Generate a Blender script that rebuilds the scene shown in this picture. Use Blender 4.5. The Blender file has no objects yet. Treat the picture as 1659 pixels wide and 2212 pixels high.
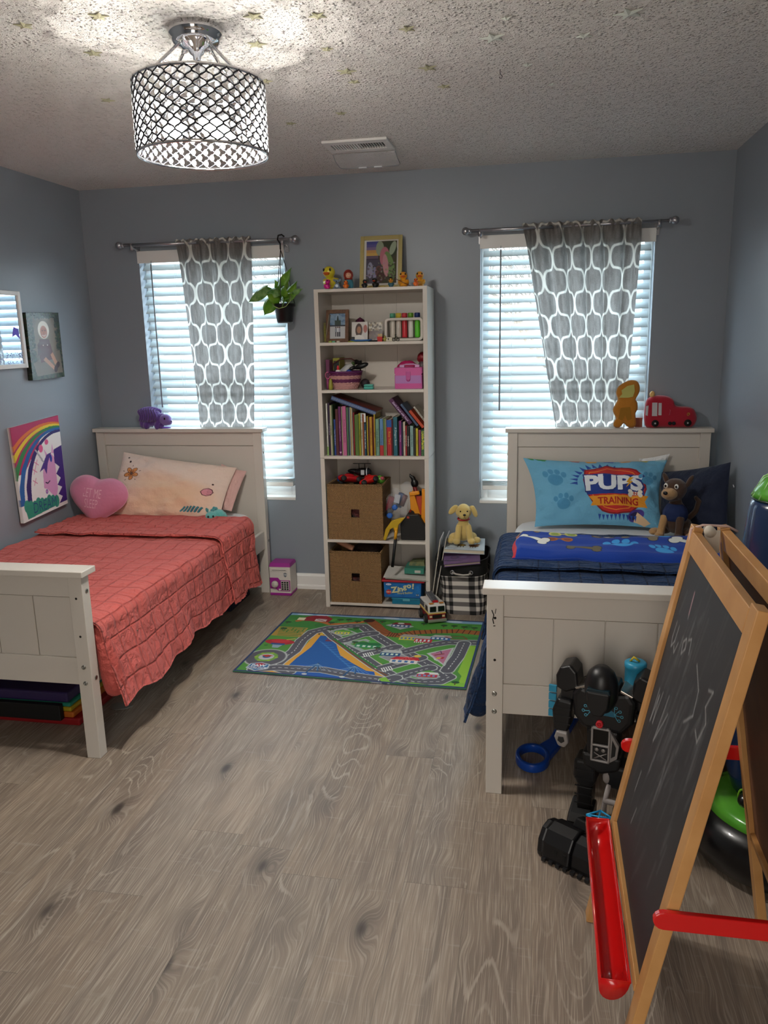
import bpy, bmesh, math, random
import numpy as np
from mathutils import Vector, Matrix
C = bpy.context.scene.collection
PI = math.pi
R = math.radians
rnd = random.Random(7)

# ---------------------------------------------------------------- camera
def make_camera():
    f = 1697.2335; cam = bpy.data.cameras.new('camera'); o = bpy.data.objects.new('camera', cam); C.objects.link(o)
    yaw, pitch, roll = 0.1896, -0.2195, -0.0229
    cy, sy = math.cos(yaw), math.sin(yaw)
    fwd = Vector((-sy*math.cos(pitch), cy*math.cos(pitch), math.sin(pitch)))
    right = Vector((cy, sy, 0)); up = right.cross(fwd)
    r2 = math.cos(roll)*right + math.sin(roll)*up; u2 = -math.sin(roll)*right + math.cos(roll)*up
    m = Matrix((r2, u2, -fwd)).transposed().to_4x4()
    m.translation = Vector((0.5247, -4.586, 1.5473))
    o.matrix_world = m
    cam.sensor_fit = 'HORIZONTAL'; cam.sensor_width = 36; cam.lens = f/1659*36; cam.clip_start = .02
    bpy.context.scene.camera = o
make_camera()

# ---------------------------------------------------------------- light and exposure
SKY = 2.9; WINL = 34.0; BULB = 118.0
sc = bpy.context.scene
sc.view_settings.view_transform = 'Standard'; sc.view_settings.look = 'None'
sc.view_settings.gamma = 1; sc.view_settings.use_curve_mapping = False
sc.view_settings.exposure = 0.55
w = bpy.data.worlds.new('sky'); sc.world = w; w.use_nodes = True
nt = w.node_tree; bg = nt.nodes['Background']
tc = nt.nodes.new('ShaderNodeTexCoord'); sp = nt.nodes.new('ShaderNodeSeparateXYZ'); rp = nt.nodes.new('ShaderNodeValToRGB')
nt.links.new(tc.outputs['Generated'], sp.inputs[0]); nt.links.new(sp.outputs['Z'], rp.inputs[0]); nt.links.new(rp.outputs[0], bg.inputs[0])
e = rp.color_ramp.elements; e[0].position = 0.0; e[0].color = (.42, .46, .47, 1); e[1].position = .25; e[1].color = (.82, .93, 1, 1)
bg.inputs[1].default_value = SKY
def area_light(name, loc, rot, sx, sy, power, col):
    l = bpy.data.lights.new(name, 'AREA'); l.shape = 'RECTANGLE'; l.size = sx; l.size_y = sy; l.energy = power; l.color = col
    o = bpy.data.objects.new(name, l); C.objects.link(o); o.location = loc; o.rotation_euler = rot; return o
# daylight entering by the two windows (outside the glass, pointing into the room)
area_light('daylight', (-1.365, .34, 1.33), (R(90), 0, R(180)), .95, 1.5, WINL, (.70, .88, 1))
area_light('daylight', (.685, .34, 1.33), (R(90), 0, R(180)), .95, 1.5, WINL, (.70, .88, 1))
# daylight and hall light reaching in through the open doorway behind the camera
area_light('doorway_light', (.2, -5.30, 1.2), (R(90), 0, 0), .85, 1.9, 10.0, (1, .74, .50))

# ---------------------------------------------------------------- materials
def lin(c):
    if isinstance(c, str): c = [int(c[i:i+2], 16)/255 for i in (0, 2, 4)]
    return tuple((v/12.92 if v <= .04045 else ((v+.055)/1.055)**2.4) for v in c[:3])
MATS = {}
def mat(name, col='ffffff', rough=.5, metal=0, bump=None, vary=None, sheen=0, trans=0, ior=1.45, emit=None, coat=0, attr=None, alpha=1, transl=0, spec=.5):
    if name in MATS: return MATS[name]
    m = bpy.data.materials.new(name); m.use_nodes = True; nt = m.node_tree; b = nt.nodes['Principled BSDF']
    b.inputs['Roughness'].default_value = rough; b.inputs['Metallic'].default_value = metal
    b.inputs['Specular IOR Level'].default_value = spec
    b.inputs['Base Color'].default_value = (*lin(col), 1)
    b.inputs['Transmission Weight'].default_value = trans; b.inputs['IOR'].default_value = ior
    b.inputs['Coat Weight'].default_value = coat; b.inputs['Alpha'].default_value = alpha
    if sheen: b.inputs['Sheen Weight'].default_value = sheen; b.inputs['Sheen Roughness'].default_value = .5
    if emit: b.inputs['Emission Color'].default_value = (*lin(emit[0]), 1); b.inputs['Emission Strength'].default_value = emit[1]
    src = None
    if attr:
        a = nt.nodes.new('ShaderNodeAttribute'); a.attribute_name = attr; src = a.outputs['Color']; nt.links.new(src, b.inputs['Base Color'])
    tc = None
    if bump or vary: tc = nt.nodes.new('ShaderNodeTexCoord')
    if vary:   # (scale, other colour, amount)
        n = nt.nodes.new('ShaderNodeTexNoise'); n.inputs['Scale'].default_value = vary[0]; n.inputs['Detail'].default_value = 4
        nt.links.new(tc.outputs['Object'], n.inputs['Vector'])
        mx = nt.nodes.new('ShaderNodeMix'); mx.data_type = 'RGBA'
        mr = nt.nodes.new('ShaderNodeMapRange'); mr.inputs[1].default_value = .35; mr.inputs[2].default_value = .65; mr.inputs[4].default_value = vary[2]
        nt.links.new(n.outputs[0], mr.inputs[0]); nt.links.new(mr.outputs[0], mx.inputs[0])
        mx.inputs[6].default_value = (*lin(col), 1); mx.inputs[7].default_value = (*lin(vary[1]), 1)
        if src: nt.links.new(src, mx.inputs[6])
        nt.links.new(mx.outputs[2], b.inputs['Base Color'])
    if bump:   # (scale, strength, distance)
        n = nt.nodes.new('ShaderNodeTexNoise'); n.inputs['Scale'].default_value = bump[0]; n.inputs['Detail'].default_value = 3
        nt.links.new(tc.outputs['Object'], n.inputs['Vector'])
        bp = nt.nodes.new('ShaderNodeBump'); bp.inputs['Strength'].default_value = bump[1]; bp.inputs['Distance'].default_value = bump[2]
        nt.links.new(n.outputs[0], bp.inputs['Height']); nt.links.new(bp.outputs[0], b.inputs['Normal'])
    if transl:
        t = nt.nodes.new('ShaderNodeBsdfTranslucent'); ms = nt.nodes.new('ShaderNodeMixShader'); ms.inputs[0].default_value = transl
        t.inputs[0].default_value = (*lin(col), 1)
        if src: nt.links.new(src, t.inputs[0])
        nt.links.new(b.outputs[0], ms.inputs[1]); nt.links.new(t.outputs[0], ms.inputs[2])
        nt.links.new(ms.outputs[0], nt.nodes['Material Output'].inputs[0])
    MATS[name] = m; return m
def plain(col, rough=.5, **k):
    return mat('paint_%s_%d' % (col, int(rough*100)), col, rough, **k)
def felt(col): return mat('plush_'+col, col, .95, sheen=.35, bump=(420, .5, .004), vary=(60, 'ffffff', .05))
PRINT = mat('printed_card', 'ffffff', .45, attr='Col')
PRINTF = mat('printed_fabric', 'ffffff', .9, attr='Col', bump=(90, .35, .01), sheen=.1)
PRINTG = mat('printed_gloss', 'ffffff', .2, attr='Col')

def floor_material():
    m = bpy.data.materials.new('oak_plank_vinyl'); m.use_nodes = True; nt = m.node_tree; N = nt.nodes; L = nt.links; b = N['Principled BSDF']
    def nd(t, **k):
        n = N.new(t)
        for a, v in k.items(): setattr(n, a, v)
        return n
    def mth(op, a, b_=None, c=None):
        n = nd('ShaderNodeMath', operation=op)
        for i, v in enumerate((a, b_, c)):
            if v is None: continue
            if isinstance(v, (int, float)): n.inputs[i].default_value = v
            else: L.new(v, n.inputs[i])
        return n.outputs[0]
    def mix(f, a, b_, blend='MIX'):
        n = nd('ShaderNodeMix', data_type='RGBA', blend_type=blend)
        for i, v in ((0, f), (6, a), (7, b_)):
            if isinstance(v, (int, float)): n.inputs[i].default_value = v
            elif isinstance(v, str): n.inputs[i].default_value = (*lin(v), 1)
            else: L.new(v, n.inputs[i])
        return n.outputs[2]
    def rng(v, a, b_, c, d, smooth=False):
        n = nd('ShaderNodeMapRange'); L.new(v, n.inputs[0])
        if smooth: n.interpolation_type = 'SMOOTHSTEP'
        for i, x in enumerate((a, b_, c, d)): n.inputs[i+1].default_value = x
        return n.outputs[0]
    def comb(x, y, z):
        n = nd('ShaderNodeCombineXYZ')
        for i, v in enumerate((x, y, z)):
            if isinstance(v, (int, float)): n.inputs[i].default_value = v
            else: L.new(v, n.inputs[i])
        return n.outputs[0]
    def noise(vec, scale, detail=3, dist=0.):
        n = nd('ShaderNodeTexNoise'); L.new(vec, n.inputs['Vector']); n.inputs['Scale'].default_value = scale; n.inputs['Detail'].default_value = detail
        n.inputs['Distortion'].default_value = dist; return n.outputs[0]
    def white(v):
        n = nd('ShaderNodeTexWhiteNoise', noise_dimensions='1D'); L.new(v, n.inputs['W']); return n.outputs[0]
    tc = nd('ShaderNodeTexCoord'); s = nd('ShaderNodeSeparateXYZ'); L.new(tc.outputs['Object'], s.inputs[0])
    X, Y = s.outputs[0], s.outputs[1]
    PW, PL = .182, 1.22
    xi = mth('FLOOR', mth('DIVIDE', X, PW)); off = mth('MULTIPLY', white(xi), PL)
    yl = mth('DIVIDE', mth('ADD', Y, off), PL); yi = mth('FLOOR', yl)
    pid = mth('ADD', mth('MULTIPLY', xi, 17.3), mth('MULTIPLY', yi, 5.71)); rv = white(pid); rv2 = white(mth('ADD', pid, 31.7))
    # shifted coordinates per plank
    px = mth('ADD', X, mth('MULTIPLY', rv, 13.0)); py = mth('ADD', Y, mth('MULTIPLY', rv2, 9.0))
    # knots push the grain aside
    kn = nd('ShaderNodeTexVoronoi'); L.new(comb(mth('MULTIPLY', px, 5.6), mth('MULTIPLY', py, 2.6), rv), kn.inputs['Vector']); kn.inputs['Scale'].default_value = 1.0
    kd = kn.outputs['Distance']; knot = rng(kd, 0.03, .36, 1, 0, True); core = rng(kd, .03, .13, 1, 0, True)
    warp = noise(comb(mth('MULTIPLY', px, 5), mth('MULTIPLY', py, 1.1), 0.), 1.0, 3, .4)
    gx = mth('ADD', px, mth('ADD', mth('MULTIPLY', warp, .07), mth('MULTIPLY', knot, .045)))
    # fine pores along the plank
    fine = noise(comb(mth('MULTIPLY', gx, 290), mth('MULTIPLY', py, 6.5), 0.), 1.0, 4, .15)
    med = noise(comb(mth('MULTIPLY', gx, 34), mth('MULTIPLY', py, 1.3), 3.), 1.0, 4, .6)
    broad = noise(comb(mth('MULTIPLY', px, 6), mth('MULTIPLY', py, 1.2), 9.), 1.0, 3, .8)
    # cathedral figure: contours of a slowly varying field
    field = noise(comb(mth('MULTIPLY', px, 4.5), mth('MULTIPLY', py, .85), 5.), 1.0, 1.5, .25)
    ring = mth('SINE', mth('ADD', mth('MULTIPLY', field, 150), mth('MULTIPLY', fine, 2.6)))
    light = rng(ring, .80, 1, 0, 1, True)
    figmask = rng(broad, .45, .66, 0, 1, True)
    c = mix(rng(rv, 0, 1, 0, 1), '95826f', 'a49280')
    c = mix(rng(rv2, 0, 1, 0, .35), c, '918c85')
    c = mix(rng(broad, .35, .65, .0, .8), c, '776a5e')
    c = mix(rng(med, .42, .7, 0, .6), c, '6b5f56')
    c = mix(rng(fine, .50, .66, .0, .50), c, 'bfb1a0'); c = mix(rng(fine, .50, .34, 0, .42), c, '6d6056')
    c = mix(mth('MULTIPLY', mth('MULTIPLY', light, figmask), .42), c, 'c8bbab')
    c = mix(mth('MULTIPLY', knot, .50), c, '564b43'); c = mix(mth('MULTIPLY', core, .85), c, '2e2723')
    # saw marks across
    sm = noise(comb(mth('MULTIPLY', px, 7), mth('MULTIPLY', py, 60), 2.), 1.0, 2, 0)
    c = mix(mth('MULTIPLY', rng(sm, .62, .75, 0, 1), rng(broad, .5, .6, .3, 0)), c, 'b0a79c')
    # plank joints
    fx = mth('FRACT', mth('DIVIDE', X, PW)); fy = mth('FRACT', yl)
    jx = mth('MINIMUM', fx, mth('SUBTRACT', 1.0, fx)); jy = mth('MINIMUM', fy, mth('SUBTRACT', 1.0, fy))
    j = mth('MAXIMUM', rng(jx, 0, .006, .55, 0), rng(jy, 0, .0012, .55, 0))
    c = mix(j, c, '3e3732')
    L.new(c, b.inputs['Base Color'])
    L.new(rng(fine, .3, .7, .42, .56), b.inputs['Roughness'])
    bp = nd('ShaderNodeBump'); bp.inputs['Strength'].default_value = .25; bp.inputs['Distance'].default_value = .002
    L.new(mth('SUBTRACT', fine, j), bp.inputs['Height']); L.new(bp.outputs[0], b.inputs['Normal'])
    return m

def ceiling_material():
    m = bpy.data.materials.new('popcorn_plaster'); m.use_nodes = True; nt = m.node_tree; N = nt.nodes; L = nt.links; b = N['Principled BSDF']
    tc = N.new('ShaderNodeTexCoord')
    n2 = N.new('ShaderNodeTexNoise'); n2.inputs['Scale'].default_value = 240; n2.inputs['Detail'].default_value = 3; L.new(tc.outputs['Object'], n2.inputs['Vector'])
    n1 = N.new('ShaderNodeTexNoise'); n1.inputs['Scale'].default_value = 26; n1.inputs['Detail'].default_value = 2; L.new(tc.outputs['Object'], n1.inputs['Vector'])
    sm = None
    for sc_, th in ((62, .32), (115, .26)):
        v = N.new('ShaderNodeTexVoronoi'); v.inputs['Scale'].default_value = sc_; L.new(tc.outputs['Object'], v.inputs['Vector'])
        sp = N.new('ShaderNodeSeparateColor'); L.new(v.outputs['Color'], sp.inputs[0])
        th_ = N.new('ShaderNodeMath'); th_.operation = 'MULTIPLY_ADD'; L.new(sp.outputs[0], th_.inputs[0]); th_.inputs[1].default_value = .38; th_.inputs[2].default_value = th-.16
        mr = N.new('ShaderNodeMapRange'); mr.interpolation_type = 'SMOOTHSTEP'; L.new(v.outputs['Distance'], mr.inputs[0]); L.new(th_.outputs[0], mr.inputs[2]); mr.inputs[1].default_value = 0; mr.inputs[3].default_value = 1; mr.inputs[4].default_value = 0
        if sm is None: sm = mr.outputs[0]
        else:
            q = N.new('ShaderNodeMath'); q.operation = 'MAXIMUM'; L.new(sm, q.inputs[0]); L.new(mr.outputs[0], q.inputs[1]); sm = q.outputs[0]
    ad = N.new('ShaderNodeMath'); ad.operation = 'MULTIPLY_ADD'; ad.inputs[1].default_value = .35; L.new(n2.outputs[0], ad.inputs[0]); L.new(sm, ad.inputs[2])
    ad2 = N.new('ShaderNodeMath'); ad2.operation = 'MULTIPLY_ADD'; ad2.inputs[1].default_value = .8; L.new(n1.outputs[0], ad2.inputs[0]); L.new(ad.outputs[0], ad2.inputs[2])
    bp = N.new('ShaderNodeBump'); bp.inputs['Strength'].default_value = 1; bp.inputs['Distance'].default_value = .011
    L.new(ad2.outputs[0], bp.inputs['Height']); L.new(bp.outputs[0], b.inputs['Normal'])
    b.inputs['Base Color'].default_value = (*lin('e6e2dc'), 1)
    b.inputs['Roughness'].default_value = .9
    return m

WALLP = mat('blue_grey_wall_paint', '8b929a', .38, bump=(55, .12, .003), vary=(1.3, '868d95', .5))
WHITE = mat('white_lacquer', 'cdc6bc', .35, bump=(14, .03, .004))
WHITE2 = mat('white_trim_paint', 'e4e2de', .35)
BLINDM = mat('white_blind_slat', 'c8d2d5', .4, transl=.09)
CHROME = mat('chrome', 'e8e8ea', .06, 1)
STEEL = mat('brushed_nickel', 'b4b4b8', .28, 1)
BLACK = mat('black_plastic', '0c0c0e', .35)
WOOD = mat('pine_wood', 'c08f58', .4, vary=(9, 'a87742', .8), bump=(40, .08, .002))
GLASS = mat('clear_glass', 'ffffff', .02, trans=1, ior=1.1)

# ---------------------------------------------------------------- mesh tools
class MB:
    def __init__(s): s.v = []; s.f = []; s.m = []; s.sm = []
    def add(s, vs, fs, mi=0, smooth=False, M=None):
        o = len(s.v)
        for v in vs: s.v.append(tuple(M @ Vector(v)) if M is not None else tuple(v))
        for f in fs: s.f.append([i+o for i in f]); s.m.append(mi); s.sm.append(smooth)
        return s
    def box(s, a, b, mi=0, M=None):
        x0, y0, z0 = [min(p, q) for p, q in zip(a, b)]; x1, y1, z1 = [max(p, q) for p, q in zip(a, b)]
        vs = [(x, y, z) for x in (x0, x1) for y in (y0, y1) for z in (z0, z1)]
        return s.add(vs, [(0, 1, 3, 2), (4, 6, 7, 5), (0, 4, 5, 1), (2, 3, 7, 6), (0, 2, 6, 4), (1, 5, 7, 3)], mi, False, M)
    def hexa(s, P, mi=0):   # 8 points: bottom ring 4, top ring 4
        return s.add(P, [(3, 2, 1, 0), (4, 5, 6, 7), (0, 1, 5, 4), (1, 2, 6, 5), (2, 3, 7, 6), (3, 0, 4, 7)], mi)
    def tube(s, pts, r, n=8, mi=0, caps=True, closed=False, M=None, flat=1.0):
        pts = [Vector(p) for p in pts]; k = len(pts); rr = r if hasattr(r, '__len__') else [r]*k
        vs = []; t0 = None; up = None
        for i, p in enumerate(pts):
            if closed: t = pts[(i+1) % k]-pts[i-1]
            else: t = pts[min(i+1, k-1)]-pts[max(i-1, 0)]
            if t.length < 1e-9: t = Vector((0, 0, 1))
            t.normalize()
            if up is None:
                up = Vector((0, 0, 1)) if abs(t.z) < .9 else Vector((1, 0, 0))
            u = (up-t*up.dot(t)); u.normalize(); up = u; w_ = t.cross(u)
            for j in range(n):
                a = 2*PI*j/n; vs.append(p+u*(math.cos(a)*rr[i]*flat)+w_*(math.sin(a)*rr[i]))
        fs = []
        for i in range(k if closed else k-1):
            for j in range(n):
                a = i*n+j; b_ = i*n+(j+1) % n; i2 = (i+1) % k
                fs.append((a, b_, i2*n+(j+1) % n, i2*n+j))
        if caps and not closed: fs += [tuple(range(n))[::-1], tuple((k-1)*n+j for j in range(n))]
        return s.add(vs, fs, mi, True, M)
    def lathe(s, prof, n=24, mi=0, M=None, smooth=True, c=(0, 0, 0)):
        vs = []; k = len(prof)
        for r_, z in prof:
            for j in range(n): a = 2*PI*j/n; vs.append((c[0]+r_*math.cos(a), c[1]+r_*math.sin(a), c[2]+z))
        fs = [(i*n+j, i*n+(j+1) % n, (i+1)*n+(j+1) % n, (i+1)*n+j) for i in range(k-1) for j in range(n)]
        if prof[0][0] > 1e-6: fs.append(tuple(range(n))[::-1])
        if prof[-1][0] > 1e-6: fs.append(tuple((k-1)*n+j for j in range(n)))
        return s.add(vs, fs, mi, smooth, M)
    def ell(s, c, r, n=16, mi=0, M=None, rot=None):
        r = (r, r, r) if not hasattr(r, '__len__') else r
        vs = []; m_ = n//2
        for i in range(m_+1):
            th = PI*i/m_
            for j in range(n):
                a = 2*PI*j/n; v = Vector((r[0]*math.sin(th)*math.cos(a), r[1]*math.sin(th)*math.sin(a), r[2]*math.cos(th)))
                if rot is not None: v = rot @ v
                vs.append(v+Vector(c))
        fs = [(i*n+j, (i+1)*n+j, (i+1)*n+(j+1) % n, i*n+(j+1) % n) for i in range(m_) for j in range(n)]
        return s.add(vs, fs, mi, True, M)
    def prism(s, poly, a, b, axis='z', mi=0, M=None, smooth=False):   # poly 2D, extruded between a and b along an axis
        n = len(poly)
        def P(p, h): return {'z': (p[0], p[1], h), 'y': (p[0], h, p[1]), 'x': (h, p[0], p[1])}[axis]
        vs = [P(p, a) for p in poly]+[P(p, b) for p in poly]
        s.add(vs, [tuple(range(n))[::-1], tuple(range(n, 2*n))], mi, False, M)
        o = len(s.v)-2*n
        for i in range(n):
            s.f.append([o+i, o+(i+1) % n, o+n+(i+1) % n, o+n+i]); s.m.append(mi); s.sm.append(smooth)
        return s
    def build(s, name, mats, parent=None, bevel=0, loc=None, subs=0, seg=2):
        me = bpy.data.meshes.new(name); me.from_pydata([tuple(v) for v in s.v], [], s.f)
        mats = mats if isinstance(mats, (list, tuple)) else [mats]
        for m_ in mats: me.materials.append(m_)
        me.polygons.foreach_set('material_index', s.m); me.polygons.foreach_set('use_smooth', s.sm); me.update()
        bm = bmesh.new(); bm.from_mesh(me); bmesh.ops.recalc_face_normals(bm, faces=bm.faces); bm.to_mesh(me); bm.free()
        o = bpy.data.objects.new(name, me); C.objects.link(o)
        if parent is not None: o.parent = parent
        if loc is not None: o.location = loc
        if bevel:
            b = o.modifiers.new('bevel', 'BEVEL'); b.width = bevel; b.segments = seg; b.limit_method = 'ANGLE'; b.angle_limit = R(40)
        if subs: b = o.modifiers.new('sub', 'SUBSURF'); b.levels = subs; b.render_levels = subs
        return o
def blob(name, parts, m, parent=None, vox=.006, smooth=6):
    """soft body: ellipsoids and tubes fused to one continuous surface"""
    b = MB()
    for p in parts:
        if p[0] == 't': b.tube(p[1], p[2], n=12)
        else:
            rot = Matrix.Rotation(0, 3, 'X') if len(p) < 3 else (Matrix.Rotation(p[2][2], 3, 'Z') @ Matrix.Rotation(p[2][1], 3, 'Y') @ Matrix.Rotation(p[2][0], 3, 'X'))
            b.ell(p[0], p[1], 14, rot=rot)
    o = b.build(name, m, parent)
    r_ = o.modifiers.new('fuse', 'REMESH'); r_.mode = 'VOXEL'; r_.voxel_size = vox; r_.use_smooth_shade = True
    if smooth: q = o.modifiers.new('soft', 'SMOOTH'); q.iterations = smooth; q.factor = .5
    return o
def tag(o, label=None, cat=None, group=None, kind=None):
    if label: o['label'] = label
    if cat: o['category'] = cat
    if group: o['group'] = group
    if kind: o['kind'] = kind
    return o
def struct(o): o['kind'] = 'structure'; return o
def thing(name, label, cat, loc=(0, 0, 0), rz=0, group=None):
    o = bpy.data.objects.new(name, None); C.objects.link(o); o.location = loc; o.rotation_euler = (0, 0, rz); o.empty_display_size = .05
    return tag(o, label, cat, group)
def dup(root, loc=None, rz=None, label=None, group=None, scale=None):
    r_ = root.copy(); C.objects.link(r_)
    if loc is not None: r_.location = loc
    if rz is not None: r_.rotation_euler = (0, 0, rz)
    if scale is not None: r_.scale = (scale,)*3
    if label: r_['label'] = label
    if group: r_['group'] = group
    for ch in list(root.children):
        c = ch.copy(); C.objects.link(c); c.parent = r_
        for g in ch.children: d = g.copy(); C.objects.link(d); d.parent = c
    return r_

# ---------------------------------------------------------------- lettering and prints
_fc = {}
def text_tris(body, bold=0.0):
    k = (body, bold)
    if k in _fc: return _fc[k]
    cu = bpy.data.curves.new('lettering', 'FONT'); cu.body = body; cu.offset = bold; cu.resolution_u = 3; cu.align_x = 'CENTER'; cu.align_y = 'CENTER'
    o = bpy.data.objects.new('lettering', cu); C.objects.link(o)
    dg = bpy.context.evaluated_depsgraph_get(); ev = o.evaluated_get(dg); me = ev.to_mesh(); me.calc_loop_triangles()
    V = np.array([v.co[:2] for v in me.vertices]); T = np.array([t.vertices[:] for t in me.loop_triangles])
    ev.to_mesh_clear(); bpy.data.objects.remove(o); bpy.data.curves.remove(cu)
    lo = V.min(0); hi = V.max(0); V = V-(lo+hi)/2; V = V/(hi[1]-lo[1])
    _fc[k] = (V, T); return _fc[k]
def text_mesh(b, body, c, right, up, h, mi=0, bold=.01, off=None, wid=None):
    V, T = text_tris(body, bold); c = Vector(c); right = Vector(right).normalized(); up = Vector(up).normalized()
    sx = h if wid is None else wid/(V[:, 0].max()-V[:, 0].min())
    vs = [c+right*(x*sx)+up*(y*h) for x, y in V]
    b.add(vs, [tuple(int(i) for i in t) for t in T], mi); return b
class Cv:
    """a print: colours laid out on a sheet ux wide, uy high (y runs down), sampled at nx by ny mesh points"""
    def __init__(s, nx, ny, ux, uy, bg='ffffff'):
        s.nx, s.ny, s.ux, s.uy = nx, ny, ux, uy; s.A = np.empty((ny, nx, 3)); s.A[:] = s.c(bg)
        xs = np.linspace(0, ux, nx); ys = np.linspace(0, uy, ny); s.X, s.Y = np.meshgrid(xs, ys); s.px = ux/(nx-1); s.py = uy/(ny-1)
    def c(s, c): return np.array([int(c[i:i+2], 16)/255 for i in (0, 2, 4)]) if isinstance(c, str) else np.array(c)
    def bb(s, x0, x1, y0, y1):
        i0 = max(0, int(x0/s.px)-1); i1 = min(s.nx, int(x1/s.px)+3); j0 = max(0, int(y0/s.py)-1); j1 = min(s.ny, int(y1/s.py)+3)
        return slice(j0, max(j0, j1)), slice(i0, max(i0, i1))
    def put(s, sl, a, col): s.A[sl] = s.A[sl]*(1-a[..., None])+s.c(col)*a[..., None]
    def poly(s, pts, col, a=1.0):
        P = np.array(pts, float); sl = s.bb(P[:, 0].min(), P[:, 0].max(), P[:, 1].min(), P[:, 1].max()); X = s.X[sl]; Y = s.Y[sl]; ins = np.zeros(X.shape, bool)
        n = len(P)
        for i in range(n):
            x0, y0 = P[i]; x1, y1 = P[(i+1) % n]
            if y0 == y1: continue
            c = ((y0 > Y) != (y1 > Y)) & (X < (x1-x0)*(Y-y0)/(y1-y0)+x0); ins ^= c
        s.put(sl, ins*a, col); return s
    def rect(s, x0, y0, x1, y1, col, a=1.0): return s.poly([(x0, y0), (x1, y0), (x1, y1), (x0, y1)], col, a)
    def ell(s, cx, cy, rx, ry, col, rot=0, a=1.0, soft=0.08):
        r_ = max(rx, ry)*1.1; sl = s.bb(cx-r_, cx+r_, cy-r_, cy+r_); x = s.X[sl]-cx; y = s.Y[sl]-cy
        c_, s_ = math.cos(rot), math.sin(rot); d = np.sqrt(((x*c_+y*s_)/rx)**2+((-x*s_+y*c_)/ry)**2)
        s.put(sl, np.clip((1-d)/soft+.5, 0, 1)*a, col); return s
    def line(s, pts, w_, col, a=1.0, closed=False):
        P = np.array(pts, float)
        if closed: P = np.vstack([P, P[:1]])
        for i in range(len(P)-1):
            p, q = P[i], P[i+1]; sl = s.bb(min(p[0], q[0])-w_, max(p[0], q[0])+w_, min(p[1], q[1])-w_, max(p[1], q[1])+w_)
            X = s.X[sl]-p[0]; Y = s.Y[sl]-p[1]; d = q-p; L2 = max(d@d, 1e-12); t = np.clip((X*d[0]+Y*d[1])/L2, 0, 1)
            D = np.hypot(X-t*d[0], Y-t*d[1]); s.put(sl, np.clip((w_/2-D)/s.px+.5, 0, 1)*a, col)
        return s
    def text(s, body, cx, cy, h, col, rot=0, bold=.02, wid=None):
        V, T = text_tris(body, bold); sx = h if wid is None else wid/(V[:, 0].max()-V[:, 0].min())
        c_, s_ = math.cos(rot), math.sin(rot); x = V[:, 0]*sx; y = -V[:, 1]*h
        Q = np.stack([cx+x*c_-y*s_, cy+x*s_+y*c_], 1)
        for t in T:
            p, q, r_ = Q[t[0]], Q[t[1]], Q[t[2]]; sl = s.bb(min(p[0], q[0], r_[0]), max(p[0], q[0], r_[0]), min(p[1], q[1], r_[1]), max(p[1], q[1], r_[1]))
            X = s.X[sl]; Y = s.Y[sl]; e_ = []
            for a, b_ in ((p, q), (q, r_), (r_, p)): e_.append((b_[0]-a[0])*(Y-a[1])-(b_[1]-a[1])*(X-a[0]))
            ins = ((e_[0] >= 0) & (e_[1] >= 0) & (e_[2] >= 0)) | ((e_[0] <= 0) & (e_[1] <= 0) & (e_[2] <= 0)); s.put(sl, ins*1.0, col)
        return s
    def speck(s, n, cols, r0, r1, seed=1, box=None, a=.8):
        g = random.Random(seed); b_ = box or (0, 0, s.ux, s.uy)
        for _ in range(n): s.ell(g.uniform(b_[0], b_[2]), g.uniform(b_[1], b_[3]), g.uniform(r0, r1), g.uniform(r0, r1), g.choice(cols), g.uniform(0, 3), a)
        return s
def smooth_noise(nx, ny, kx, ky, seed):
    g = np.random.RandomState(int(seed*10)); a = g.rand(ky+3, kx+3)-.5
    x = np.linspace(0, kx, nx); y = np.linspace(0, ky, ny); xi = x.astype(int); yi = y.astype(int); fx = x-xi; fy = y-yi
    fx = fx*fx*(3-2*fx); fy = fy*fy*(3-2*fy)
    g00 = a[np.ix_(yi, xi)]; g10 = a[np.ix_(yi, xi+1)]; g01 = a[np.ix_(yi+1, xi)]; g11 = a[np.ix_(yi+1, xi+1)]
    return (g00*(1-fx)+g10*fx)*(1-fy[:, None])+(g01*(1-fx)+g11*fx)*fy[:, None]
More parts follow.
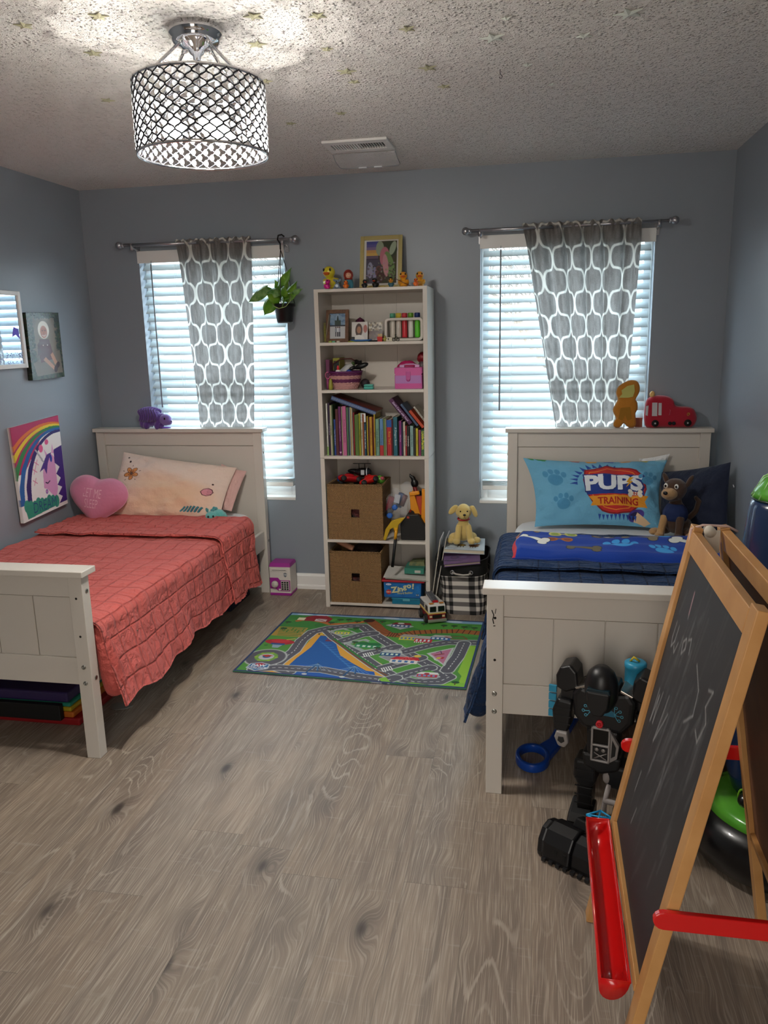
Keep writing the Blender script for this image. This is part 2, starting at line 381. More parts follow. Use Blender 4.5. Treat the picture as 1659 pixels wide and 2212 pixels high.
def grid(name, P, m, parent=None, cv=None, closed_back=None, skirt=None, uv=None, backcol=None):
    """P (ny,nx,3) points; cv a print of the same size; closed_back a second grid; skirt an offset vector for thickness"""
    ny, nx = P.shape[:2]; V = P.reshape(-1, 3); idx = np.arange(ny*nx).reshape(ny, nx)
    F = np.stack([idx[:-1, :-1], idx[1:, :-1], idx[1:, 1:], idx[:-1, 1:]], -1).reshape(-1, 4)
    col = cv.A.reshape(-1, 3) if cv is not None else np.ones((len(V), 3))
    ring = np.concatenate([idx[0, :], idx[1:, -1], idx[-1, -2::-1], idx[-2:0:-1, 0]])
    if closed_back is not None:
        o = len(V); V = np.vstack([V, closed_back.reshape(-1, 3)]); F = np.vstack([F, F[:, ::-1]+o])
        bc = np.tile(cv.c(backcol) if backcol else (cv.A[0, 0] if cv is not None else np.ones(3)), (ny*nx, 1)); col = np.vstack([col, bc])
        n = len(ring); F = np.vstack([F, np.stack([ring, ring+o, np.roll(ring, -1)+o, np.roll(ring, -1)], -1)])
    extra = []
    if skirt is not None:
        o = len(V); sv = V[ring]+np.array(skirt); V = np.vstack([V, sv]); n = len(ring)
        k = np.arange(n); F = np.vstack([F, np.stack([ring, k+o, (k+1) % n+o, np.roll(ring, -1)], -1)])
        sc_ = np.tile(cv.c(backcol), (n, 1)) if (backcol and cv is not None) else col[ring]; col = np.vstack([col, sc_])
        c4 = [o, o+nx-1, o+nx-1+ny-1, o+2*(nx-1)+ny-1]; F = np.vstack([F, [c4]])
    me = bpy.data.meshes.new(name); me.vertices.add(len(V)); me.vertices.foreach_set('co', V.astype(np.float32).ravel())
    me.loops.add(F.size); me.loops.foreach_set('vertex_index', F.astype(np.int32).ravel())
    me.polygons.add(len(F)); me.polygons.foreach_set('loop_start', np.arange(0, F.size, 4, dtype=np.int32))
    sm = np.ones(len(F), bool)
    if skirt is not None: sm[-(len(ring)+1):] = False
    me.polygons.foreach_set('use_smooth', sm); me.update(calc_edges=True); me.validate()
    ca = me.color_attributes.new('Col', 'FLOAT_COLOR', 'POINT'); lc = np.where(col <= .04045, col/12.92, ((np.clip(col, 0, 1)+.055)/1.055)**2.4)
    ca.data.foreach_set('color', np.hstack([lc, np.ones((len(lc), 1))]).astype(np.float32).ravel())
    if uv is not None:
        u = uv.reshape(-1, 2); 
        if len(u) < len(V): u = np.vstack([u, u, u])[:len(V)]
        l = me.uv_layers.new(name='UVMap'); l.data.foreach_set('uv', u[F.ravel()].astype(np.float32).ravel())
    me.materials.append(m); o = bpy.data.objects.new(name, me); C.objects.link(o)
    if parent is not None: o.parent = parent
    return o
def sheet(cv, origin, right, down):
    o = np.array(origin, float); r_ = np.array(right, float); d = np.array(down, float)
    return o+(cv.X/cv.ux)[..., None]*r_+(cv.Y/cv.uy)[..., None]*d
def cushion(name, P00, P10, P11, P01, T, cv, parent=None, m=None, pinch=.06, p=2.6, back=None, wr=.004, seed=1, side=1):
    """inflated cushion between four corners (top left, top right, bottom right, bottom left)"""
    nx, ny = cv.nx, cv.ny; u = cv.X/cv.ux; v = cv.Y/cv.uy; P00, P10, P11, P01 = [np.array(q, float) for q in (P00, P10, P11, P01)]
    uu = .5+(u-.5)*(1-pinch*(1-(2*v-1)**2)); vv = .5+(v-.5)*(1-pinch*1.1*(1-(2*u-1)**2))
    B = (P00*((1-uu)*(1-vv))[..., None]+P10*(uu*(1-vv))[..., None]+P01*((1-uu)*vv)[..., None]+P11*(uu*vv)[..., None])
    n = np.cross(P10-P00, P01-P00); n = -n/np.linalg.norm(n)*side
    h = T*((1-np.abs(2*u-1)**p)*(1-np.abs(2*v-1)**p))**.62
    edge = np.minimum(1, h/(T*.3+1e-9))
    w1 = smooth_noise(nx, ny, 9, 7, seed)*wr*3+smooth_noise(nx, ny, 22, 16, seed+1)*wr
    F_ = B+n*(h+w1*edge)[..., None]; G = B-n*(h*.9)[..., None]
    return grid(name, F_, m or PRINTF, parent, cv, closed_back=G, backcol=back)

# ---------------------------------------------------------------- room
XL, XR, H, YB = -2.169, 1.5265, 2.44, -5.35
FLOORM = floor_material(); CEILM = ceiling_material()
struct(MB().box((XL-.1, .15, -.1), (XR+.1, YB-.1, 0)).build('floor', FLOORM))
struct(MB().box((XL-.1, .15, H), (XR+.1, YB-.1, H+.1)).build('ceiling', CEILM))
WINS = [(-1.82, -.91), (.222, 1.148)]; WZ0, WZ1 = .583, 2.075
b = MB(); xs = [XL-.1, WINS[0][0], WINS[0][1], WINS[1][0], WINS[1][1], XR+.1]
for i in (0, 2, 4): b.box((xs[i], 0, 0), (xs[i+1], .14, H))
for x0, x1 in WINS: b.box((x0, 0, 0), (x1, .14, WZ0)); b.box((x0, 0, WZ1), (x1, .14, H))
struct(b.build('wall_back', WALLP))
struct(MB().box((XL-.1, 0, 0), (XL, YB, H)).build('wall_left', WALLP))
struct(MB().box((XR, 0, 0), (XR+.1, YB, H)).build('wall_right', WALLP))
b = MB(); b.box((XL, YB-.1, 0), (-.25, YB, H)).box((.65, YB-.1, 0), (XR, YB, H)).box((-.25, YB-.1, 2.05), (.65, YB, H))
struct(b.build('wall_front', WALLP))
# baseboards
def base(name, a, b_, nrm):
    q = MB(); a = Vector(a); b_ = Vector(b_); n = Vector(nrm)
    prof = [(0, 0), (.016, 0), (.016, .02), (.012, .03), (.012, .085), (.006, .092), (.004, .096), (0, .1)]
    vs = [a+n*x+Vector((0, 0, z)) for x, z in prof]+[b_+n*x+Vector((0, 0, z)) for x, z in prof]; k = len(prof)
    q.add(vs, [(i, i+1, k+i+1, k+i) for i in range(k-1)]+[tuple(range(k))[::-1], tuple(range(k, 2*k))]); struct(q.build(name, WHITE2))
base('baseboard_back', (XL, 0, 0), (XR, 0, 0), (0, -1, 0)); base('baseboard_left', (XL, 0, 0), (XL, YB, 0), (1, 0, 0)); base('baseboard_right', (XR, 0, 0), (XR, YB, 0), (-1, 0, 0))
# windows: white vinyl sash, meeting rail, glass, sill
FR = mat('white_vinyl', 'e6e8e8', .35)
PANE = bpy.data.materials.new('window_pane'); PANE.use_nodes = True; nt = PANE.node_tree
for n in list(nt.nodes):
    if n.type == 'BSDF_PRINCIPLED': nt.nodes.remove(n)
tr = nt.nodes.new('ShaderNodeBsdfTransparent'); gl = nt.nodes.new('ShaderNodeBsdfGlossy'); gl.inputs['Roughness'].default_value = .02
ms = nt.nodes.new('ShaderNodeMixShader'); ms.inputs[0].default_value = .06
nt.links.new(tr.outputs[0], ms.inputs[1]); nt.links.new(gl.outputs[0], ms.inputs[2]); nt.links.new(ms.outputs[0], nt.nodes['Material Output'].inputs[0])
for k, (x0, x1) in enumerate(WINS):
    root = bpy.data.objects.new('window_%d' % (k+1), None); C.objects.link(root); struct(root); root.location = ((x0+x1)/2, .1, WZ0)
    cx = (x0+x1)/2; W2 = (x1-x0)/2
    def L(a, c): return (a[0]-cx, a[1]-.1, a[2]-WZ0), (c[0]-cx, c[1]-.1, c[2]-WZ0)
    b = MB(); t = .045
    for a, c in (((x0, .075, WZ0), (x0+t, .135, WZ1)), ((x1-t, .075, WZ0), (x1, .135, WZ1)), ((x0+t, .075, WZ0), (x1-t, .135, WZ0+.07)), ((x0+t, .075, WZ1-.05), (x1-t, .135, WZ1)), ((x0+t, .085, 1.30), (x1-t, .13, 1.345)), ((x0+t, .08, WZ0+.07), (x0+t+.03, .12, 1.30)), ((x1-t-.03, .08, WZ0+.07), (x1-t, .12, 1.30))):
        b.box(*L(a, c))
    b.build('window_frame', FR, root, bevel=.003)
    MB().box(*L((x0+t, .105, WZ0+.07), (x1-t, .109, WZ1-.05))).build('window_pane', PANE, root)
    MB().box(*L((x0+.001, -.004, WZ0-.012), (x1-.001, .08, WZ0+.006))).build('window_sill', WHITE2, root, bevel=.002)
# bare trees and a pale yard outside
struct(tag(MB().box((-9, .6, -.9), (9, 14, -.8)).build('yard_ground', mat('winter_lawn', '8f8f7c', .9, vary=(2, 'b7b2a2', .8))), 'pale winter lawn outside the windows', 'ground'))
def tree(x, y, seed, label):
    g = random.Random(seed); root = thing('bare_tree', label, 'tree', (x, y, -.8), group=None)
    b = MB(); tips = []
    def grow(p, d, L_, r_, dep):
        q = p+d*L_; b.tube([p, (p+q)/2+Vector((g.uniform(-.04, .04), 0, g.uniform(-.02, .02)))*L_, q], [r_, r_*.85, r_*.7], n=5, caps=False)
        if dep == 0: return
        for _ in range(3):
            nd = (d+Vector((g.uniform(-.8, .8), g.uniform(-.7, .7), g.uniform(-.25, .6)))).normalized(); grow(q, nd, L_*g.uniform(.55, .8), r_*.6, dep-1)
    grow(Vector((0, 0, 0)), Vector((0, 0, 1)), 1.5, .07, 5)
    b.build('trunk_and_branches', mat('grey_bark', '9c948c', .9), root)
tree(-1.9, 5.2, 3, 'bare grey tree seen between the slats of the left window')
tree(.9, 9.5, 8, 'bare grey tree seen between the slats of the right window')
# ---------------------------------------------------------------- blinds
def blind(x0, x1, zbot, wandx, cords, label, wand_len):
    cx = (x0+x1)/2; root = thing('window_blind', label, 'blind', (cx, .03, WZ1-.005), group='white slatted blinds in the two windows')
    hw = (x1-x0)/2; top = WZ1-.005
    Z = lambda z: z-top
    MB().box((-hw-.012, -.045, Z(2.008)), (hw+.012, -.038, Z(2.078))).box((-hw+.01, -.035, Z(2.03)), (hw-.01, .02, Z(2.068))).build('valance', WHITE2, root, bevel=.002)
    b = MB(); pitch = .050; z = 1.985; a = R(38); wd = .0285; nst = 0
    while z > zbot+.06:
        c, s = math.cos(a)*wd, math.sin(a)*wd; P = []
        for t in (-1, -.5, 0, .5, 1):
            P.append((t*c, t*s+.0022*(1-t*t)))
        vs = []
        for X_ in (-hw+.006, hw-.006):
            for y, zz in P: vs.append((X_, y, Z(z)+zz))
            for y, zz in P[::-1]: vs.append((X_, y, Z(z)+zz-.0022))
        n = 10; fs = [(i, (i+1) % n, n+(i+1) % n, n+i) for i in range(n)]+[tuple(range(n))[::-1], tuple(range(n, 2*n))]
        b.add(vs, fs); z -= pitch
    k = 0
    while z-.0 > zbot+.028 and k < 8:   # slats resting on the bottom rail
        b.box((-hw+.006, -.025, Z(zbot+.030+k*.0075)), (hw-.006, .025, Z(zbot+.0335+k*.0075))); k += 1
        if zbot+.03+k*.0075 > z+.02: break
    b.build('slats', BLINDM, root)
    MB().box((-hw+.006, -.026, Z(zbot)), (hw-.006, .026, Z(zbot+.026))).build('bottom_rail', WHITE2, root, bevel=.004)
    for c_ in cords:
        q = MB(); x = c_-cx
        for y in (-.027, .027): q.tube([(x, y, Z(2.03)), (x, y, Z(zbot+.02))], .0008, 5)
        q.tube([(x+.006, 0, Z(2.03)), (x+.006, 0, Z(zbot+.02))], .0011, 5); q.build('cord', mat('white_cord', 'eef2f4', .7), root)
    q = MB(); x = wandx-cx; q.tube([(x, -.05, Z(2.0)), (x, -.052, Z(2.0-wand_len))], .0045, 8).tube([(x, -.045, Z(2.02)), (x, -.05, Z(1.995))], .0015, 6)
    q.build('wand', mat('grey_wand', '8d9296', .3), root)
blind(-1.812, -.918, .655, -1.735, (-1.60, -1.10), 'white slatted blind in the left window', .85)
blind(.232, 1.138, .650, .335, (.40, .97), 'white slatted blind in the right window', .88)

# ---------------------------------------------------------------- curtains and rods
def rod(x0, x1, z0, z1, label, y=-.09):
    root = thing('curtain_rod', label, 'curtain rod', (x0, y, z0)); d = (x1-x0, 0, z1-z0); m = .45
    MB().tube([(0, 0, 0), (d[0]*m, 0, d[2]*m)], .0095, 14).tube([(d[0]*m-.01, 0, d[2]*m), d], .0078, 14).build('rod', STEEL, root)
    for s, p in ((-1, (0, 0, 0)), (1, d)):
        MB().ell((p[0]+s*.022, 0, p[2]), .021, 20).lathe([(.012, -.008), (.014, 0), (.011, .008)], 16, M=Matrix.Translation((p[0], 0, p[2])) @ Matrix.Rotation(PI/2, 4, 'Y')).build('finial', STEEL, root)
        q = p[0]-s*.055; MB().tube([(q, 0, p[2]-.014), (q, .05, p[2]-.02), (q, .088, p[2]-.03)], .005, 8).box((q-.012, .082, p[2]-.06), (q+.012, .0895, p[2])).tube([(q, 0, p[2]+.008), (q, 0, p[2]-.03)], .011, 10).build('bracket', STEEL, root)
    return root
rod(-1.87, -.835, 2.106, 2.097, 'brushed nickel curtain rod with ball ends over the left window')
rod(.17, 1.207, 2.095, 2.101, 'brushed nickel curtain rod with ball ends over the right window')
CURT = mat('grey_linen_curtain', 'ffffff', .9, attr='Col', transl=.42, bump=(300, .3, .002))
def curtain(x0, x1, xb0, xb1, zt, zb, fabric_w, folds, seed, label, y=-.09):
    nx, ny = 300, 460; root = thing('curtain', label, 'curtain', ((x0+x1)/2, y, zt), group=None); cx = (x0+x1)/2
    cv = Cv(nx, ny, fabric_w, zt-zb, '8a8683'); a, h = .165, .235; lw = .0075
    Xf, Yf = cv.X, cv.Y; M_ = np.zeros_like(Xf)
    ph = 2*PI*(Yf+.05)/h
    qq = np.mod(ph+PI/2, PI)/(PI/2)-1; sh = np.sign(np.cos(ph))*(.16+.84*np.sqrt(np.clip(1-qq**2, 0, 1)))
    yy = np.linspace(-.02, zt-zb+.02, 150); ph_ = 2*PI*(yy+.05)/h; q_ = np.mod(ph_+PI/2, PI)/(PI/2)-1; sh_ = np.sign(np.cos(ph_))*(.20+.80*np.sqrt(np.clip(1-q_**2, 0, 1)))
    mk = Cv(nx, ny, fabric_w, zt-zb, '000000')
    for k in range(-1, int(fabric_w/(a/2))+3):
        s = 1 if k % 2 == 0 else -1; mk.line(np.stack([k*a/2+s*a/4*.93*sh_, yy], 1), .0125, 'ffffff')
    M_ = mk.A[..., 0]
    weave = np.random.RandomState(seed).rand(ny, nx)*.06-.03+smooth_noise(nx, ny, 90, 30, seed)*.10
    cv.A = cv.A+weave[..., None]; cv.A = cv.A*(1-M_[..., None])+np.array([.92, .91, .88])*M_[..., None]
    t = np.linspace(0, 1, ny)[:, None]; u = np.linspace(0, 1, nx)[None, :]
    g = np.random.RandomState(seed); wob = sum(g.uniform(.3, 1)*np.sin(2*PI*(k*u+g.rand())+t*g.uniform(-1, 1)) for k in (1, 2, 3))*.012
    uu = u+wob
    X = (x0-cx)*(1-uu)*(1-t)+(x1-cx)*uu*(1-t)+(xb0-cx)*(1-uu)*t+(xb1-cx)*uu*t
    amp = .021*(1-t)+.019*t; f1 = np.sin(2*PI*folds*uu+.6*np.sin(5*u+seed)+.8*t)
    gat = np.exp(-(t/.06)**2); fine = np.sin(2*PI*folds*3.1*uu+seed)*.004*(gat+.15)
    depth = amp*(f1+.35*np.sin(2*PI*folds*1.9*uu+2+1.5*t))
    Yg = depth*(1-.75*gat)+fine-.006*0
    X = X+.006*np.cos(2*PI*folds*uu+.8*t)*(1-gat)
    Zg = -t*(zt-zb)+0*u+.004*np.sin(2*PI*folds*2.3*uu)*gat
    sleeve = np.exp(-((t*(zt-zb)-.014)/.012)**2)*.012
    Yg = Yg*(1-.45*t)+.066*np.clip(t*1.25, 0, 1)**.8
    P = np.stack([X, Yg-sleeve, Zg], -1); grid('fabric', P, CURT, root, cv)
    # rod pocket and hem: the doubled cloth behind
    k = int(ny*.062); c2 = Cv(nx, k, fabric_w, .06, '77736f'); Pb = P[:k].copy(); Pb[..., 1] = Pb[..., 1]+.004+2*sleeve[:k]; grid('rod_pocket', Pb, CURT, root, c2)
curtain(-1.535, -1.075, -1.50, -1.155, 2.122, .99, .66, 5, 3, 'narrow grey curtain with white trellis print gathered over the left window')
curtain(.452, 1.066, .655, 1.025, 2.120, .99, .92, 6, 5, 'wider grey curtain with white trellis print narrowing downwards over the right window')

# ---------------------------------------------------------------- beds
HH, HF, PWD, CAPD, OV, CT, BW, BL = 1.029, .7453, .0548, .0933, .0133, .023, 1.0806, 2.0013
HOLE = plain('1a1614', .8); BOLT = mat('bolt_steel', '9a9a94', .3, 1)
def bed(x0, yh, label):
    root = thing('bed_frame', label, 'bed', (x0, yh-1.0, 0), group=None); W = BW; p = PWD; yf = -1.0013; y0 = 1.0  # local: head post front face at y0
    d = .049
    def panel(nm, yfront, top, ztr, zbr, zb, grooves, fd):   # framed board: top rail, recessed boards, bottom rail
        q = MB(); q.box((p, yfront, ztr), (W-p, yfront+.022, top)).box((p, yfront, zb), (W-p, yfront+.022, zbr))
        for s_ in (p, W-p-.03): q.box((s_, yfront+.001, zbr), (s_+.03, yfront+.021, ztr)) if False else None
        n = grooves; bw = (W-2*p)/n
        for i in range(n):
            a = p+i*bw+(.0018 if i else 0); c = p+(i+1)*bw-(.0018 if i < n-1 else 0); q.box((a, yfront+.008, zbr), (c, yfront+.015, ztr-.0042))
        q.box((p, yfront+.0155, zbr-.01), (W-p, yfront+.021, ztr+.01))
        return q.build(nm, WHITE, root, bevel=.0008)
    panel('headboard', y0+.010, HH-CT, .925, .36, .28, 1, 1)
    panel('footboard', yf+.010, HF-CT, .642, .403, .297, 6, -1)
    MB().box((-OV, y0-OV, HH-CT), (W+OV, y0-OV+CAPD, HH)).build('headboard_cap', WHITE, root, bevel=.0025)
    MB().box((-OV, yf-OV, HF-CT), (W+OV, yf-OV+CAPD, HF)).build('footboard_cap', WHITE, root, bevel=.0025)
    for ax in (0, W-p):
        for yy, hz in ((y0, HH-CT), (yf, HF-CT)):
            MB().box((ax, yy, 0), (ax+p, yy+d, hz)).build('leg', WHITE, root, bevel=.002)
    for ax, s in ((.013, 1), (W-.013-.022, 1)):
        MB().box((ax, yf+d-.001, .286), (ax+.022, y0+.0, .397)).build('side_rail', WHITE, root, bevel=.003)
    for ax in (p*.5, W-p*.5):
        q = MB()
        for z in (.64, .493): q.tube([(ax, yf-.0006, z), (ax, yf+.004, z)], .0045, 12)
        q.build('screw_hole', HOLE, root)
        for z in (.372, .308):
            MB().lathe([(.0085, 0), (.0085, .002), (.006, .0035), (.003, .0032), (.003, .001), (0, .001)], 16, M=Matrix.Translation((ax, yf, z)) @ Matrix.Rotation(PI/2, 4, 'X')).build('bolt', BOLT, root)
    for ax, s in ((0, -1), (W, 1)):
        for yy, z in ((yf+.028, .663), (yf+.028, .321), (y0+.03, .88), (y0+.03, .33)):
            MB().lathe([(.0085, 0), (.0085, .002), (.005, .003), (0, .003)], 14, M=Matrix.Translation((ax, yy, z)) @ Matrix.Rotation(s*PI/2, 4, 'Y')).build('bolt', BOLT, root)
    # slatted base
    q = MB()
    for i in range(13): q.box((.035, -.93+i*.152, .30), (W-.035, -.86+i*.152, .315))
    q.build('slat_base', mat('plain_pine_slats', 'c9ae86', .6), root)
    return root
XB1 = -1.0719; XB0 = XB1-BW; YH1 = -.1145; XR0 = .3879; YH2 = -.1266
b1 = bed(XB0, YH1, 'white wooden bed with the coral quilt along the left wall')
b2 = bed(XR0, YH2, 'white wooden bed with the navy quilt behind the easel')
q = MB(); q.tube([(PWD*.42, -1.0017, .62), (PWD*.36, -1.0017, .635), (PWD*.42, -1.0017, .65), (PWD*.30, -1.0017, .667)], .0018, 5).tube([(PWD*.5, -1.0017, .655), (PWD*.55, -1.0017, .672)], .0012, 5).tube([(PWD*.40, -1.0017, .612), (PWD*.52, -1.0017, .613)], .0016, 5)
q.build('chipped_paint_mark', HOLE, b2)
SHEET = mat('white_cotton_sheet', 'e9eaec', .9, bump=(22, .5, .012), sheen=.1)
def mattress(x0, x1, y0, y1, z0, z1, label):
    b = MB(); r_ = .06; n = 10; cx, cy = (x0+x1)/2, (y0+y1)/2; hx, hy = (x1-x0)/2, (y1-y0)/2; rings = []
    for i in range(n+1):   # rounded box profile
        t = -PI/2+PI*i/n; ins = r_*(1-math.cos(t)); z = (z0+r_ if t < 0 else z1-r_)+r_*math.sin(t); rings.append((ins, z))
    vs = []; K = 48
    for ins, z in rings:
        for j in range(K):
            a = 2*PI*j/K; c, s = math.cos(a), math.sin(a); e = .16
            x = (hx-ins)*math.copysign(abs(c)**e, c); y = (hy-ins)*math.copysign(abs(s)**e, s); vs.append((x, y, z-z0))
    fs = [(i*K+j, i*K+(j+1) % K, (i+1)*K+(j+1) % K, (i+1)*K+j) for i in range(len(rings)-1) for j in range(K)]+[tuple(range(K))[::-1], tuple((len(rings)-1)*K+j for j in range(K))]
    b.add(vs, fs, 0, True); return tag(b.build('mattress', SHEET, loc=(cx, cy, z0)), label, 'mattress')
mattress(XB0+.045, XB1-.042, -1.98-.06, YH1-.012, .318, .522, 'white sheeted mattress showing at the head of the coral quilted bed')
mattress(XR0+.042, XR0+BW-.045, -2.06, YH2-.012, .318, .515, 'white sheeted mattress showing at the head of the navy quilted bed')

def quilt_material(name, col, dark, sq, spec=.3, attr=None):
    m = bpy.data.materials.new(name); m.use_nodes = True; nt = m.node_tree; N = nt.nodes; L = nt.links; b = N['Principled BSDF']
    b.inputs['Roughness'].default_value = .85; b.inputs['Sheen Weight'].default_value = .05; b.inputs['Specular IOR Level'].default_value = .2
    uv = N.new('ShaderNodeUVMap'); s = N.new('ShaderNodeSeparateXYZ'); L.new(uv.outputs[0], s.inputs[0])
    def mth(op, a, b_=None):
        n = N.new('ShaderNodeMath'); n.operation = op
        for i, v in enumerate((a, b_)):
            if v is None: continue
            if isinstance(v, (int, float)): n.inputs[i].default_value = v
            else: L.new(v, n.inputs[i])
        return n.outputs[0]
    def seam(v, p):
        f = mth('FRACT', mth('DIVIDE', v, p)); d = mth('MULTIPLY', mth('MINIMUM', f, mth('SUBTRACT', 1.0, f)), p)
        r_ = N.new('ShaderNodeMapRange'); r_.interpolation_type = 'SMOOTHERSTEP'; L.new(d, r_.inputs[0]); r_.inputs[2].default_value = .007; return r_.outputs[0]
    puff = mth('MULTIPLY', seam(s.outputs[0], sq), seam(s.outputs[1], sq))
    tc = N.new('ShaderNodeTexCoord'); n1 = N.new('ShaderNodeTexNoise'); n1.inputs['Scale'].default_value = 30; n1.inputs['Detail'].default_value = 4; n1.inputs['Distortion'].default_value = .6
    mp = N.new('ShaderNodeMapping'); mp.inputs['Scale'].default_value = (2.2, .8, 1.2) ; L.new(tc.outputs['Object'], mp.inputs[0]); mp.inputs['Rotation'].default_value = (0, 0, .25)
    L.new(mp.outputs[0], n1.inputs['Vector'])
    mp2 = N.new('ShaderNodeMapping'); mp2.inputs['Scale'].default_value = (.7, 3.4, 2.4); mp2.inputs['Rotation'].default_value = (0, 0, -.1); L.new(tc.outputs['Object'], mp2.inputs[0])
    n2 = N.new('ShaderNodeTexNoise'); n2.inputs['Scale'].default_value = 9; n2.inputs['Detail'].default_value = 3; n2.inputs['Distortion'].default_value = .8; L.new(mp2.outputs[0], n2.inputs['Vector'])
    hgt = mth('ADD', mth('MULTIPLY', puff, .5), mth('ADD', mth('MULTIPLY', n1.outputs[0], .9), mth('MULTIPLY', n2.outputs[0], 1.5)))
    bp = N.new('ShaderNodeBump'); bp.inputs['Strength'].default_value = .8; bp.inputs['Distance'].default_value = .016; L.new(hgt, bp.inputs['Height']); L.new(bp.outputs[0], b.inputs['Normal'])
    mx = N.new('ShaderNodeMix'); mx.data_type = 'RGBA'; L.new(puff, mx.inputs[0]); mx.inputs[6].default_value = (*lin(dark), 1); mx.inputs[7].default_value = (*lin(col), 1); L.new(mx.outputs[2], b.inputs['Base Color'])
    return m
CORAL = quilt_material('coral_quilted_cotton', 'cb655e', 'bd5851', .088)
NAVYQ = quilt_material('navy_quilted_cotton', '1e3558', '172b49', .088)
def quilt(name, root, m, xa, xe, y0, y1, zt, drop, flare, side, seed, lift=0., nx=150, ny=230, hemwave=.012, endflare=0., pull=0.):
    """cloth lying from xa to the bed edge xe, then hanging down by drop; side=+1 hangs on the +x side"""
    s = np.linspace(0, 1, nx)[None, :]; v = np.linspace(0, 1, ny)[:, None]; r_ = .05
    flat = abs(xe-xa)-r_; tot = flat+PI/2*r_+drop; S = s*tot
    a = np.clip((S-flat)/r_, 0, PI/2); ext = np.clip(S-flat-PI/2*r_, 0, None)
    X = np.minimum(S, flat)+(r_+lift)*np.sin(a); Z = zt+lift-(r_+lift)*(1-np.cos(a))-ext
    e = ext/drop; y = y0+(y1-y0)*v
    pl = np.sin(y*17+seed+.6*np.sin(y*5))*.5+np.sin(y*31+seed*2)*.3+np.sin(y*7.3+seed)*.5
    X = X+e**1.15*flare*(1+.0*y)+e*(.011*pl)+e**1.6*endflare*v**3
    Z = Z+e*hemwave*np.sin(y*9+seed)+e*pull*v**5+e*hemwave*.6*np.sin(y*23+seed*1.3)
    w1 = smooth_noise(nx, ny, 16, 22, seed); w2 = smooth_noise(nx, ny, 40, 60, seed+1)
    Z = Z+(1-e)*(w1*.012+w2*.004); X = X+(np.clip(a/(PI/2), 0, 1))*(w1*.012+w2*.007)
    Y = y+w1*.006+0*X
    X = xa+side*X
    P = np.stack([X, Y, Z], -1); UV = np.stack([S+0*v, -y+0*s], -1)
    B = P.copy(); th = .009; nrm = np.cross(np.gradient(P, axis=0), np.gradient(P, axis=1)); nrm /= np.linalg.norm(nrm, axis=-1, keepdims=True)+1e-12
    if nrm[5, 5, 2] < 0: nrm = -nrm
    B -= nrm*th
    return grid(name, P-np.array(root.location) if root else P, m, root, closed_back=(B-np.array(root.location) if root else B), uv=UV)
q1 = thing('quilt', 'coral quilted bedspread draped over the left bed with a folded top band', 'quilt', (-1.6, -1.2, .52))
quilt('bedspread', q1, CORAL, XB0+.03, -1.052, -.46, -2.055, .535, .29, .035, 1, 1.0, endflare=.05, pull=-.005)
quilt('folded_band', q1, CORAL, XB0+.03, -1.045, -.42, -.87, .553, .325, .035, 1, 2.2, lift=.004, ny=110, endflare=.015)
MB().box((0, -.006, -.018), (.0025, .006, .018)).build('green_tag', plain('3f8f6a', .6), q1, loc=(.560, -.62, -.13))
q2 = thing('quilt', 'navy quilted bedspread draped over the right bed', 'quilt', (.95, -1.3, .52))
quilt('bedspread', q2, NAVYQ, XR0+BW-.03, .372, -.66, -2.055, .530, .255, .035, -1, 3.0, endflare=.03, pull=-.005, hemwave=.006)
quilt('folded_band', q2, NAVYQ, XR0+BW-.03, .366, -.62, -1.24, .548, .29, .03, -1, 4.4, lift=.004, ny=120)

for rt, m_, s_, P_ in ((q1, CORAL, 1, [(-1.10, -2.03, .515, .012), (-1.068, -2.028, .46, .030), (-1.052, -2.022, .36, .040), (-1.042, -2.015, .28, .046), (-1.036, -2.01, .232, .044), (-1.034, -2.008, .222, .02)]), (q2, NAVYQ, -1, [(.415, -2.03, .51, .012), (.386, -2.028, .45, .028), (.366, -2.015, .36, .038), (.355, -2.0, .29, .046), (.350, -1.99, .245, .046), (.348, -1.985, .225, .022)])):
    b = MB(); b.tube([tuple(np.array(p[:3])-np.array(rt.location)) for p in P_], [p[3] for p in P_], 18); b.build('corner_fold', m_, rt, subs=1)
# ---------------------------------------------------------------- things on the left bed
def lerp(a, b_, t): return tuple(x+(y-x)*t for x, y in zip(a, b_))
cv = Cv(300, 200, 3, 2, 'e6cdbd')
for k in range(7): cv.ell(1.5+.25*math.sin(k*2.1), .9+.16*k, 1.0-.05*k, .26, 'e3b892', .2, .28, .8)
cv.ell(2.3, 1.5, .6, .5, 'dfae86', 0, .3, .9); cv.ell(.6, 1.75, .7, .3, 'dfae86', 0, .3, .9); cv.ell(.3, .3, .6, .4, 'e4d3cb', 0, .5, .9)
def flower(cv, x, y, r_, col, ol, n=5, ph=0.):
    for k in range(n):
        a = ph+2*PI*k/n; px, py = x+math.cos(a)*r_*.6, y+math.sin(a)*r_*.6
        cv.ell(px, py, r_*.50, r_*.31, ol, a); cv.ell(px, py, r_*.44, r_*.25, col, a)
    for k in range(n): a = ph+2*PI*k/n; cv.line([(x, y), (x+math.cos(a)*r_*.5, y+math.sin(a)*r_*.5)], .014, ol)
    for k in range(n): a = ph+.6+2*PI*k/n; cv.line([(x+math.cos(a)*r_*1.15, y+math.sin(a)*r_*1.15), (x+math.cos(a)*r_*1.32, y+math.sin(a)*r_*1.32)], .014, ol)
flower(cv, .42, .70, .20, 'd98f52', '3a1e18', 5, .3); flower(cv, .13, 1.72, .15, 'cf4a50', '4a1820', 5, 1.)
cv.ell(.21, .18, .022, .03, '30201e'); cv.ell(.30, .32, .028, .036, '30201e'); cv.ell(2.66, .86, .028, .03, '30201e')
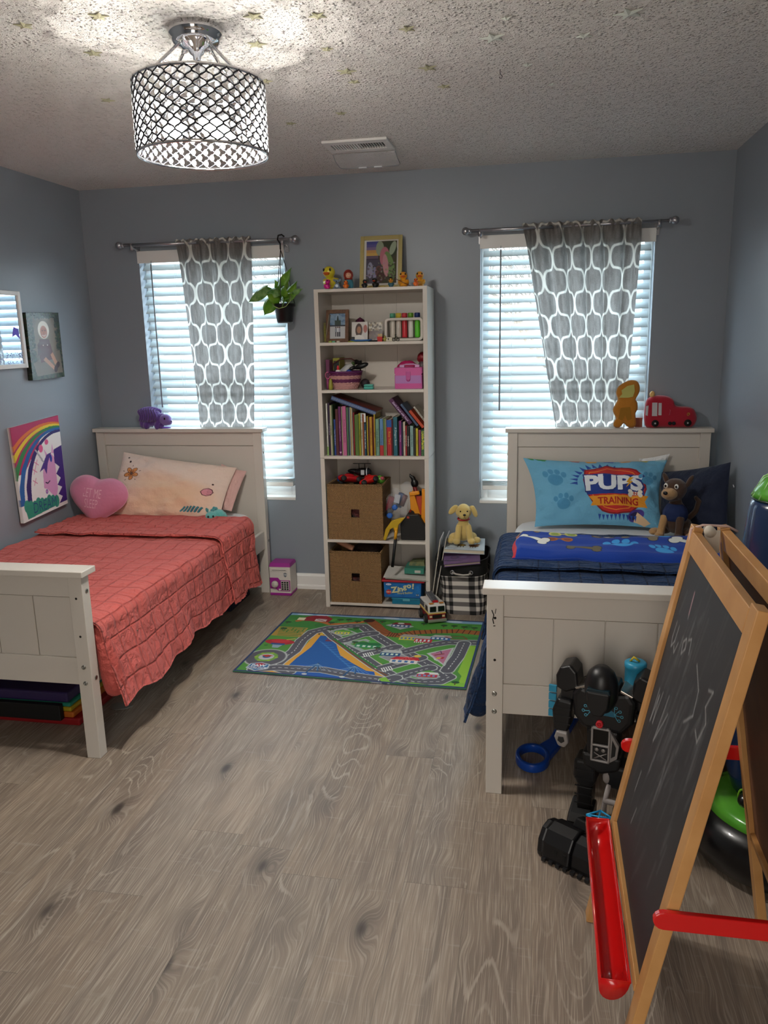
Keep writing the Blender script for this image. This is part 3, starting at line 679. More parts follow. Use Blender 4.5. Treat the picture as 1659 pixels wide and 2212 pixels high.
shell = [(2.40, 1.16), (2.46, 1.06), (2.58, 1.02), (2.68, 1.06), (2.73, 1.16), (2.69, 1.26), (2.58, 1.30), (2.46, 1.26)]
cv.poly(shell, 'd9909a'); cv.line(shell, .02, '4a2028', closed=True)
for t in (1.08, 1.16, 1.24): cv.line([(2.58, t), (2.70, t-.01)], .012, '5a2a30')
for k in range(6): cv.line([(2.0+.09*k, 1.86), (2.08+.09*k, 1.72)], .05, '3f7f8c'); cv.line([(2.03+.09*k, 1.86), (2.11+.09*k, 1.72)], .014, '223a44')
P1 = thing('pillow', 'large peach pillow printed with flowers leaning on the left headboard', 'pillow', (-1.6, -.30, .54))
def rel(p, root): return tuple(np.array(p, float)-np.array(root.location))
cushion('pillowcase', rel((-1.925, -.20, .895), P1), rel((-1.215, -.17, .800), P1), rel((-1.245, -.41, .545), P1), rel((-1.965, -.43, .545), P1), .065, cv, P1, back='e6cdbd', seed=4, pinch=.035, wr=.008)
cv = Cv(80, 80, 1, 1, 'd9b0a8')
cushion('pillow_sham', rel((-1.32, -.150, .82), P1), rel((-1.165, -.145, .775), P1), rel((-1.215, -.30, .56), P1), rel((-1.34, -.30, .56), P1), .02, cv, P1, back='d9b0a8', seed=9)
# heart
def heart_pt(t):
    x = 16*math.sin(t)**3/16.2; y = (13*math.cos(t)-5*math.cos(2*t)-2*math.cos(3*t)-math.cos(4*t))/16.2
    return x*.60+math.sin(t)*.44, y*.58+math.cos(t)*.46-.04
def heart_cushion(label, c, w_, h_, T, rz, tilt):
    root = thing('heart_pillow', label, 'pillow', c); n = 90; rings = 16
    b = MB(); M_ = Matrix.Rotation(rz, 4, 'Z') @ Matrix.Rotation(tilt, 4, 'X') @ Matrix.Rotation(R(6), 4, 'Y')
    for s in (-1, 1):
        vs = [M_ @ Vector((0, s*T, .0))]; fs = []
        for i in range(1, rings+1):
            q = i/rings
            for j in range(n):
                x, y = heart_pt(2*PI*j/n); y = y+.1 ; wv = .05*math.sin(j*1.9)*q**3*(1-q)*4
                vs.append(M_ @ Vector((x*q*w_, s*T*((1-q**2.6)**.6+wv*.25), (y*q-.0)*h_)))
        for j in range(n): fs.append((0, 1+j, 1+(j+1) % n))
        for i in range(rings-1):
            for j in range(n): a = 1+i*n+j; b_ = 1+i*n+(j+1) % n; fs.append((a, b_, b_+n, a+n))
        b.add(vs, fs, 0, True)
    PINKF = mat('pink_velvet', 'd07f9c', .85, sheen=.4, bump=(16, .5, .01)); b.build('heart_body', PINKF, root)
    b = MB(); b.tube([M_ @ Vector((heart_pt(2*PI*j/70)[0]*w_*1.0, 0, (heart_pt(2*PI*j/70)[1]+.1)*h_*1.0)) for j in range(70)], .0028, 6, closed=True); b.build('piping', plain('e0a3b6', .8), root)
    b = MB(); Rx = (M_.to_3x3() @ Vector((1, 0, 0))); Uz = (M_.to_3x3() @ Vector((.07, 0, 1)))
    for tx, z in (('LET ME', .022), ('SLEEP', -.040)):
        V, T_ = text_tris(tx, -.012); wid = .115 if tx[0] == 'L' else .085; sx = wid/(V[:, 0].max()-V[:, 0].min())
        vs = []
        for x, y in V:
            lx, lz = x*sx+.0, y*.05+z; qx, qz = lx/w_, lz/h_; rr = min(.98, math.hypot(qx, qz)*1.05); dep = T*((1-rr**2.6)**.6)+.0015
            vs.append(M_ @ Vector((lx, -dep, lz)))
        b.add(vs, [tuple(int(i) for i in t) for t in T_])
    b.build('stitched_letters', plain('f0c4d0', .7), root); return root
heart_cushion('pink heart shaped pillow stitched LET ME SLEEP in the left bed corner', (-1.965, -.47, .668), .185, .148, .065, R(-3), R(-14))
# teal plush
def teal(label, loc):
    root = thing('plush_toy', label, 'plush toy', loc, R(20)); m = felt('5fb3ae'); d = felt('3f8f92')
    blob('body', [((0, .02, .032), (.045, .05, .032)), ((-.035, -.02, .032), (.034, .032, .030)), ((.04, .0, .02), (.018, .035, .015)), ((.03, .06, .02), (.02, .02, .02))], m, root, .004)
    blob('ear', [((-.055, -.01, .066), (.010, .006, .018), (0, -.4, 0))], d, root, .003); blob('ear', [((-.02, -.005, .070), (.010, .006, .018), (0, .3, 0))], d, root, .003)
    blob('mane', [((-.01, .02, .066), (.014, .02, .012)), ((.01, .045, .062), (.012, .02, .012)), ((-.03, .0, .062), (.01, .012, .010))], d, root, .003)
    MB().lathe([(.006, 0), (.003, .012), (0, .022)], 10, c=(-.045, -.03, .058)).build('horn', plain('a7d6d0', .4), root)
    for x in (-.050, -.022): MB().ell((x, -.049, .036), (.006, .004, .007), 12).build('eye', plain('27363a', .2), root)
    return root
teal('small teal plush creature lying on the white sheet by the peach pillow', (-1.262, -.40, .527))
# purple plush on the headboard
def purple():
    root = thing('plush_toy', 'purple pleated plush animal lying on the left headboard', 'plush toy', (-1.752, -.085, HH)); m = mat('plush_purple', '5b3a86', .95, sheen=.4, bump=(380, .5, .004)); m2 = mat('plush_lilac', '7c63a6', .95, sheen=.4, bump=(380, .5, .004))
    blob('body', [((-.035, .0, .066), (.072, .045, .056)), ((.03, -.005, .055), (.045, .038, .038)), ((-.05, -.035, .02), (.02, .022, .026)), ((.02, -.035, .018), (.018, .022, .026)), ((.045, -.03, .018), (.016, .022, .022)), ((-.08, -.02, .03), (.022, .025, .03))], m, root, .004)
    b = MB()
    for k in range(8):
        t = k/7; x = -.095+.105*t; pts = []
        for j in range(13):
            a = -.35+(PI+.7)*j/12; rr = .062*math.sqrt(max(.15, 1-((x+.04)/.085)**2)); pts.append((x+.012*math.sin(j), -math.cos(a)*rr*.82, .064+math.sin(a)*rr))
        b.tube(pts, .0065, 8)
    b.build('mane', m, root)
    blob('head', [((.070, -.020, .052), (.040, .032, .036)), ((.094, -.030, .040), (.024, .022, .020))], m2, root, .004)
    for s in (-1, 1): MB().ell((.080, -.020+s*.028-.004, .062), (.006, .004, .007), 12).build('eye', plain('120c16', .15), root)
    MB().ell((.116, -.035, .044), (.005, .006, .004), 12).build('nose', plain('2a1a3a', .3), root)
    MB().ell((.06, -.03, .006), (.05, .012, .005), 12).build('foot', plain('7a4fd0', .8), root)
purple()

# ---------------------------------------------------------------- things on the right bed
cv = Cv(420, 240, 4.2, 2.4, '6fb0d0')
for k in range(9): cv.poly([(.5*k, 0), (.5*k+.4, 0), (.5*k+.32, .09+.03*(k % 2)), (.5*k+.1, .07)], ['3f8f5a', '6fb0d0', 'c03f4a', 'e8a33f', '3f6fc0', 'e0a060', 'b8b060', '8fc0d0', '2f8f4a'][k])
# splash and shield with the words
for k in range(16):
    a = PI+PI*k/15; cx, cy = 2.05, 1.05; cv.poly([(cx+math.cos(a-.09)*.9, cy+math.sin(a-.09)*.66), (cx+math.cos(a)*1.16, cy+math.sin(a)*.86), (cx+math.cos(a+.09)*.9, cy+math.sin(a+.09)*.66)], '2a4fa0')
sh = [(1.45, .55), (1.75, .50), (2.1, .32), (2.6, .36), (3.05, .50), (3.35, .75), (3.42, 1.2), (3.25, 1.7), (2.9, 2.0), (2.4, 2.12), (1.95, 2.0), (1.62, 1.7), (1.42, 1.3), (1.38, .9)]
cv.poly(sh, 'c8312c'); cv.line(sh, .05, '8c1f24', closed=True)
shi = [(2.35+(x-2.35)*.86, 1.2+(y-1.2)*.86) for x, y in sh]; cv.line(shi, .03, 'e8862f', closed=True)
cv.poly([(1.35, .70), (3.3, .66), (3.36, 1.42), (1.45, 1.46)], '27408c')
cv.text('PUPS', 2.38, 1.02, .66, '1f3478', -.03, .05, wid=2.0); cv.text('PUPS', 2.36, 1.0, .60, 'e9eef2', -.03, .045, wid=1.9)
cv.poly([(2.86, .78), (2.76, 1.0), (2.84, 1.0), (2.74, 1.2), (2.98, .94), (2.88, .94), (3.0, .78)], 'e8a81f')
cv.poly([(1.5, 1.52), (3.5, 1.44), (3.38, 1.62), (3.46, 1.82), (1.56, 1.86), (1.64, 1.7)], 'e79a2a'); cv.text('TRAINING', 2.48, 1.67, .24, 'b5281f', -.03, .03, wid=1.35)
for dx in (-.17, .17):
    for dy in (-.06, .06): cv.ell(3.06+dx, 1.37+dy, .075, .07, 'f0ead8')
cv.rect(2.89, 1.31, 3.23, 1.43, 'f0ead8'); cv.text('IN', 3.06, 1.37, .11, 'b5281f', 0, .03)
# plain soft colour patches and a megaphone at the foot
cv.ell(3.05, 2.10, .30, .17, '4a3a8c', -.5); cv.ell(3.0, 2.12, .2, .1, '2a2350', -.5); cv.poly([(3.1, 2.0), (3.5, 2.3), (3.3, 2.4), (2.95, 2.3)], 'e6c39a')
for k in range(10): x = 1.8+k*.13; cv.poly([(x, 2.12), (x+.05, 2.3), (x+.1, 2.12)], '2a4fa0')
cv.A = np.roll(cv.A, 30, axis=1)
def paw(cv, x, y, s, col, rot=0):
    cv.ell(x, y+.1*s, .28*s, .22*s, col, rot)
    for k, dx in enumerate((-.33, -.12, .12, .33)): cv.ell(x+dx*s, y-(.12+.12*(k in (1, 2)))*s, .10*s, .13*s, col, rot)
paw(cv, .75, .8, .9, '4f95bd'); paw(cv, .95, 1.7, .8, '4f95bd'); paw(cv, 3.75, .8, .7, '4f95bd')
P2 = thing('pillow', 'light blue pillow printed with a red shield and white letters on the right bed', 'pillow', (.9, -.3, .54))
cushion('pillowcase', rel((.475, -.165, .868), P2), rel((1.245, -.165, .862), P2), rel((1.205, -.40, .532), P2), rel((.545, -.40, .530), P2), .075, cv, P2, back='6fb0d0', seed=14, pinch=.09, wr=.009)
cv = Cv(40, 30, 1, 1, 'e6e6e6'); cushion('pillow_tip', rel((1.10, -.135, .862), P2), rel((1.262, -.135, .892), P2), rel((1.235, -.13, .78), P2), rel((1.1, -.13, .75), P2), .015, cv, P2, back='e6e6e6')
P3 = thing('pillow', 'dark navy quilted pillow standing against the right wall', 'pillow', (1.37, -.40, .53))
NAVP = mat('navy_quilted_pillow', '0d1830', .8, bump=(45, .8, .006), sheen=.1)
cv = Cv(90, 90, 1, 1, '141f38'); cushion('pillowcase', rel((1.205, -.20, .800), P3), rel((1.490, -.50, .905), P3), rel((1.478, -.60, .545), P3), rel((1.20, -.32, .54), P3), .055, cv, P3, m=NAVP, back='141f38', pinch=.05)
MB().tube([(0, 0, 0), (.004, -.004, -.012)], .0018, 6).build('white_tag', plain('e8e8e8', .5), P3, loc=rel((1.497, -.545, .80), P3))
# blue fleece blanket, folded in a band
cv = Cv(420, 150, 4.2, 1.5, '143c98')
for _ in range(60): x, y = rnd.uniform(0, 4.2), rnd.uniform(0, 1.5); cv.ell(x, y, rnd.uniform(.1, .4), .05, '1a45a4', .1, .3, .9)
cv.rect(0, 0, .07, 1.5, 'c2303c'); 
def bone(x, y, s, rot, col='e9e6dc', ol='15203f'):
    c_, s_ = math.cos(rot), math.sin(rot)
    for o_, k in ((ol, 1.18), (col, 1)):
        for a in (-.3, .3):
            for b_ in (-.07, .07): cv.ell(x+(a*c_-b_*s_)*s, y+(a*s_+b_*c_)*s, .1*s*k, .1*s*k, o_)
        cv.line([(x-.3*c_*s, y-.3*s_*s), (x+.3*c_*s, y+.3*s_*s)], .12*s*k, o_)
def shades(x, y, s, col, lens, rot=-.1):
    for d in (-.16, .16): cv.ell(x+d*s, y+d*rot*s, .13*s, .1*s, col); cv.ell(x+d*s, y+d*rot*s, .09*s, .06*s, lens)
    cv.line([(x-.08*s, y), (x+.08*s, y)], .04*s, col)
shades(.95, .22, 1., 'c8c070', '8fa04a'); shades(.92, .62, .9, 'b5651f', '8a4a30'); shades(1.75, .2, .8, '4a3a2a', '7a6a5a')
paw(cv, 2.1, .82, .8, '3f9fe0'); paw(cv, 2.9, .12, .6, '3f9fe0'); paw(cv, 3.9, .3, .7, '3f9fe0')
bone(.38, .62, .9, .5); bone(.2, .15, .7, -.2, '9a7a50'); bone(1.6, .03, .8, .1); bone(2.45, .35, .9, .15, '8a7a60'); paw(cv, 2.85, 1.05, .6, '3f9fe0'); bone(3.45, .55, 1.1, .4); bone(1.35, 1.15, .8, .2, '6a5f45'); bone(3.6, 1.1, .7, .3)
nx, ny = cv.nx, cv.ny; u = cv.X/cv.ux; v = cv.Y/cv.uy
X = .452+(1.44-.452)*u-.012*v+.006*np.sin(v*9); Y = -.735-.385*v+.010*np.sin(u*9)+.006*np.sin(u*23+1)
e_ = np.minimum(1, np.minimum(v, 1-v)*9)*np.minimum(1, u*30); Z = .556+.034*e_**.5+.006*np.sin(u*11+v*3)*e_+.004*np.sin(v*17+u*6)*e_+smooth_noise(nx, ny, 14, 6, 5)*.008
bl = tag(grid('fleece_blanket', np.stack([X, Y, Z], -1)-np.array((.95, -.93, .55)), mat('printed_fleece', 'ffffff', .95, attr='Col', sheen=.05, bump=(200, .4, .004)), None, cv, skirt=(0, 0, -.03)), 'royal blue fleece blanket with bones and paw prints folded across the navy quilt', 'blanket'); bl.location = (.95, -.93, .55)
# brown and tan plush puppy (plain soft toy)
def puppy():
    root = thing('plush_dog', 'brown and tan plush puppy in a blue vest sitting by the blue pillow', 'plush toy', (1.235, -.545, .535), R(-28)); br = mat('plush_brown', '4a3324', .95, sheen=.3, bump=(380, .5, .004)); tn = mat('plush_tan', 'b58c5c', .95, sheen=.3, bump=(380, .5, .004)); bl = mat('blue_cloth', '16264f', .85, bump=(300, .3, .002))
    blob('body', [((0, 0, .085), (.048, .046, .075)), ((.02, .03, .04), (.045, .05, .038)), ((-.045, .02, .022), (.03, .045, .022)), ((.055, .0, .022), (.028, .045, .022)), ((0, -.005, .15), (.026, .026, .03))], br, root, .004)
    blob('vest', [((0, 0, .095), (.054, .052, .052)), ((0, -.004, .125), (.04, .04, .025))], bl, root, .004)
    for s in (-1, 1):
        blob('front_leg', [('t', [(s*.032, -.03, .09), (s*.036, -.05, .045), (s*.038, -.058, .016)], [.018, .016, .017]), ((s*.038, -.072, .013), (.02, .028, .014))], tn if s < 0 else br, root, .004)
    blob('hind_paw', [((-.075, -.025, .015), (.024, .034, .015))], tn, root, .004); blob('hind_paw', [((.080, -.035, .015), (.022, .032, .015))], tn, root, .004)
    blob('head', [((-.005, -.005, .205), (.050, .048, .045)), ((-.01, -.01, .185), (.046, .046, .035))], br, root, .004)
    blob('muzzle', [((-.012, -.050, .190), (.034, .040, .026)), ((-.014, -.076, .192), (.022, .020, .017))], tn, root, .004)
    MB().ell((-.014, -.096, .200), (.010, .007, .008), 12).build('nose', plain('0e0c0c', .25), root)
    for s in (-1, 1): MB().ell((-.008+s*.022, -.046, .222), (.009, .007, .011), 12).build('eye', plain('f0ece4', .25), root); MB().ell((-.008+s*.022, -.0525, .222), (.0048, .003, .006), 10).build('pupil', plain('1a100c', .2), root)
    for s in (-1, 1): blob('ear', [((s*.048, .008, .238), (.011, .016, .034), (0, s*.45, 0))], br, root, .0035)
    root.scale = (1.18,)*3
    blob('tail', [('t', [(.03, .06, .06), (.06, .085, .10), (.07, .08, .145), (.055, .07, .165)], [.012, .013, .012, .008])], br, root, .004)
puppy()
# soft toys on the right headboard
def outline_cushion(name, label, loc, poly, T, m, cat, sc_=1.0):
    root = thing(name, label, cat, loc); n = len(poly); c = Vector((sum(p[0] for p in poly)/n, sum(p[1] for p in poly)/n))
    # refine the outline
    P = []
    for i in range(n):
        p0, p1, p2, p3 = [Vector(poly[(i+k-1) % n]) for k in range(4)]
        for t in (0, .25, .5, .75): P.append(.5*((2*p1)+(p2-p0)*t+(2*p0-5*p1+4*p2-p3)*t*t+(3*p1-p0-3*p2+p3)*t**3))
    b = MB(); bm = bmesh.new()
    rings = [(1, 0), (.99, .3), (.95, .6), (.88, .85), (.75, 1.0), (.45, 1.08), (.15, 1.1)]
    for s in (-1, 1):
        vs = []; k = len(P)
        for q, h in rings:
            for p in P: d = c+(p-c)*q; vs.append((d.x, s*T*h, d.y))
        fs = [(i*k+j, i*k+(j+1) % k, (i+1)*k+(j+1) % k, (i+1)*k+j) for i in range(len(rings)-1) for j in range(k)]+[tuple((len(rings)-1)*k+j for j in range(k))]
        b.add(vs, fs, 0, True)
    b.build('cushion_body', m, root); return root
g = outline_cushion('shaped_cushion', 'orange figure shaped cushion standing on the right headboard by the curtain', (1.025, -.085, HH), [(-.058, .004), (-.03, .0), (-.008, .022), (.015, .002), (.045, .0), (.058, .02), (.052, .075), (.062, .10), (.060, .135), (.050, .155), (.066, .19), (.068, .225), (.052, .252), (.02, .258), (-.015, .245), (-.045, .222), (-.055, .19), (-.045, .155), (-.055, .13), (-.068, .10), (-.062, .075), (-.05, .05), (-.062, .025)], .024, mat('orange_plush', 'b5751f', .9, sheen=.2, bump=(300, .4, .003)), 'cushion')
b = MB(); b.prism([(-.042, .165), (-.025, .185), (-.03, .205), (.0, .228), (.035, .236), (.04, .2), (.032, .17), (.01, .165)], -.0278, -.029, 'y'); b.build('pale_yellow_patch', plain('b9b565', .9), g)
b = MB(); b.prism([(-.04, .05), (-.03, .11), (.02, .115), (.03, .05), (.01, .04), (-.005, .07), (-.02, .04)], -.0272, -.0285, 'y'); b.build('ochre_patch', plain('9a6a1c', .9), g)
RED = mat('red_plush', 'a01228', .9, sheen=.3, bump=(300, .4, .003))
tp = outline_cushion('plush_truck', 'red plush truck with a yellow light on the right headboard', (1.258, -.085, HH), [(-.118, .0), (-.06, -.0), (0, 0), (.08, 0), (.118, .004), (.136, .03), (.138, .06), (.122, .098), (.09, .112), (.045, .115), (.022, .125), (.008, .155), (-.03, .172), (-.085, .172), (-.122, .155), (-.134, .11), (-.134, .04)], .034, RED, 'plush toy')
MB().ell((-.098, -.002, .180), (.014, .014, .018), 14).build('roof_light', plain('d8b06a', .7), tp)
for x0, x1, z0, z1 in ((-.099, -.072, .066, .138), (-.066, -.050, .070, .136)): MB().prism([(x0, z0), (x1, z0), (x1-.002, z1), (x0-.002, z1)], -.0375, -.0392, 'y').build('window_patch', plain('b9b4b4', .7), tp)
MB().prism([(-.131, .07), (-.120, .066), (-.118, .122), (-.131, .118)], -.0275, -.031, 'y').build('window_patch', plain('b9b4b4', .7), tp)
for x, z in ((-.080, .026), (.088, .028)):
    w_ = MB(); w_.lathe([(.0, 0), (.019, 0), (.019, .003), (0, .003)], 20, M=Matrix.Translation((x, -.036, z)) @ Matrix.Rotation(PI/2, 4, 'X')).build('wheel', plain('120e10', .8), tp)
    MB().lathe([(0, .003), (.005, .003), (.005, .004), (0, .004)], 14, M=Matrix.Translation((x, -.036, z)) @ Matrix.Rotation(PI/2, 4, 'X')).build('hub', plain('b0b0b0', .5), tp)
for x in (-.004, .016): MB().lathe([(0, 0), (.010, 0), (.010, .003), (0, .003)], 16, M=Matrix.Translation((x, -.036, .026)) @ Matrix.Rotation(PI/2, 4, 'X')).build('wheel', plain('120e10', .8), tp)
MB().tube([(.088+.008*math.cos(a)*(1-a/12), -.0375, .074+.010*math.sin(a)*(1-a/12)) for a in np.linspace(0, 8, 20)], .0013, 6).build('swirl_mark', plain('c79a3a', .7), tp)
MB().tube([(-.012, -.0385, .072), (-.008, -.040, .072), (-.006, -.040, .098), (-.010, -.0385, .100)], .0012, 6).build('door_handle_stitch', plain('c06070', .7), tp)
# small brick red box standing behind the orange cushion
tag(MB().box((-.02, -.01, 0), (.02, .01, .05)).build('small_box', plain('8a4a38', .6), loc=(1.098, -.055, HH)), 'small brick red box on the right headboard behind the plush truck', 'box')

# ---------------------------------------------------------------- wall pictures (left wall)
def canvas(name, label, corners, depth, cv, cat, m=PRINT, edge='202020'):
    P00, P10, P11, P01 = [np.array(p, float) for p in corners]; u = (cv.X/cv.ux)[..., None]; v = (cv.Y/cv.uy)[..., None]
    P = P00*(1-u)*(1-v)+P10*u*(1-v)+P11*u*v+P01*(1-u)*v; c = P.mean((0, 1)); o = grid(name, P-c, m, None, cv, skirt=(-depth, 0, 0), backcol=edge); o.location = c
    return tag(o, label, cat)
xw = XL+.028
# baby photograph
cv = Cv(130, 200, 1.3, 2.0, '4a4238'); cv.ell(.65, .75, .5, .8, '7d6e5c', 0, .9, .5); cv.speck(260, ['26332a', '31402f', '1c261f', '3d4a3a'], .02, .055, 3, (0, 0, .22, 2), .9); cv.speck(220, ['26332a', '31402f', '1c261f'], .02, .055, 4, (1.1, 0, 1.3, 2)); cv.speck(180, ['26332a', '3a4a35', '1c261f'], .02, .05, 5, (0, 0, 1.3, .16)); cv.speck(120, ['26332a', '3a4a35'], .02, .05, 6, (0, 1.85, 1.3, 2))
cv.poly([(.1, 1.5), (.6, 1.3), (1.2, 1.15), (1.25, 1.85), (.2, 1.9)], '6d6255')
cv.ell(.62, .52, .22, .27, 'e6dfd0'); cv.ell(.62, .58, .135, .185, 'b06a52'); cv.ell(.57, .54, .025, .015, '2a1612'); cv.ell(.68, .54, .025, .015, '2a1612'); cv.line([(.56, .68), (.62, .71), (.69, .67)], .025, 'f0e0d8'); cv.ell(.62, .62, .02, .03, '95523f')
cv.poly([(.42, .80), (.80, .80), (.92, 1.25), (.86, 1.42), (.40, 1.50), (.33, 1.2)], '54202a'); cv.poly([(.33, .95), (.42, .85), (.44, 1.2), (.3, 1.3)], '4a1a24'); cv.poly([(.5, 1.42), (.6, 1.34), (.95, 1.66), (.9, 1.76)], 'b5846a'); cv.poly([(.8, 1.28), (.9, 1.2), (1.05, 1.52), (.95, 1.6)], 'b5846a')
cv.ell(.97, 1.72, .07, .11, '3a1a22', .3); cv.ell(1.07, 1.60, .07, .10, '3a1a22', .5); cv.ell(.55, .98, .018, .018, 'd9c9c0'); cv.ell(.72, .98, .018, .018, 'd9c9c0')
canvas('canvas_print', 'dark canvas photo of a baby in a white hood on the left wall', [(xw, -.695, 1.716), (xw, -.393, 1.722), (xw, -.398, 1.363), (xw, -.70, 1.358)], .028, cv, 'picture', PRINTG, '17140f')
# rainbow painting
cv = Cv(200, 240, 2.0, 2.4, 'e6e3e0')
cv.poly([(0, 0), (2, 0), (2, .35), (1.2, .4), (.3, 1.2), (0, 1.2)], 'b0245a')
cx, cy = 1.95, 1.95
for k, c_ in enumerate(['d9712c', 'e2c52e', '2f7f4a', '1f5fa0', '2a1f66']):
    rx, ry, rx2, ry2 = 2.2-.17*k, 1.80-.065*k, 2.2-.17*(k+1)-.02, 1.80-.065*(k+1)-.01; e0 = PI*(1.02-.012*k); cx = 1.33+.115*k; cy = 1.9
    pts = [(cx+math.cos(a)*rx*(1+.008*math.sin(a*21)), cy+math.sin(a)*ry) for a in np.linspace(e0, PI*1.66, 40)]+[(cx+math.cos(a)*rx2, cy+math.sin(a)*ry2) for a in np.linspace(PI*1.66, e0, 40)]
    cv.poly(pts, c_)
cx = 1.9
cv.poly([(cx+math.cos(a)*1.36, cy+math.sin(a)*1.465) for a in np.linspace(PI, PI*1.54, 40)]+[(2.0, 1.9)], 'e6e3e0')
cv.poly([(1.02, 1.75), (1.05, 1.35), (1.2, 1.0), (1.45, .9), (1.62, 1.05), (1.62, 1.9), (1.5, 2.15), (1.15, 1.8)], 'd79ac4'); cv.poly([(1.25, 1.0), (1.2, .75), (1.33, .92)], 'd9a0c8'); cv.poly([(1.5, .92), (1.58, .68), (1.62, .95)], 'd9a0c8')
cv.poly([(1.62, .85), (2, .8), (2, 2.3), (1.62, 2.3), (1.8, 2.15), (1.62, 2.05), (1.82, 1.9), (1.62, 1.8), (1.8, 1.65), (1.62, 1.5), (1.8, 1.35), (1.6, 1.2)], '3f2478'); cv.poly([(.92, 1.3), (1.1, 1.12), (1.3, .92), (1.5, .9), (1.3, 1.15), (1.2, 1.42), (1.12, 1.25)], '4a2f84')
cv.line([(1.12, 1.62), (1.2, 1.66), (1.3, 1.62)], .03, '2a1f40'); cv.ell(1.12, 1.86, .05, .06, '6a3fa0'); cv.ell(1.12, 1.86, .025, .035, 'd79ac4'); cv.ell(1.46, 1.05, .05, .1, '1f3fa0')
cv.ell(1.08, .72, .09, .10, 'd9588c'); cv.ell(1.35, .60, .08, .07, 'd9588c')
for x, y in ((.82, 1.05), (.72, 1.22), (.68, 1.5)): cv.line([(x-.08, y-.05), (x+.08, y+.06)], .022, 'd9789c'); cv.line([(x-.05, y+.08), (x+.05, y-.08)], .022, 'd9789c')
for x, y in ((.85, .72), (.92, .82), (1.0, .92), (1.05, 1.0)): cv.line([(x, y), (x+.08, y+.08)], .05, 'a8a8b0')
for k in range(9): cv.ell(.22+.16*k, 2.03+.03*(k % 3)+.015*k, .12, .16, '2f8f78')
cv.poly([(.12, 2.0), (1.55, 2.15), (1.4, 2.32), (.2, 2.36)], '2a8a74')
cv.text('DREAM', .98, 2.17, .26, '1f3f78', .06, -.01, wid=1.0)
canvas('painted_canvas', 'childs painting of a rainbow and unicorn reading DREAM leaning on the left wall', [(XL+.02, -.925, 1.126), (XL+.02, -.492, 1.150), (XL+.034, -.515, .640), (XL+.034, -.93, .617)], .02, cv, 'painting', PRINT, 'd9d5cf')
# white frame with glass, mostly outside the photo
root = thing('framed_shadow_box', 'white framed glass shadow box with purple glitter at the left edge of the photo', 'picture frame', (XL, -.93, 1.43))
b = MB(); t = .022; ya, yb, za, zb = -.21, .205, -.002, .392
for a, c in (((.0, ya, za), (.03, ya+t, zb)), ((.0, yb-t, za), (.03, yb, zb)), ((0, ya+t, za), (.03, yb-t, za+t)), ((0, ya+t, zb-t), (.03, yb-t, zb))): b.box(a, c)
b.build('frame', WHITE2, root, bevel=.002)
MB().box((.002, ya+t, za+t), (.006, yb-t, zb-t)).build('backing', plain('20222a', .5), root)
MB().box((.020, ya+t, za+t), (.0215, yb-t, zb-t)).build('glass', mat('picture_glass', 'c8d4e0', .03, .75), root)
b = MB()
for _ in range(260): y, z = rnd.uniform(ya+t, yb-t), rnd.uniform(za+t, za+t+.05+.02*rnd.random()); s = rnd.uniform(.002, .005); b.box((.0216, y, z), (.0225, y+s, z+s), rnd.choice((0, 0, 1)))
b.build('glitter', [plain('3a2f7a', .3), plain('8f88c8', .2)], root)
b = MB(); b.prism([(.11, .16), (.14, .17), (.17, .15), (.165, .2), (.13, .21)], .0216, .0225, 'x'); b.build('purple_bow', plain('5a3fd0', .5), root)

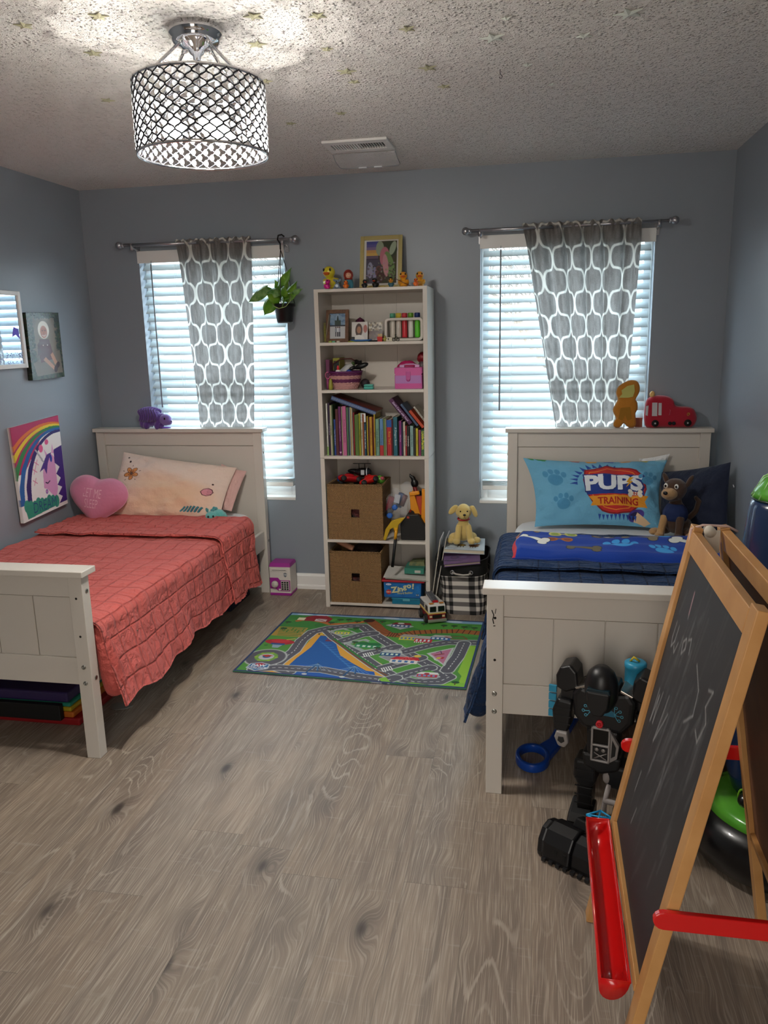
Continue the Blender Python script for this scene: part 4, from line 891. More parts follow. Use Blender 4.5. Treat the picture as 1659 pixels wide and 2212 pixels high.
# ---------------------------------------------------------------- ceiling lamp
def lamp():
    root = thing('ceiling_lamp', 'drum shaped crystal ceiling lamp with chrome canopy', 'lamp', (-.466, -2.18, H)); Rr = .192; zt, zb = 2.288-H, 2.092-H
    MB().lathe([(.078, 0), (.078, -.022), (.072, -.026), (.0705, -.034), (.064, -.044), (.045, -.050), (.040, -.056), (.024, -.060), (.020, -.070), (.012, -.076), (.010, -.086), (0, -.09)][::-1], 40).build('canopy', CHROME, root)
    for k in range(4):
        a = PI/4+k*PI/2+.3; c, s = math.cos(a), math.sin(a)
        MB().tube([(c*.052, s*.052, -.046), (c*.165, s*.165, zt+.004)], .0045, 10).tube([(c*.052, s*.052, -.040), (c*.058, s*.058, -.055)], .007, 10).build('support_rod', CHROME, root)
    b = MB(); b.tube([(math.cos(a)*.165, math.sin(a)*.165, zt) for a in (.785+.3, .785+.3+PI)], .004, 8).tube([(math.cos(a)*.165, math.sin(a)*.165, zt) for a in (2.356+.3, 2.356+.3+PI)], .004, 8).tube([(0, 0, -.085), (0, 0, zt-.03)], .006, 10)
    b.build('cross_bar', CHROME, root)
    for nm, z in (('top_ring', zt), ('bottom_ring', zb)):
        b = MB(); b.tube([(math.cos(2*PI*j/72)*Rr, math.sin(2*PI*j/72)*Rr, z) for j in range(72)], .0022, 8, closed=True, flat=2.2); b.build(nm, CHROME, root)
    N_ = 31; p = 2*PI/N_; rows = 6; hh = (zt-zb)/rows; b = MB(); DARK = mat('dark_chrome', '2c2c30', .25, .6)
    for k in range(2*N_):
        s = 1 if k % 2 == 0 else -1; pts = []
        for i in range(rows*8+1):
            z = zt-(zt-zb)*i/(rows*8); cph = math.cos(2*PI*i/8); off = .25*math.copysign(abs(cph)**.9, cph) if cph else 0; a = p*(k/2+s*off); pts.append((math.cos(a)*Rr, math.sin(a)*Rr, z))
        b.tube(pts, .0027, 4, caps=False)
    b.build('lattice', DARK, root)
    # crystals
    CR = bpy.data.materials.new('lamp_crystal'); CR.use_nodes = True; nt = CR.node_tree; pb = nt.nodes['Principled BSDF']; pb.inputs['Base Color'].default_value = (.55, .57, .6, 1); pb.inputs['Roughness'].default_value = .12
    tl = nt.nodes.new('ShaderNodeBsdfTranslucent'); tl.inputs[0].default_value = (.42, .43, .45, 1); tp_ = nt.nodes.new('ShaderNodeBsdfTransparent'); m1 = nt.nodes.new('ShaderNodeMixShader'); m2 = nt.nodes.new('ShaderNodeMixShader'); m1.inputs[0].default_value = .35; m2.inputs[0].default_value = .50
    nt.links.new(pb.outputs[0], m1.inputs[1]); nt.links.new(tl.outputs[0], m1.inputs[2]); nt.links.new(m1.outputs[0], m2.inputs[1]); nt.links.new(tp_.outputs[0], m2.inputs[2]); nt.links.new(m2.outputs[0], nt.nodes['Material Output'].inputs[0])
    pos = []
    for i in range(2*rows-1):
        z = zt-hh*(i+1)/2
        for k in range(N_):
            a = p*(k+(0 if i % 2 == 1 else .5)+0)+p*.25*0; pos.append((a, z))
    def bead(b_, a, z):
        vs = []; c, s = math.cos(a), math.sin(a); n = 6
        for rr, h in ((.002, .0105), (.0070, .005), (.0090, 0), (.0070, -.005), (.002, -.0105)):
            for j in range(n): t = 2*PI*j/n; x = Rr-.001+rr*math.cos(t)*.6; y = rr*math.sin(t); vs.append((x*c-y*s, x*s+y*c, z+h))
        fs = [(i*n+j, i*n+(j+1) % n, (i+1)*n+(j+1) % n, (i+1)*n+j) for i in range(4) for j in range(n)]+[tuple(range(n)), tuple(range(4*n, 5*n))]; b_.add(vs, fs)
    campos = Vector((.5247+.466, -4.586+2.18)).normalized()
    pos.sort(key=lambda q: -(math.cos(q[0])*campos.x+math.sin(q[0])*campos.y)); first = None
    for a, z in pos[:100]:
        if first is None: b = MB(); bead(b, 0, 0); first = b.build('crystal', CR, root); o = first
        else: o = first.copy(); C.objects.link(o); o.parent = root
        o.location = (0, 0, z); o.rotation_euler = (0, 0, a)
    b = MB()
    for a, z in pos[100:]: bead(b, a, z)
    tag(b.build('crystals', CR, root), kind='stuff')
    for k in range(3):
        a = k*2*PI/3-.9; c, s = math.cos(a), math.sin(a); x, y = c*.085, s*.085
        MB().tube([(0, 0, zt-.03), (x*.7, y*.7, zt-.035), (x, y, zt-.05)], .005, 8).lathe([(.014, 0), (.014, -.03), (.011, -.034)][::-1], 14, c=(x, y, zt-.045)).build('socket', CHROME, root)
        MB().lathe([(.012, 0), (.018, -.010), (.029, -.032), (.0318, -.047)][::-1], 18, c=(x, y, zt-.070)).build('bulb_base_shield', plain('d8d8d8', .4), root)  # opaque base, added and widened to keep the bulb's light off the ceiling
        bu = MB().lathe([(.0305, -.046), (.030, -.058), (.022, -.074), (0, -.083)][::-1], 18, c=(x, y, zt-.070)).build('bulb', mat('lit_bulb', 'fff4e4', .5, emit=('fffaf2', BULB*5.0)), root)
lamp()
# ---------------------------------------------------------------- vent and deflector
root = thing('air_vent', 'white ceiling register with half open louvers near the back wall', 'vent', (-.31, -.66, H), R(0))
b = MB(); b.box((-.155, -.11, -.012), (.155, -.055, 0)).box((-.155, .055, -.012), (.155, .11, 0)).box((-.155, -.055, -.012), (-.125, .055, 0)).box((.125, -.055, -.012), (.155, .055, 0)).box((-.006, -.055, -.012), (.006, .055, 0)); b.build('frame', WHITE2, root, bevel=.003)
MB().box((-.125, -.055, -.002), (.125, .055, -.0005)).build('duct_opening', plain('1c1c1e', .8), root)
b = MB()
for k in range(9): x = -.118+k*.0125; b.box((x, -.054, -.011), (x+.0085, .054, -.009))
for k in range(9): x = .012+k*.0125; b.box((x, -.054, -.011), (x+.0035, .054, -.006))
b.build('louvers', WHITE2, root)
root = thing('air_deflector', 'clear plastic air deflector hanging below the ceiling register', 'deflector', (-.31, -.545, H-.012))
b = MB(); n = 12; prof = [(0, -.002), (.02, -.012), (.05, -.022), (.10, -.032), (.155, -.036)]
vs = [(x, y, z) for x in (-.155, .155) for y, z in prof]+[(x, y, z-.002) for x in (-.155, .155) for y, z in prof]; k = 5
b.add(vs, [(i, i+1, k+i+1, k+i) for i in range(4)]+[(2*k+i, 3*k+i, 3*k+i+1, 2*k+i+1) for i in range(4)]+[(4, 14, 19, 9), (0, 5, 15, 10)], 0, True)
DP = bpy.data.materials.new('clear_plastic_film'); DP.use_nodes = True; nt = DP.node_tree; pb = nt.nodes['Principled BSDF']; pb.inputs['Base Color'].default_value = (.8, .82, .84, 1); pb.inputs['Roughness'].default_value = .1
tp_ = nt.nodes.new('ShaderNodeBsdfTransparent'); m2 = nt.nodes.new('ShaderNodeMixShader'); m2.inputs[0].default_value = .78; nt.links.new(pb.outputs[0], m2.inputs[1]); nt.links.new(tp_.outputs[0], m2.inputs[2]); nt.links.new(m2.outputs[0], nt.nodes['Material Output'].inputs[0])
b.build('plastic_sheet', DP, root)
MB().tube([(-.155, .0, -.004), (-.156, .05, -.023), (-.156, .135, -.035), (-.148, .155, -.037), (-.13, .16, -.038), (.13, .16, -.038), (.148, .155, -.037), (.156, .135, -.035), (.156, .05, -.023), (.155, 0, -.004)], .0022, 6).build('rim', plain('8a8e90', .3), root)
for x in (-.04, .04): MB().box((x-.02, .15, -.042), (x+.02, .162, -.036)).build('clip', plain('d8dcde', .3), root)
# ---------------------------------------------------------------- ceiling stars
STG = mat('glow_star_cream', 'aeab8c', .7); STW = mat('glow_star_white', 'd6dcd2', .5)
stars = [(-.687, -2.329, .030, 0, 'yellowish glow star left of the lamp canopy, nearer the camera'), (-.925, -2.321, .028, 0, 'yellowish glow star nearest the top left corner of the photo'), (-.855, -2.071, .030, 0, 'yellowish glow star left of the crystal lamp shade'), (-1.069, -1.609, .028, 0, 'glow star farthest left above the coral bed'), (-.271, -2.224, .030, 0, 'yellowish glow star right of the lamp canopy, nearer the camera'), (-.335, -2.015, .032, 0, 'yellowish glow star just right of the lamp canopy'), (-.427, -1.669, .028, 0, 'glow star peeking out at the upper right rim of the lamp shade'), (-.095, -2.183, .028, 0, 'yellowish glow star in the upper row, third to the right of the canopy'), (-.126, -1.696, .036, 0, 'largest yellowish glow star in the middle of the ceiling'), (-.136, -1.923, .020, 0, 'small faint glow star above the largest yellowish one'), (-.264, -1.204, .024, 0, 'glow star right of the lamp shade, halfway to the vent'), (-.506, -1.111, .024, 0, 'glow star nearest the ceiling vent, right of the lamp shade'), (-.124, -1.582, .022, 0, 'small glow star beside the largest yellowish one, nearer the back wall'), (.152, -1.662, .034, 0, 'yellowish glow star at the ceiling centre right of the largest one'), (.184, -1.445, .026, 0, 'glow star behind the centre one, toward the back wall'), (.137, -2.025, .026, 0, 'yellowish glow star at the top edge, middle of the ceiling'), (.382, -1.887, .042, 1, 'big white glow star in the middle of the right ceiling half'), (.428, -2.034, .016, 1, 'tiny bright star near the top edge, above the big white one'), (.484, -1.608, .018, 1, 'tiny bright star behind the big white one, by the hook'), (.658, -1.836, .026, 1, 'thin white glow star between the two big white ones'), (.774, -1.981, .044, 1, 'big white glow star nearest the top right corner'), (.57, -1.369, .014, 1, 'tiny pale star farthest right toward the back wall')]
for k, (x, y, r_, wt, lb) in enumerate(stars):
    b = MB(); ph = rnd.uniform(0, 2); pts = [(math.cos(ph+PI*j/5)*(r_ if j % 2 == 0 else r_*.42), math.sin(ph+PI*j/5)*(r_ if j % 2 == 0 else r_*.42)) for j in range(10)]
    vs = [(0, 0, -.0065)]+[(p[0], p[1], -.0022) for p in pts]+[(p[0], p[1], 0) for p in pts]
    b.add(vs, [(0, 1+j, 1+(j+1) % 10) for j in range(10)]+[(1+j, 11+j, 11+(j+1) % 10, 1+(j+1) % 10) for j in range(10)]+[tuple(range(11, 21))])
    tag(b.build('glow_star', STW if wt else STG, loc=(x, y, H-.002)), lb, 'star sticker', 'glow star stickers on the ceiling')
x, y = .391, -1.574
tag(MB().tube([(0, 0, 0), (0, 0, -.012), (.004, 0, -.018), (.008, 0, -.022), (.006, 0, -.028), (0, 0, -.028), (-.003, 0, -.023)], .0012, 6).build('ceiling_hook', plain('3a3a3c', .4), loc=(x, y, H)), 'small dark screw hook in the right half of the ceiling', 'hook')
# ---------------------------------------------------------------- bookcase
KX0, KX1, KY0, KY1, KH = -.6522, -.0347, -.3275, -.0328, 1.8042
BX = lambda cx: KX0+.0   # helper kept simple
SH = [.028, .411, .897, 1.265, 1.522, 1.8042]   # tops: bottom board, shelves, top
root = thing('bookcase', 'tall white bookcase between the two windows', 'bookcase', (KX0, KY0, 0)); Wk, Dk = KX1-KX0, KY1-KY0; T = .024
MB().box((0, 0, 0), (T, Dk, .884)).box((0, 0, .886), (T, Dk, KH)).build('side_panel', WHITE, root, bevel=.001)
MB().box((Wk-T, 0, 0), (Wk, Dk, .884)).box((Wk-T, 0, .886), (Wk, Dk, KH)).build('side_panel', WHITE, root, bevel=.001)
for i, z in enumerate(SH):
    th = .016; zz = z if i else .030
    MB().box((T, .0 if i else .004, zz-th), (Wk-T, Dk-.004, zz)).build('top_panel' if i == 5 else ('bottom_panel' if i == 0 else 'shelf'), WHITE, root, bevel=.0008)
MB().box((T, .03, 0), (Wk-T, .04, .014)).build('plinth', plain('1a1816', .8), root)
b = MB()
for i in range(3): a = T+(Wk-2*T)*i/3; b.box((a+.0006, Dk-.004, .01), (a+(Wk-2*T)/3-.0006, Dk, KH-.01))
b.build('back_panel', WHITE, root)
IX0, IX1 = KX0+T, KX1-T     # inside x range -.628 .. -.059

# ---------------------------------------------------------------- rubber ducks and figures on top
def duck_parts(root, s, body, beak, eye='14100e', headc=None, wings=True, beady=True):
    m = mat('rubber_'+body, body, .28, coat=.3); hm = mat('rubber_'+(headc or body), headc or body, .28, coat=.3); bk = mat('rubber_beak_'+beak, beak, .4)
    blob('body', [((0, .01*s*10, .30*s), (.33*s, .40*s, .27*s)), ((0, .34*s, .42*s), (.12*s, .16*s, .12*s)), ((.27*s, .08*s, .36*s), (.10*s, .22*s, .16*s)), ((-.27*s, .08*s, .36*s), (.10*s, .22*s, .16*s)), ((0, 0, .10*s), (.27*s, .30*s, .10*s))], m, root, max(.0022, .035*s), 3)
    blob('head', [((0, -.10*s, .74*s), (.27*s, .27*s, .26*s)), ((0, -.05*s, .5*s), (.17*s, .17*s, .12*s))], hm, root, max(.0022, .035*s), 3)
    MB().ell((0, -.37*s, .69*s), (.16*s, .13*s, .05*s), 14).ell((0, -.35*s, .64*s), (.12*s, .10*s, .04*s), 14).build('beak', bk, root)
    for q in (-1, 1): MB().ell((q*.15*s, -.30*s, .83*s), (.05*s, .04*s, .07*s), 10).build('eye', mat('duck_eye_'+eye, eye, .15), root)
def duck(label, x, y, s, body, beak, rz=0, extra=None, **k):
    root = thing('rubber_duck', label, 'rubber duck', (x, y, KH), R(rz), 'rubber ducks on top of the bookcase'); duck_parts(root, s, body, beak, **k)
    if extra: extra(root, s)
    return root
duck('large glossy yellow rubber duck at the left end of the bookcase top', -.585, -.215, .127, 'd3c02c', 'c9601a', -12)
duck('magenta rubber duck in front of the large yellow duck', -.580, -.305, .052, 'c0187c', 'c0187c', 45)
duck('small orange rubber duck left of the framed picture', -.478, -.30, .044, 'e2731f', 'c9521a', 15)
duck('black rubber duck with blue dots in front of the framed picture', -.375, -.30, .045, '11141c', 'b03a20', 25)
duck('plain matt black rubber duck at the right foot of the framed picture', -.318, -.295, .052, '121212', 'a8361c', -12)
def hat(root, s):
    MB().lathe([(.0, .99*s), (.34*s, .97*s), (.34*s, 1.0*s), (.15*s, 1.03*s), (.13*s, 1.12*s), (0, 1.14*s)], 18, c=(0, -.08*s, 0)).build('hat', plain('161a1c', .5), root)
duck('small duck figure in a black hat beside the two orange yellow ducks', -.232, -.295, .047, '2f5a68', 'd0681c', 5, headc='c9952a', extra=hat)
def spear(root, s): MB().tube([(-.5*s, -.5*s, .55*s), (.5*s, -.35*s, .05*s)], .018*s, 6).build('stick', plain('5a2c18', .6), root)
duck('orange yellow rubber duck holding a stick, left of the pair on the right', -.174, -.235, .082, 'dc9322', 'cf5a1c', 4, extra=spear)
duck('orange yellow rubber duck at the right end of the bookcase top', -.088, -.215, .082, 'dc9a28', 'cf5a1c', 6)
duck('tiny orange duck in front of the rightmost rubber duck', -.098, -.295, .042, 'dd6a24', 'c24a1a', 5)
r_ = thing('grey_figure', 'small grey blue koala figure between the big yellow duck and the doll', 'figure', (-.527, -.295, KH)); kg = plain('6f8296', .5)
blob('body', [((0, 0, .016), (.017, .014, .016)), ((-.016, -.004, .006), (.009, .010, .006)), ((.016, -.004, .006), (.009, .010, .006))], kg, r_, .0025, 3); blob('head', [((0, -.002, .040), (.013, .012, .011)), ((-.016, 0, .047), (.007, .004, .007)), ((.016, 0, .047), (.007, .004, .007))], kg, r_, .0025, 3)
MB().ell((0, -.015, .039), (.003, .003, .004), 10).build('nose', plain('15151a', .3), r_); MB().ell((0, -.013, .016), (.009, .003, .008), 12).build('belly', plain('c8d2dc', .5), r_)
r_ = thing('nesting_doll', 'painted doll with red hood between the grey figure and the framed picture', 'doll', (-.478, -.235, KH))
MB().lathe([(.0, 0), (.020, 0), (.026, .012), (.027, .03), (.023, .05)], 22).build('body', plain('3f7f92', .35), r_); MB().lathe([(.023, .05), (.022, .058), (.027, .072), (.025, .088), (.014, .101), (0, .105)], 22).build('hood', plain('8f2a22', .35), r_)
MB().ell((.003, -.012, .073), (.018, .018, .019), 16).build('face', plain('d8a88c', .5), r_)
for q in (-1, 1): MB().ell((.003+q*.007, -.0295, .076), (.0018, .0012, .0018), 8).build('eye', plain('1a1210', .3), r_)
# framed picture, soft landscape as a plain stand-in
def photo_frame(name, label, cat, c, w_, h_, fw, tilt, rz, fm, cv, fd=.015, mount=None):
    root = thing(name, label, cat, c, R(rz)); M_ = Matrix.Rotation(R(tilt), 4, 'X')
    b = MB()
    for a, q in (((-w_/2, 0, 0), (-w_/2+fw, fd, h_)), ((w_/2-fw, 0, 0), (w_/2, fd, h_)), ((-w_/2+fw, 0, 0), (w_/2-fw, fd, fw)), ((-w_/2+fw, 0, h_-fw), (w_/2-fw, fd, h_))): b.box(a, q, M=M_)
    b.build('frame', fm, root, bevel=.0015)
    MB().box((-w_/2+.002, fd*.6, .002), (w_/2-.002, fd*.95, h_-.002), M=M_).build('backing', plain('5a4632', .8), root)
    iw, ih = w_-2*fw, h_-2*fw; P = sheet(cv, (-iw/2, fd*.5, h_-fw), (iw, 0, 0), (0, 0, -ih)); m3 = np.array(M_.to_3x3()); grid('picture', P @ m3.T, PRINTG, root, cv)
    return root
cv = Cv(120, 160, 1.2, 1.6, 'c9c6c0'); cv.rect(.08, .05, 1.14, 1.52, '4a4636')
for k, c_ in enumerate(['4a4c8a', '5a5690', '7a6a8c', 'c0905a', 'c9a05a', '6a5a6a', '4a4050']): cv.rect(.08, .05+.1*k, .5, .16+.1*k, c_)
cv.rect(.08, .7, .6, 1.52, '4f4a58'); cv.ell(.85, .35, .3, .3, '3c4434'); cv.ell(.55, .3, .14, .26, '8f9a84'); cv.ell(1.0, .3, .1, .25, '98a48c', .3); cv.ell(.72, .6, .17, .35, 'b5707c'); cv.ell(.9, .9, .16, .5, '6f8a56', -.25); cv.ell(.76, .9, .10, .4, 'c08a90', -.1); cv.ell(.22, 1.05, .1, .28, '8f90a8'); cv.ell(.38, 1.15, .07, .22, '7f80a0'); cv.ell(.52, 1.1, .12, .2, '6a4a48'); cv.ell(.6, 1.3, .14, .2, '4f3a34'); cv.speck(90, ['8a8f6a', '5a4a4a', '9a8aa0', '3a4030'], .015, .05, 3, (.1, .8, 1.1, 1.5), .6)
photo_frame('framed_picture', 'gold framed pastel picture leaning on the wall on top of the bookcase', 'picture', (-.322, -.135, KH+.002), .238, .300, .022, -14, 0, mat('pale_gold_frame', 'b5a56c', .35, .35, bump=(70, .5, .004)), cv)
tag(MB().tube([(-.115, -.0, .004), (-.03, 0, .006), (.04, 0, .004), (.11, 0, .005)], .003, 6).ell((.0, 0, .008), (.05, .004, .006), 12).build('gold_garland', mat('brass_foil', 'b09a5a', .3, .8), loc=(-.32, -.245, KH)), 'gold garland lying before the framed picture on the bookcase', 'garland')

# ---------------------------------------------------------------- shelf 1 (z 1.522)
z1 = SH[4]
cv = Cv(70, 110, .7, 1.1, '5f7a96'); cv.rect(0, .55, .7, 1.1, 'b9babc'); cv.speck(40, ['7f97ae', '8fa4b8'], .04, .1, 2, (0, 0, .7, .5), .6); cv.rect(0, .5, .7, .56, '2a2f36'); cv.poly([(.34, .1), (.37, .1), (.44, .5), (.27, .5)], '2c3a3a'); cv.rect(.22, .3, .49, .5, '34443f')
for x, c_ in ((.27, '8a8f98'), (.36, 'c9cdd2'), (.44, '9a9aa8')): cv.ell(x, .72, .045, .12, c_); cv.ell(x, .60, .03, .035, '5a463c'); cv.rect(x-.03, .8, x+.0, 1.0, '3a3d46'); cv.rect(x+.005, .8, x+.03, 1.0, '3a3d46')
WF = mat('cork_brown_frame', '6e4a30', .6, vary=(60, '4f3320', .8))
photo_frame('photo_frame', 'brown framed family photo at the left of the upper shelf', 'picture frame', (-.548, -.255, z1+.001), .128, .178, .020, -9, 0, WF, cv)
def standing_card(name, label, cat, x, y, w_, h_, col, cvf, tilt=-10, rz=0, th=.003):
    root = thing(name, label, cat, (x, y, z1+.001), R(rz)); M_ = Matrix.Rotation(R(tilt), 4, 'X'); MB().box((-w_/2, .0006, 0), (w_/2, th, h_), M=M_).build('backing', plain(col, .7), root)
    cv = Cv(60, 70, 1, 1, col); cvf(cv); m3 = np.array(M_.to_3x3()); grid('print', sheet(cv, (-w_/2, 0, h_), (w_, 0, 0), (0, 0, -h_)) @ m3.T, PRINTG, root, cv); return root
def f1(cv): cv.ell(.45, .42, .22, .34, '3a2018'); cv.ell(.45, .40, .13, .18, '9a6a4c'); cv.ell(.45, .95, .38, .3, 'd8d4cc'); cv.ell(.85, .35, .12, .2, 'a05a50'); cv.rect(0, .75, .2, 1, '1a1a1c')
standing_card('portrait_photo', 'small portrait photo of a person with long brown hair on the upper shelf', 'photo', -.420, -.262, .090, .108, 'c9c4be', f1)
def f2(cv): cv.rect(0, 0, 1, .45, 'b9b2a4'); cv.speck(40, ['3a3026', '8a7a60', 'e0dcd0'], .03, .10, 3, (0, 0, 1, .5)); cv.rect(0, .45, 1, 1, '55403a'); cv.speck(30, ['6a5048', '3f2c26'], .04, .1, 4, (0, .45, 1, 1), .6)
standing_card('landscape_photo', 'small brown landscape photo right of the portrait photo on the upper shelf', 'photo', -.345, -.235, .095, .105, '8a8074', f2)
r_ = thing('decorated_egg', 'dark egg shaped ornament behind the portrait photo', 'ornament', (-.435, -.165, z1)); MB().lathe([(0, 0), (.018, .003), (.034, .03), (.040, .06), (.037, .09), (.024, .12), (0, .135)], 24).build('egg', mat('purple_black_glaze', '2a1426', .25, vary=(40, '6a2a4a', .6)), r_)
MB().tube([(.038*math.cos(2*PI*j/28), .038*math.sin(2*PI*j/28), .085) for j in range(28)], .002, 6, closed=True).build('band', plain('c9c4c0', .4), r_)
# leaning papers at far left
r_ = thing('papers', 'papers leaning at the left end of the upper shelf', 'papers', (-.618, -.20, z1)); MB().hexa([(0, -.06, 0), (.003, -.06, 0), (.003, .06, 0), (0, .06, 0), (.028, -.06, .15), (.031, -.06, .15), (.031, .06, .15), (.028, .06, .15)]).build('sheet', plain('8a8070', .8), r_)
b = MB(); 
for k in range(12): b.tube([(.004+.006*math.cos(a), -.064+.000*a, .01+.0085*k+.003*math.sin(a)) for a in np.linspace(0, 2*PI, 9)], .0009, 5)
b.build('spiral_binding', plain('a5a02a', .5), r_)
# white rounded frame rack with coloured capped paint tubes
r_ = thing('paint_tube_rack', 'white rounded rack holding capped paint tubes on the upper shelf', 'rack', (-.171, -.25, z1+.001)); b = MB()
def rrect(w_, h_, rad, n=6):
    pts = []
    for cx, cy, a0 in ((w_/2-rad, h_-rad, 0), (-w_/2+rad, h_-rad, 90), (-w_/2+rad, rad, 180), (w_/2-rad, rad, 270)):
        for k in range(n+1): a = R(a0+90*k/n); pts.append((cx+rad*math.cos(a), cy+rad*math.sin(a)))
    return pts
o_ = rrect(.212, .122, .022); i_ = [(x, y+.014) for x, y in rrect(.182, .094, .012)]; n = len(o_)
vs = [(x, -.03, z) for x, z in o_]+[(x, -.03, z) for x, z in i_]+[(x, .05, z) for x, z in o_]+[(x, .05, z) for x, z in i_]; fs = []
for j in range(n): k = (j+1) % n; fs += [(j, k, n+k, n+j), (2*n+j, 3*n+j, 3*n+k, 2*n+k), (j, 2*n+j, 2*n+k, k), (n+j, n+k, 3*n+k, 3*n+j)]
b.add(vs, fs); b.build('rack_body', plain('c9c4ba', .35), r_, bevel=.003)
MB().prism([(x*.96, y) for x, y in i_], .044, .048, 'y').build('back_plate', plain('9a948a', .5), r_)
TG = mat('frosted_tube', 'd8d8d4', .25, trans=.5)
for x, cc, fc, nm in ((-.066, '4f9a7c', 'cfc8bc', 'green'), (-.033, 'd3bf3a', 'c9c2b8', 'yellow'), (.0, 'c03a44', 'c2303a', 'red'), (.034, '6aa02f', 'd8d6d0', 'lime'), (.070, '1c2f6a', '5ac02f', 'navy')):
    t_ = thing('paint_tube', 'paint tube with %s cap standing in the white rack' % {'green': 'a sea green', 'yellow': 'a yellow', 'red': 'a red', 'lime': 'a lime green', 'navy': 'a navy blue'}[nm], 'tube', (-.171+x, -.24, z1+.018), group='paint tubes in the white rack')
    MB().lathe([(0, 0), (.0135, 0), (.0145, .006), (.0145, .085), (.011, .094), (.011, .104), (0, .104)], 18).build('tube_body', plain(fc, .3), t_)
    MB().lathe([(.0, .0), (.0155, 0), (.0155, .022), (.013, .0245), (0, .0245)], 18, c=(0, 0, .106)).build('cap', plain(cc, .35), t_)
# small odds and ends on shelf 1
def small(name, label, cat, x, y, z, fn): r_ = thing(name, label, cat, (x, y, z)); fn(r_); return r_
small('blue_plate', 'shallow blue dish lying before the portrait photo', 'dish', -.405, -.292, z1, lambda r_: MB().lathe([(0, .002), (.05, .003), (.062, .012), (.060, .013), (.048, .006), (0, .005)], 28, M=Matrix.Scale(.5, 4, (0, 1, 0))).build('dish', plain('2c5f9a', .3), r_))
small('yellow_band', 'flat yellow green strip lying under the blue dish', 'toy', -.42, -.305, z1, lambda r_: MB().tube([(-.055, 0, .003), (0, -.004, .003), (.055, 0, .003)], .003, 6).build('strip', plain('a9ae42', .5), r_))
def fries(r_): MB().hexa([(-.012, -.008, 0), (.012, -.008, 0), (.012, .008, 0), (-.012, .008, 0), (-.015, -.010, .026), (.015, -.010, .026), (.015, .010, .026), (-.015, .010, .026)]).build('cup', plain('b81f1c', .4), r_); [MB().box((-.0015, -.0015, 0), (.0015, .0015, .04)).build('stick', plain('d8b04a', .5), r_, loc=(x, y, 0)) for x, y in ((-.009, 0), (-.003, .003), (.004, -.002), (.010, .002))]
small('toy_fries', 'little red toy cup of yellow sticks in front of the white rack', 'toy', -.298, -.30, z1, fries)
small('black_strip', 'thin black pen lying on the upper shelf', 'pen', -.335, -.30, z1, lambda r_: MB().tube([(-.035, 0, .004), (.03, .006, .004)], .004, 8).build('pen_body', BLACK, r_))
def tag_(r_): MB().box((-.018, -.002, 0), (.018, .002, .022)).build('card', plain('c9c2ac', .5), r_, bevel=.003); MB().ell((-.004, -.003, .012), (.003, .001, .006), 8).build('mark', plain('1c1c1c', .5), r_)
small('small_card', 'small cream card standing before the white rack', 'card', -.248, -.30, z1, tag_)
def bikeish(r_):
    for x in (-.010, .012): MB().tube([(x+.008*math.cos(2*PI*j/16), 0, .009+.008*math.sin(2*PI*j/16)) for j in range(16)], .0018, 6, closed=True).build('wheel', plain('1c1e18', .5), r_)
    MB().tube([(-.010, 0, .009), (-.002, 0, .024), (.008, 0, .022), (.012, 0, .009)], .002, 6).tube([(-.002, 0, .024), (-.004, 0, .034), (.004, 0, .034)], .0016, 6).build('body', plain('3f4a38', .5), r_)
small('toy_bike', 'tiny dark green toy bike in front of the white rack', 'toy', -.212, -.30, z1, bikeish)
def figyel(r_): blob('body', [((0, 0, .010), (.008, .006, .010)), ((0, 0, .026), (.006, .006, .007)), ((-.010, 0, .014), (.006, .004, .004)), ((.010, 0, .016), (.006, .004, .004))], plain('9a9448', .5), r_, .002, 2)
small('tiny_figure', 'tiny olive yellow toy figure beside the red toy cup', 'figure', -.272, -.30, z1, figyel)
for x, c_, nm in ((-.555, '5f9a7a', 'sea green'), (-.530, 'c0b8a8', 'cream'), (-.575, '8fa040', 'olive green')):
    small('toy_brick', 'small %s toy block at the foot of the brown photo frame' % nm, 'block', x, -.305, z1, lambda r_, c_=c_: MB().box((-.008, -.006, 0), (.008, .006, .009)).build('block', plain(c_, .4), r_, bevel=.001))

# ---------------------------------------------------------------- shelf 2 (z 1.265)
z2 = SH[3]
def wicker(name, label, c, r0, r1, h_, bands, handle=None):
    root = thing(name, label, 'basket', c); b = MB(); rows = 15; n = 22
    for i in range(rows):
        z = h_*(i+.5)/rows; rr = r0+(r1-r0)*(i/rows)**.8; col = bands(i); pts = []
        for j in range(n*4):
            a = 2*PI*j/(n*4); w_ = .0035*math.sin(a*n+(i % 2)*PI); pts.append(((rr+w_)*math.cos(a), (rr+w_)*.78*math.sin(a), z))
        b.tube(pts, .0042, 6, mi=col, closed=True)
    b.build('woven_body', [plain('5f1f4c', .6), plain('b98a86', .7)], root)
    b = MB(); b.tube([(r1*1.02*math.cos(2*PI*j/48), r1*.8*math.sin(2*PI*j/48), h_) for j in range(48)], .0055, 8, closed=True); b.build('rim', plain('5a1f55', .6), root)
    MB().lathe([(0, .002), (r0, .002), (r0, .006), (0, .006)], 24, M=Matrix.Scale(.78, 4, (0, 1, 0))).build('base', plain('6a3048', .7), root)
    b = MB()
    for k in range(n): a = 2*PI*k/n; b.tube([(r0*math.cos(a), r0*.78*math.sin(a), 0), (r1*math.cos(a), r1*.78*math.sin(a), h_)], .0022, 5)
    b.build('stakes', plain('a37a78', .7), root)
    return root
wb = wicker('wicker_basket', 'round purple and pink woven basket full of hair things', (-.515, -.235, z2), .066, .093, .095, lambda i: 0 if i in (6, 7, 8, 12, 13, 14) else 1)
MB().tube([(-.085, .03, .09), (-.075, .035, .14), (-.03, .04, .165), (.03, .04, .165), (.075, .035, .14), (.085, .03, .09)], .004, 8).build('handle', plain('4a2018', .6), wb)
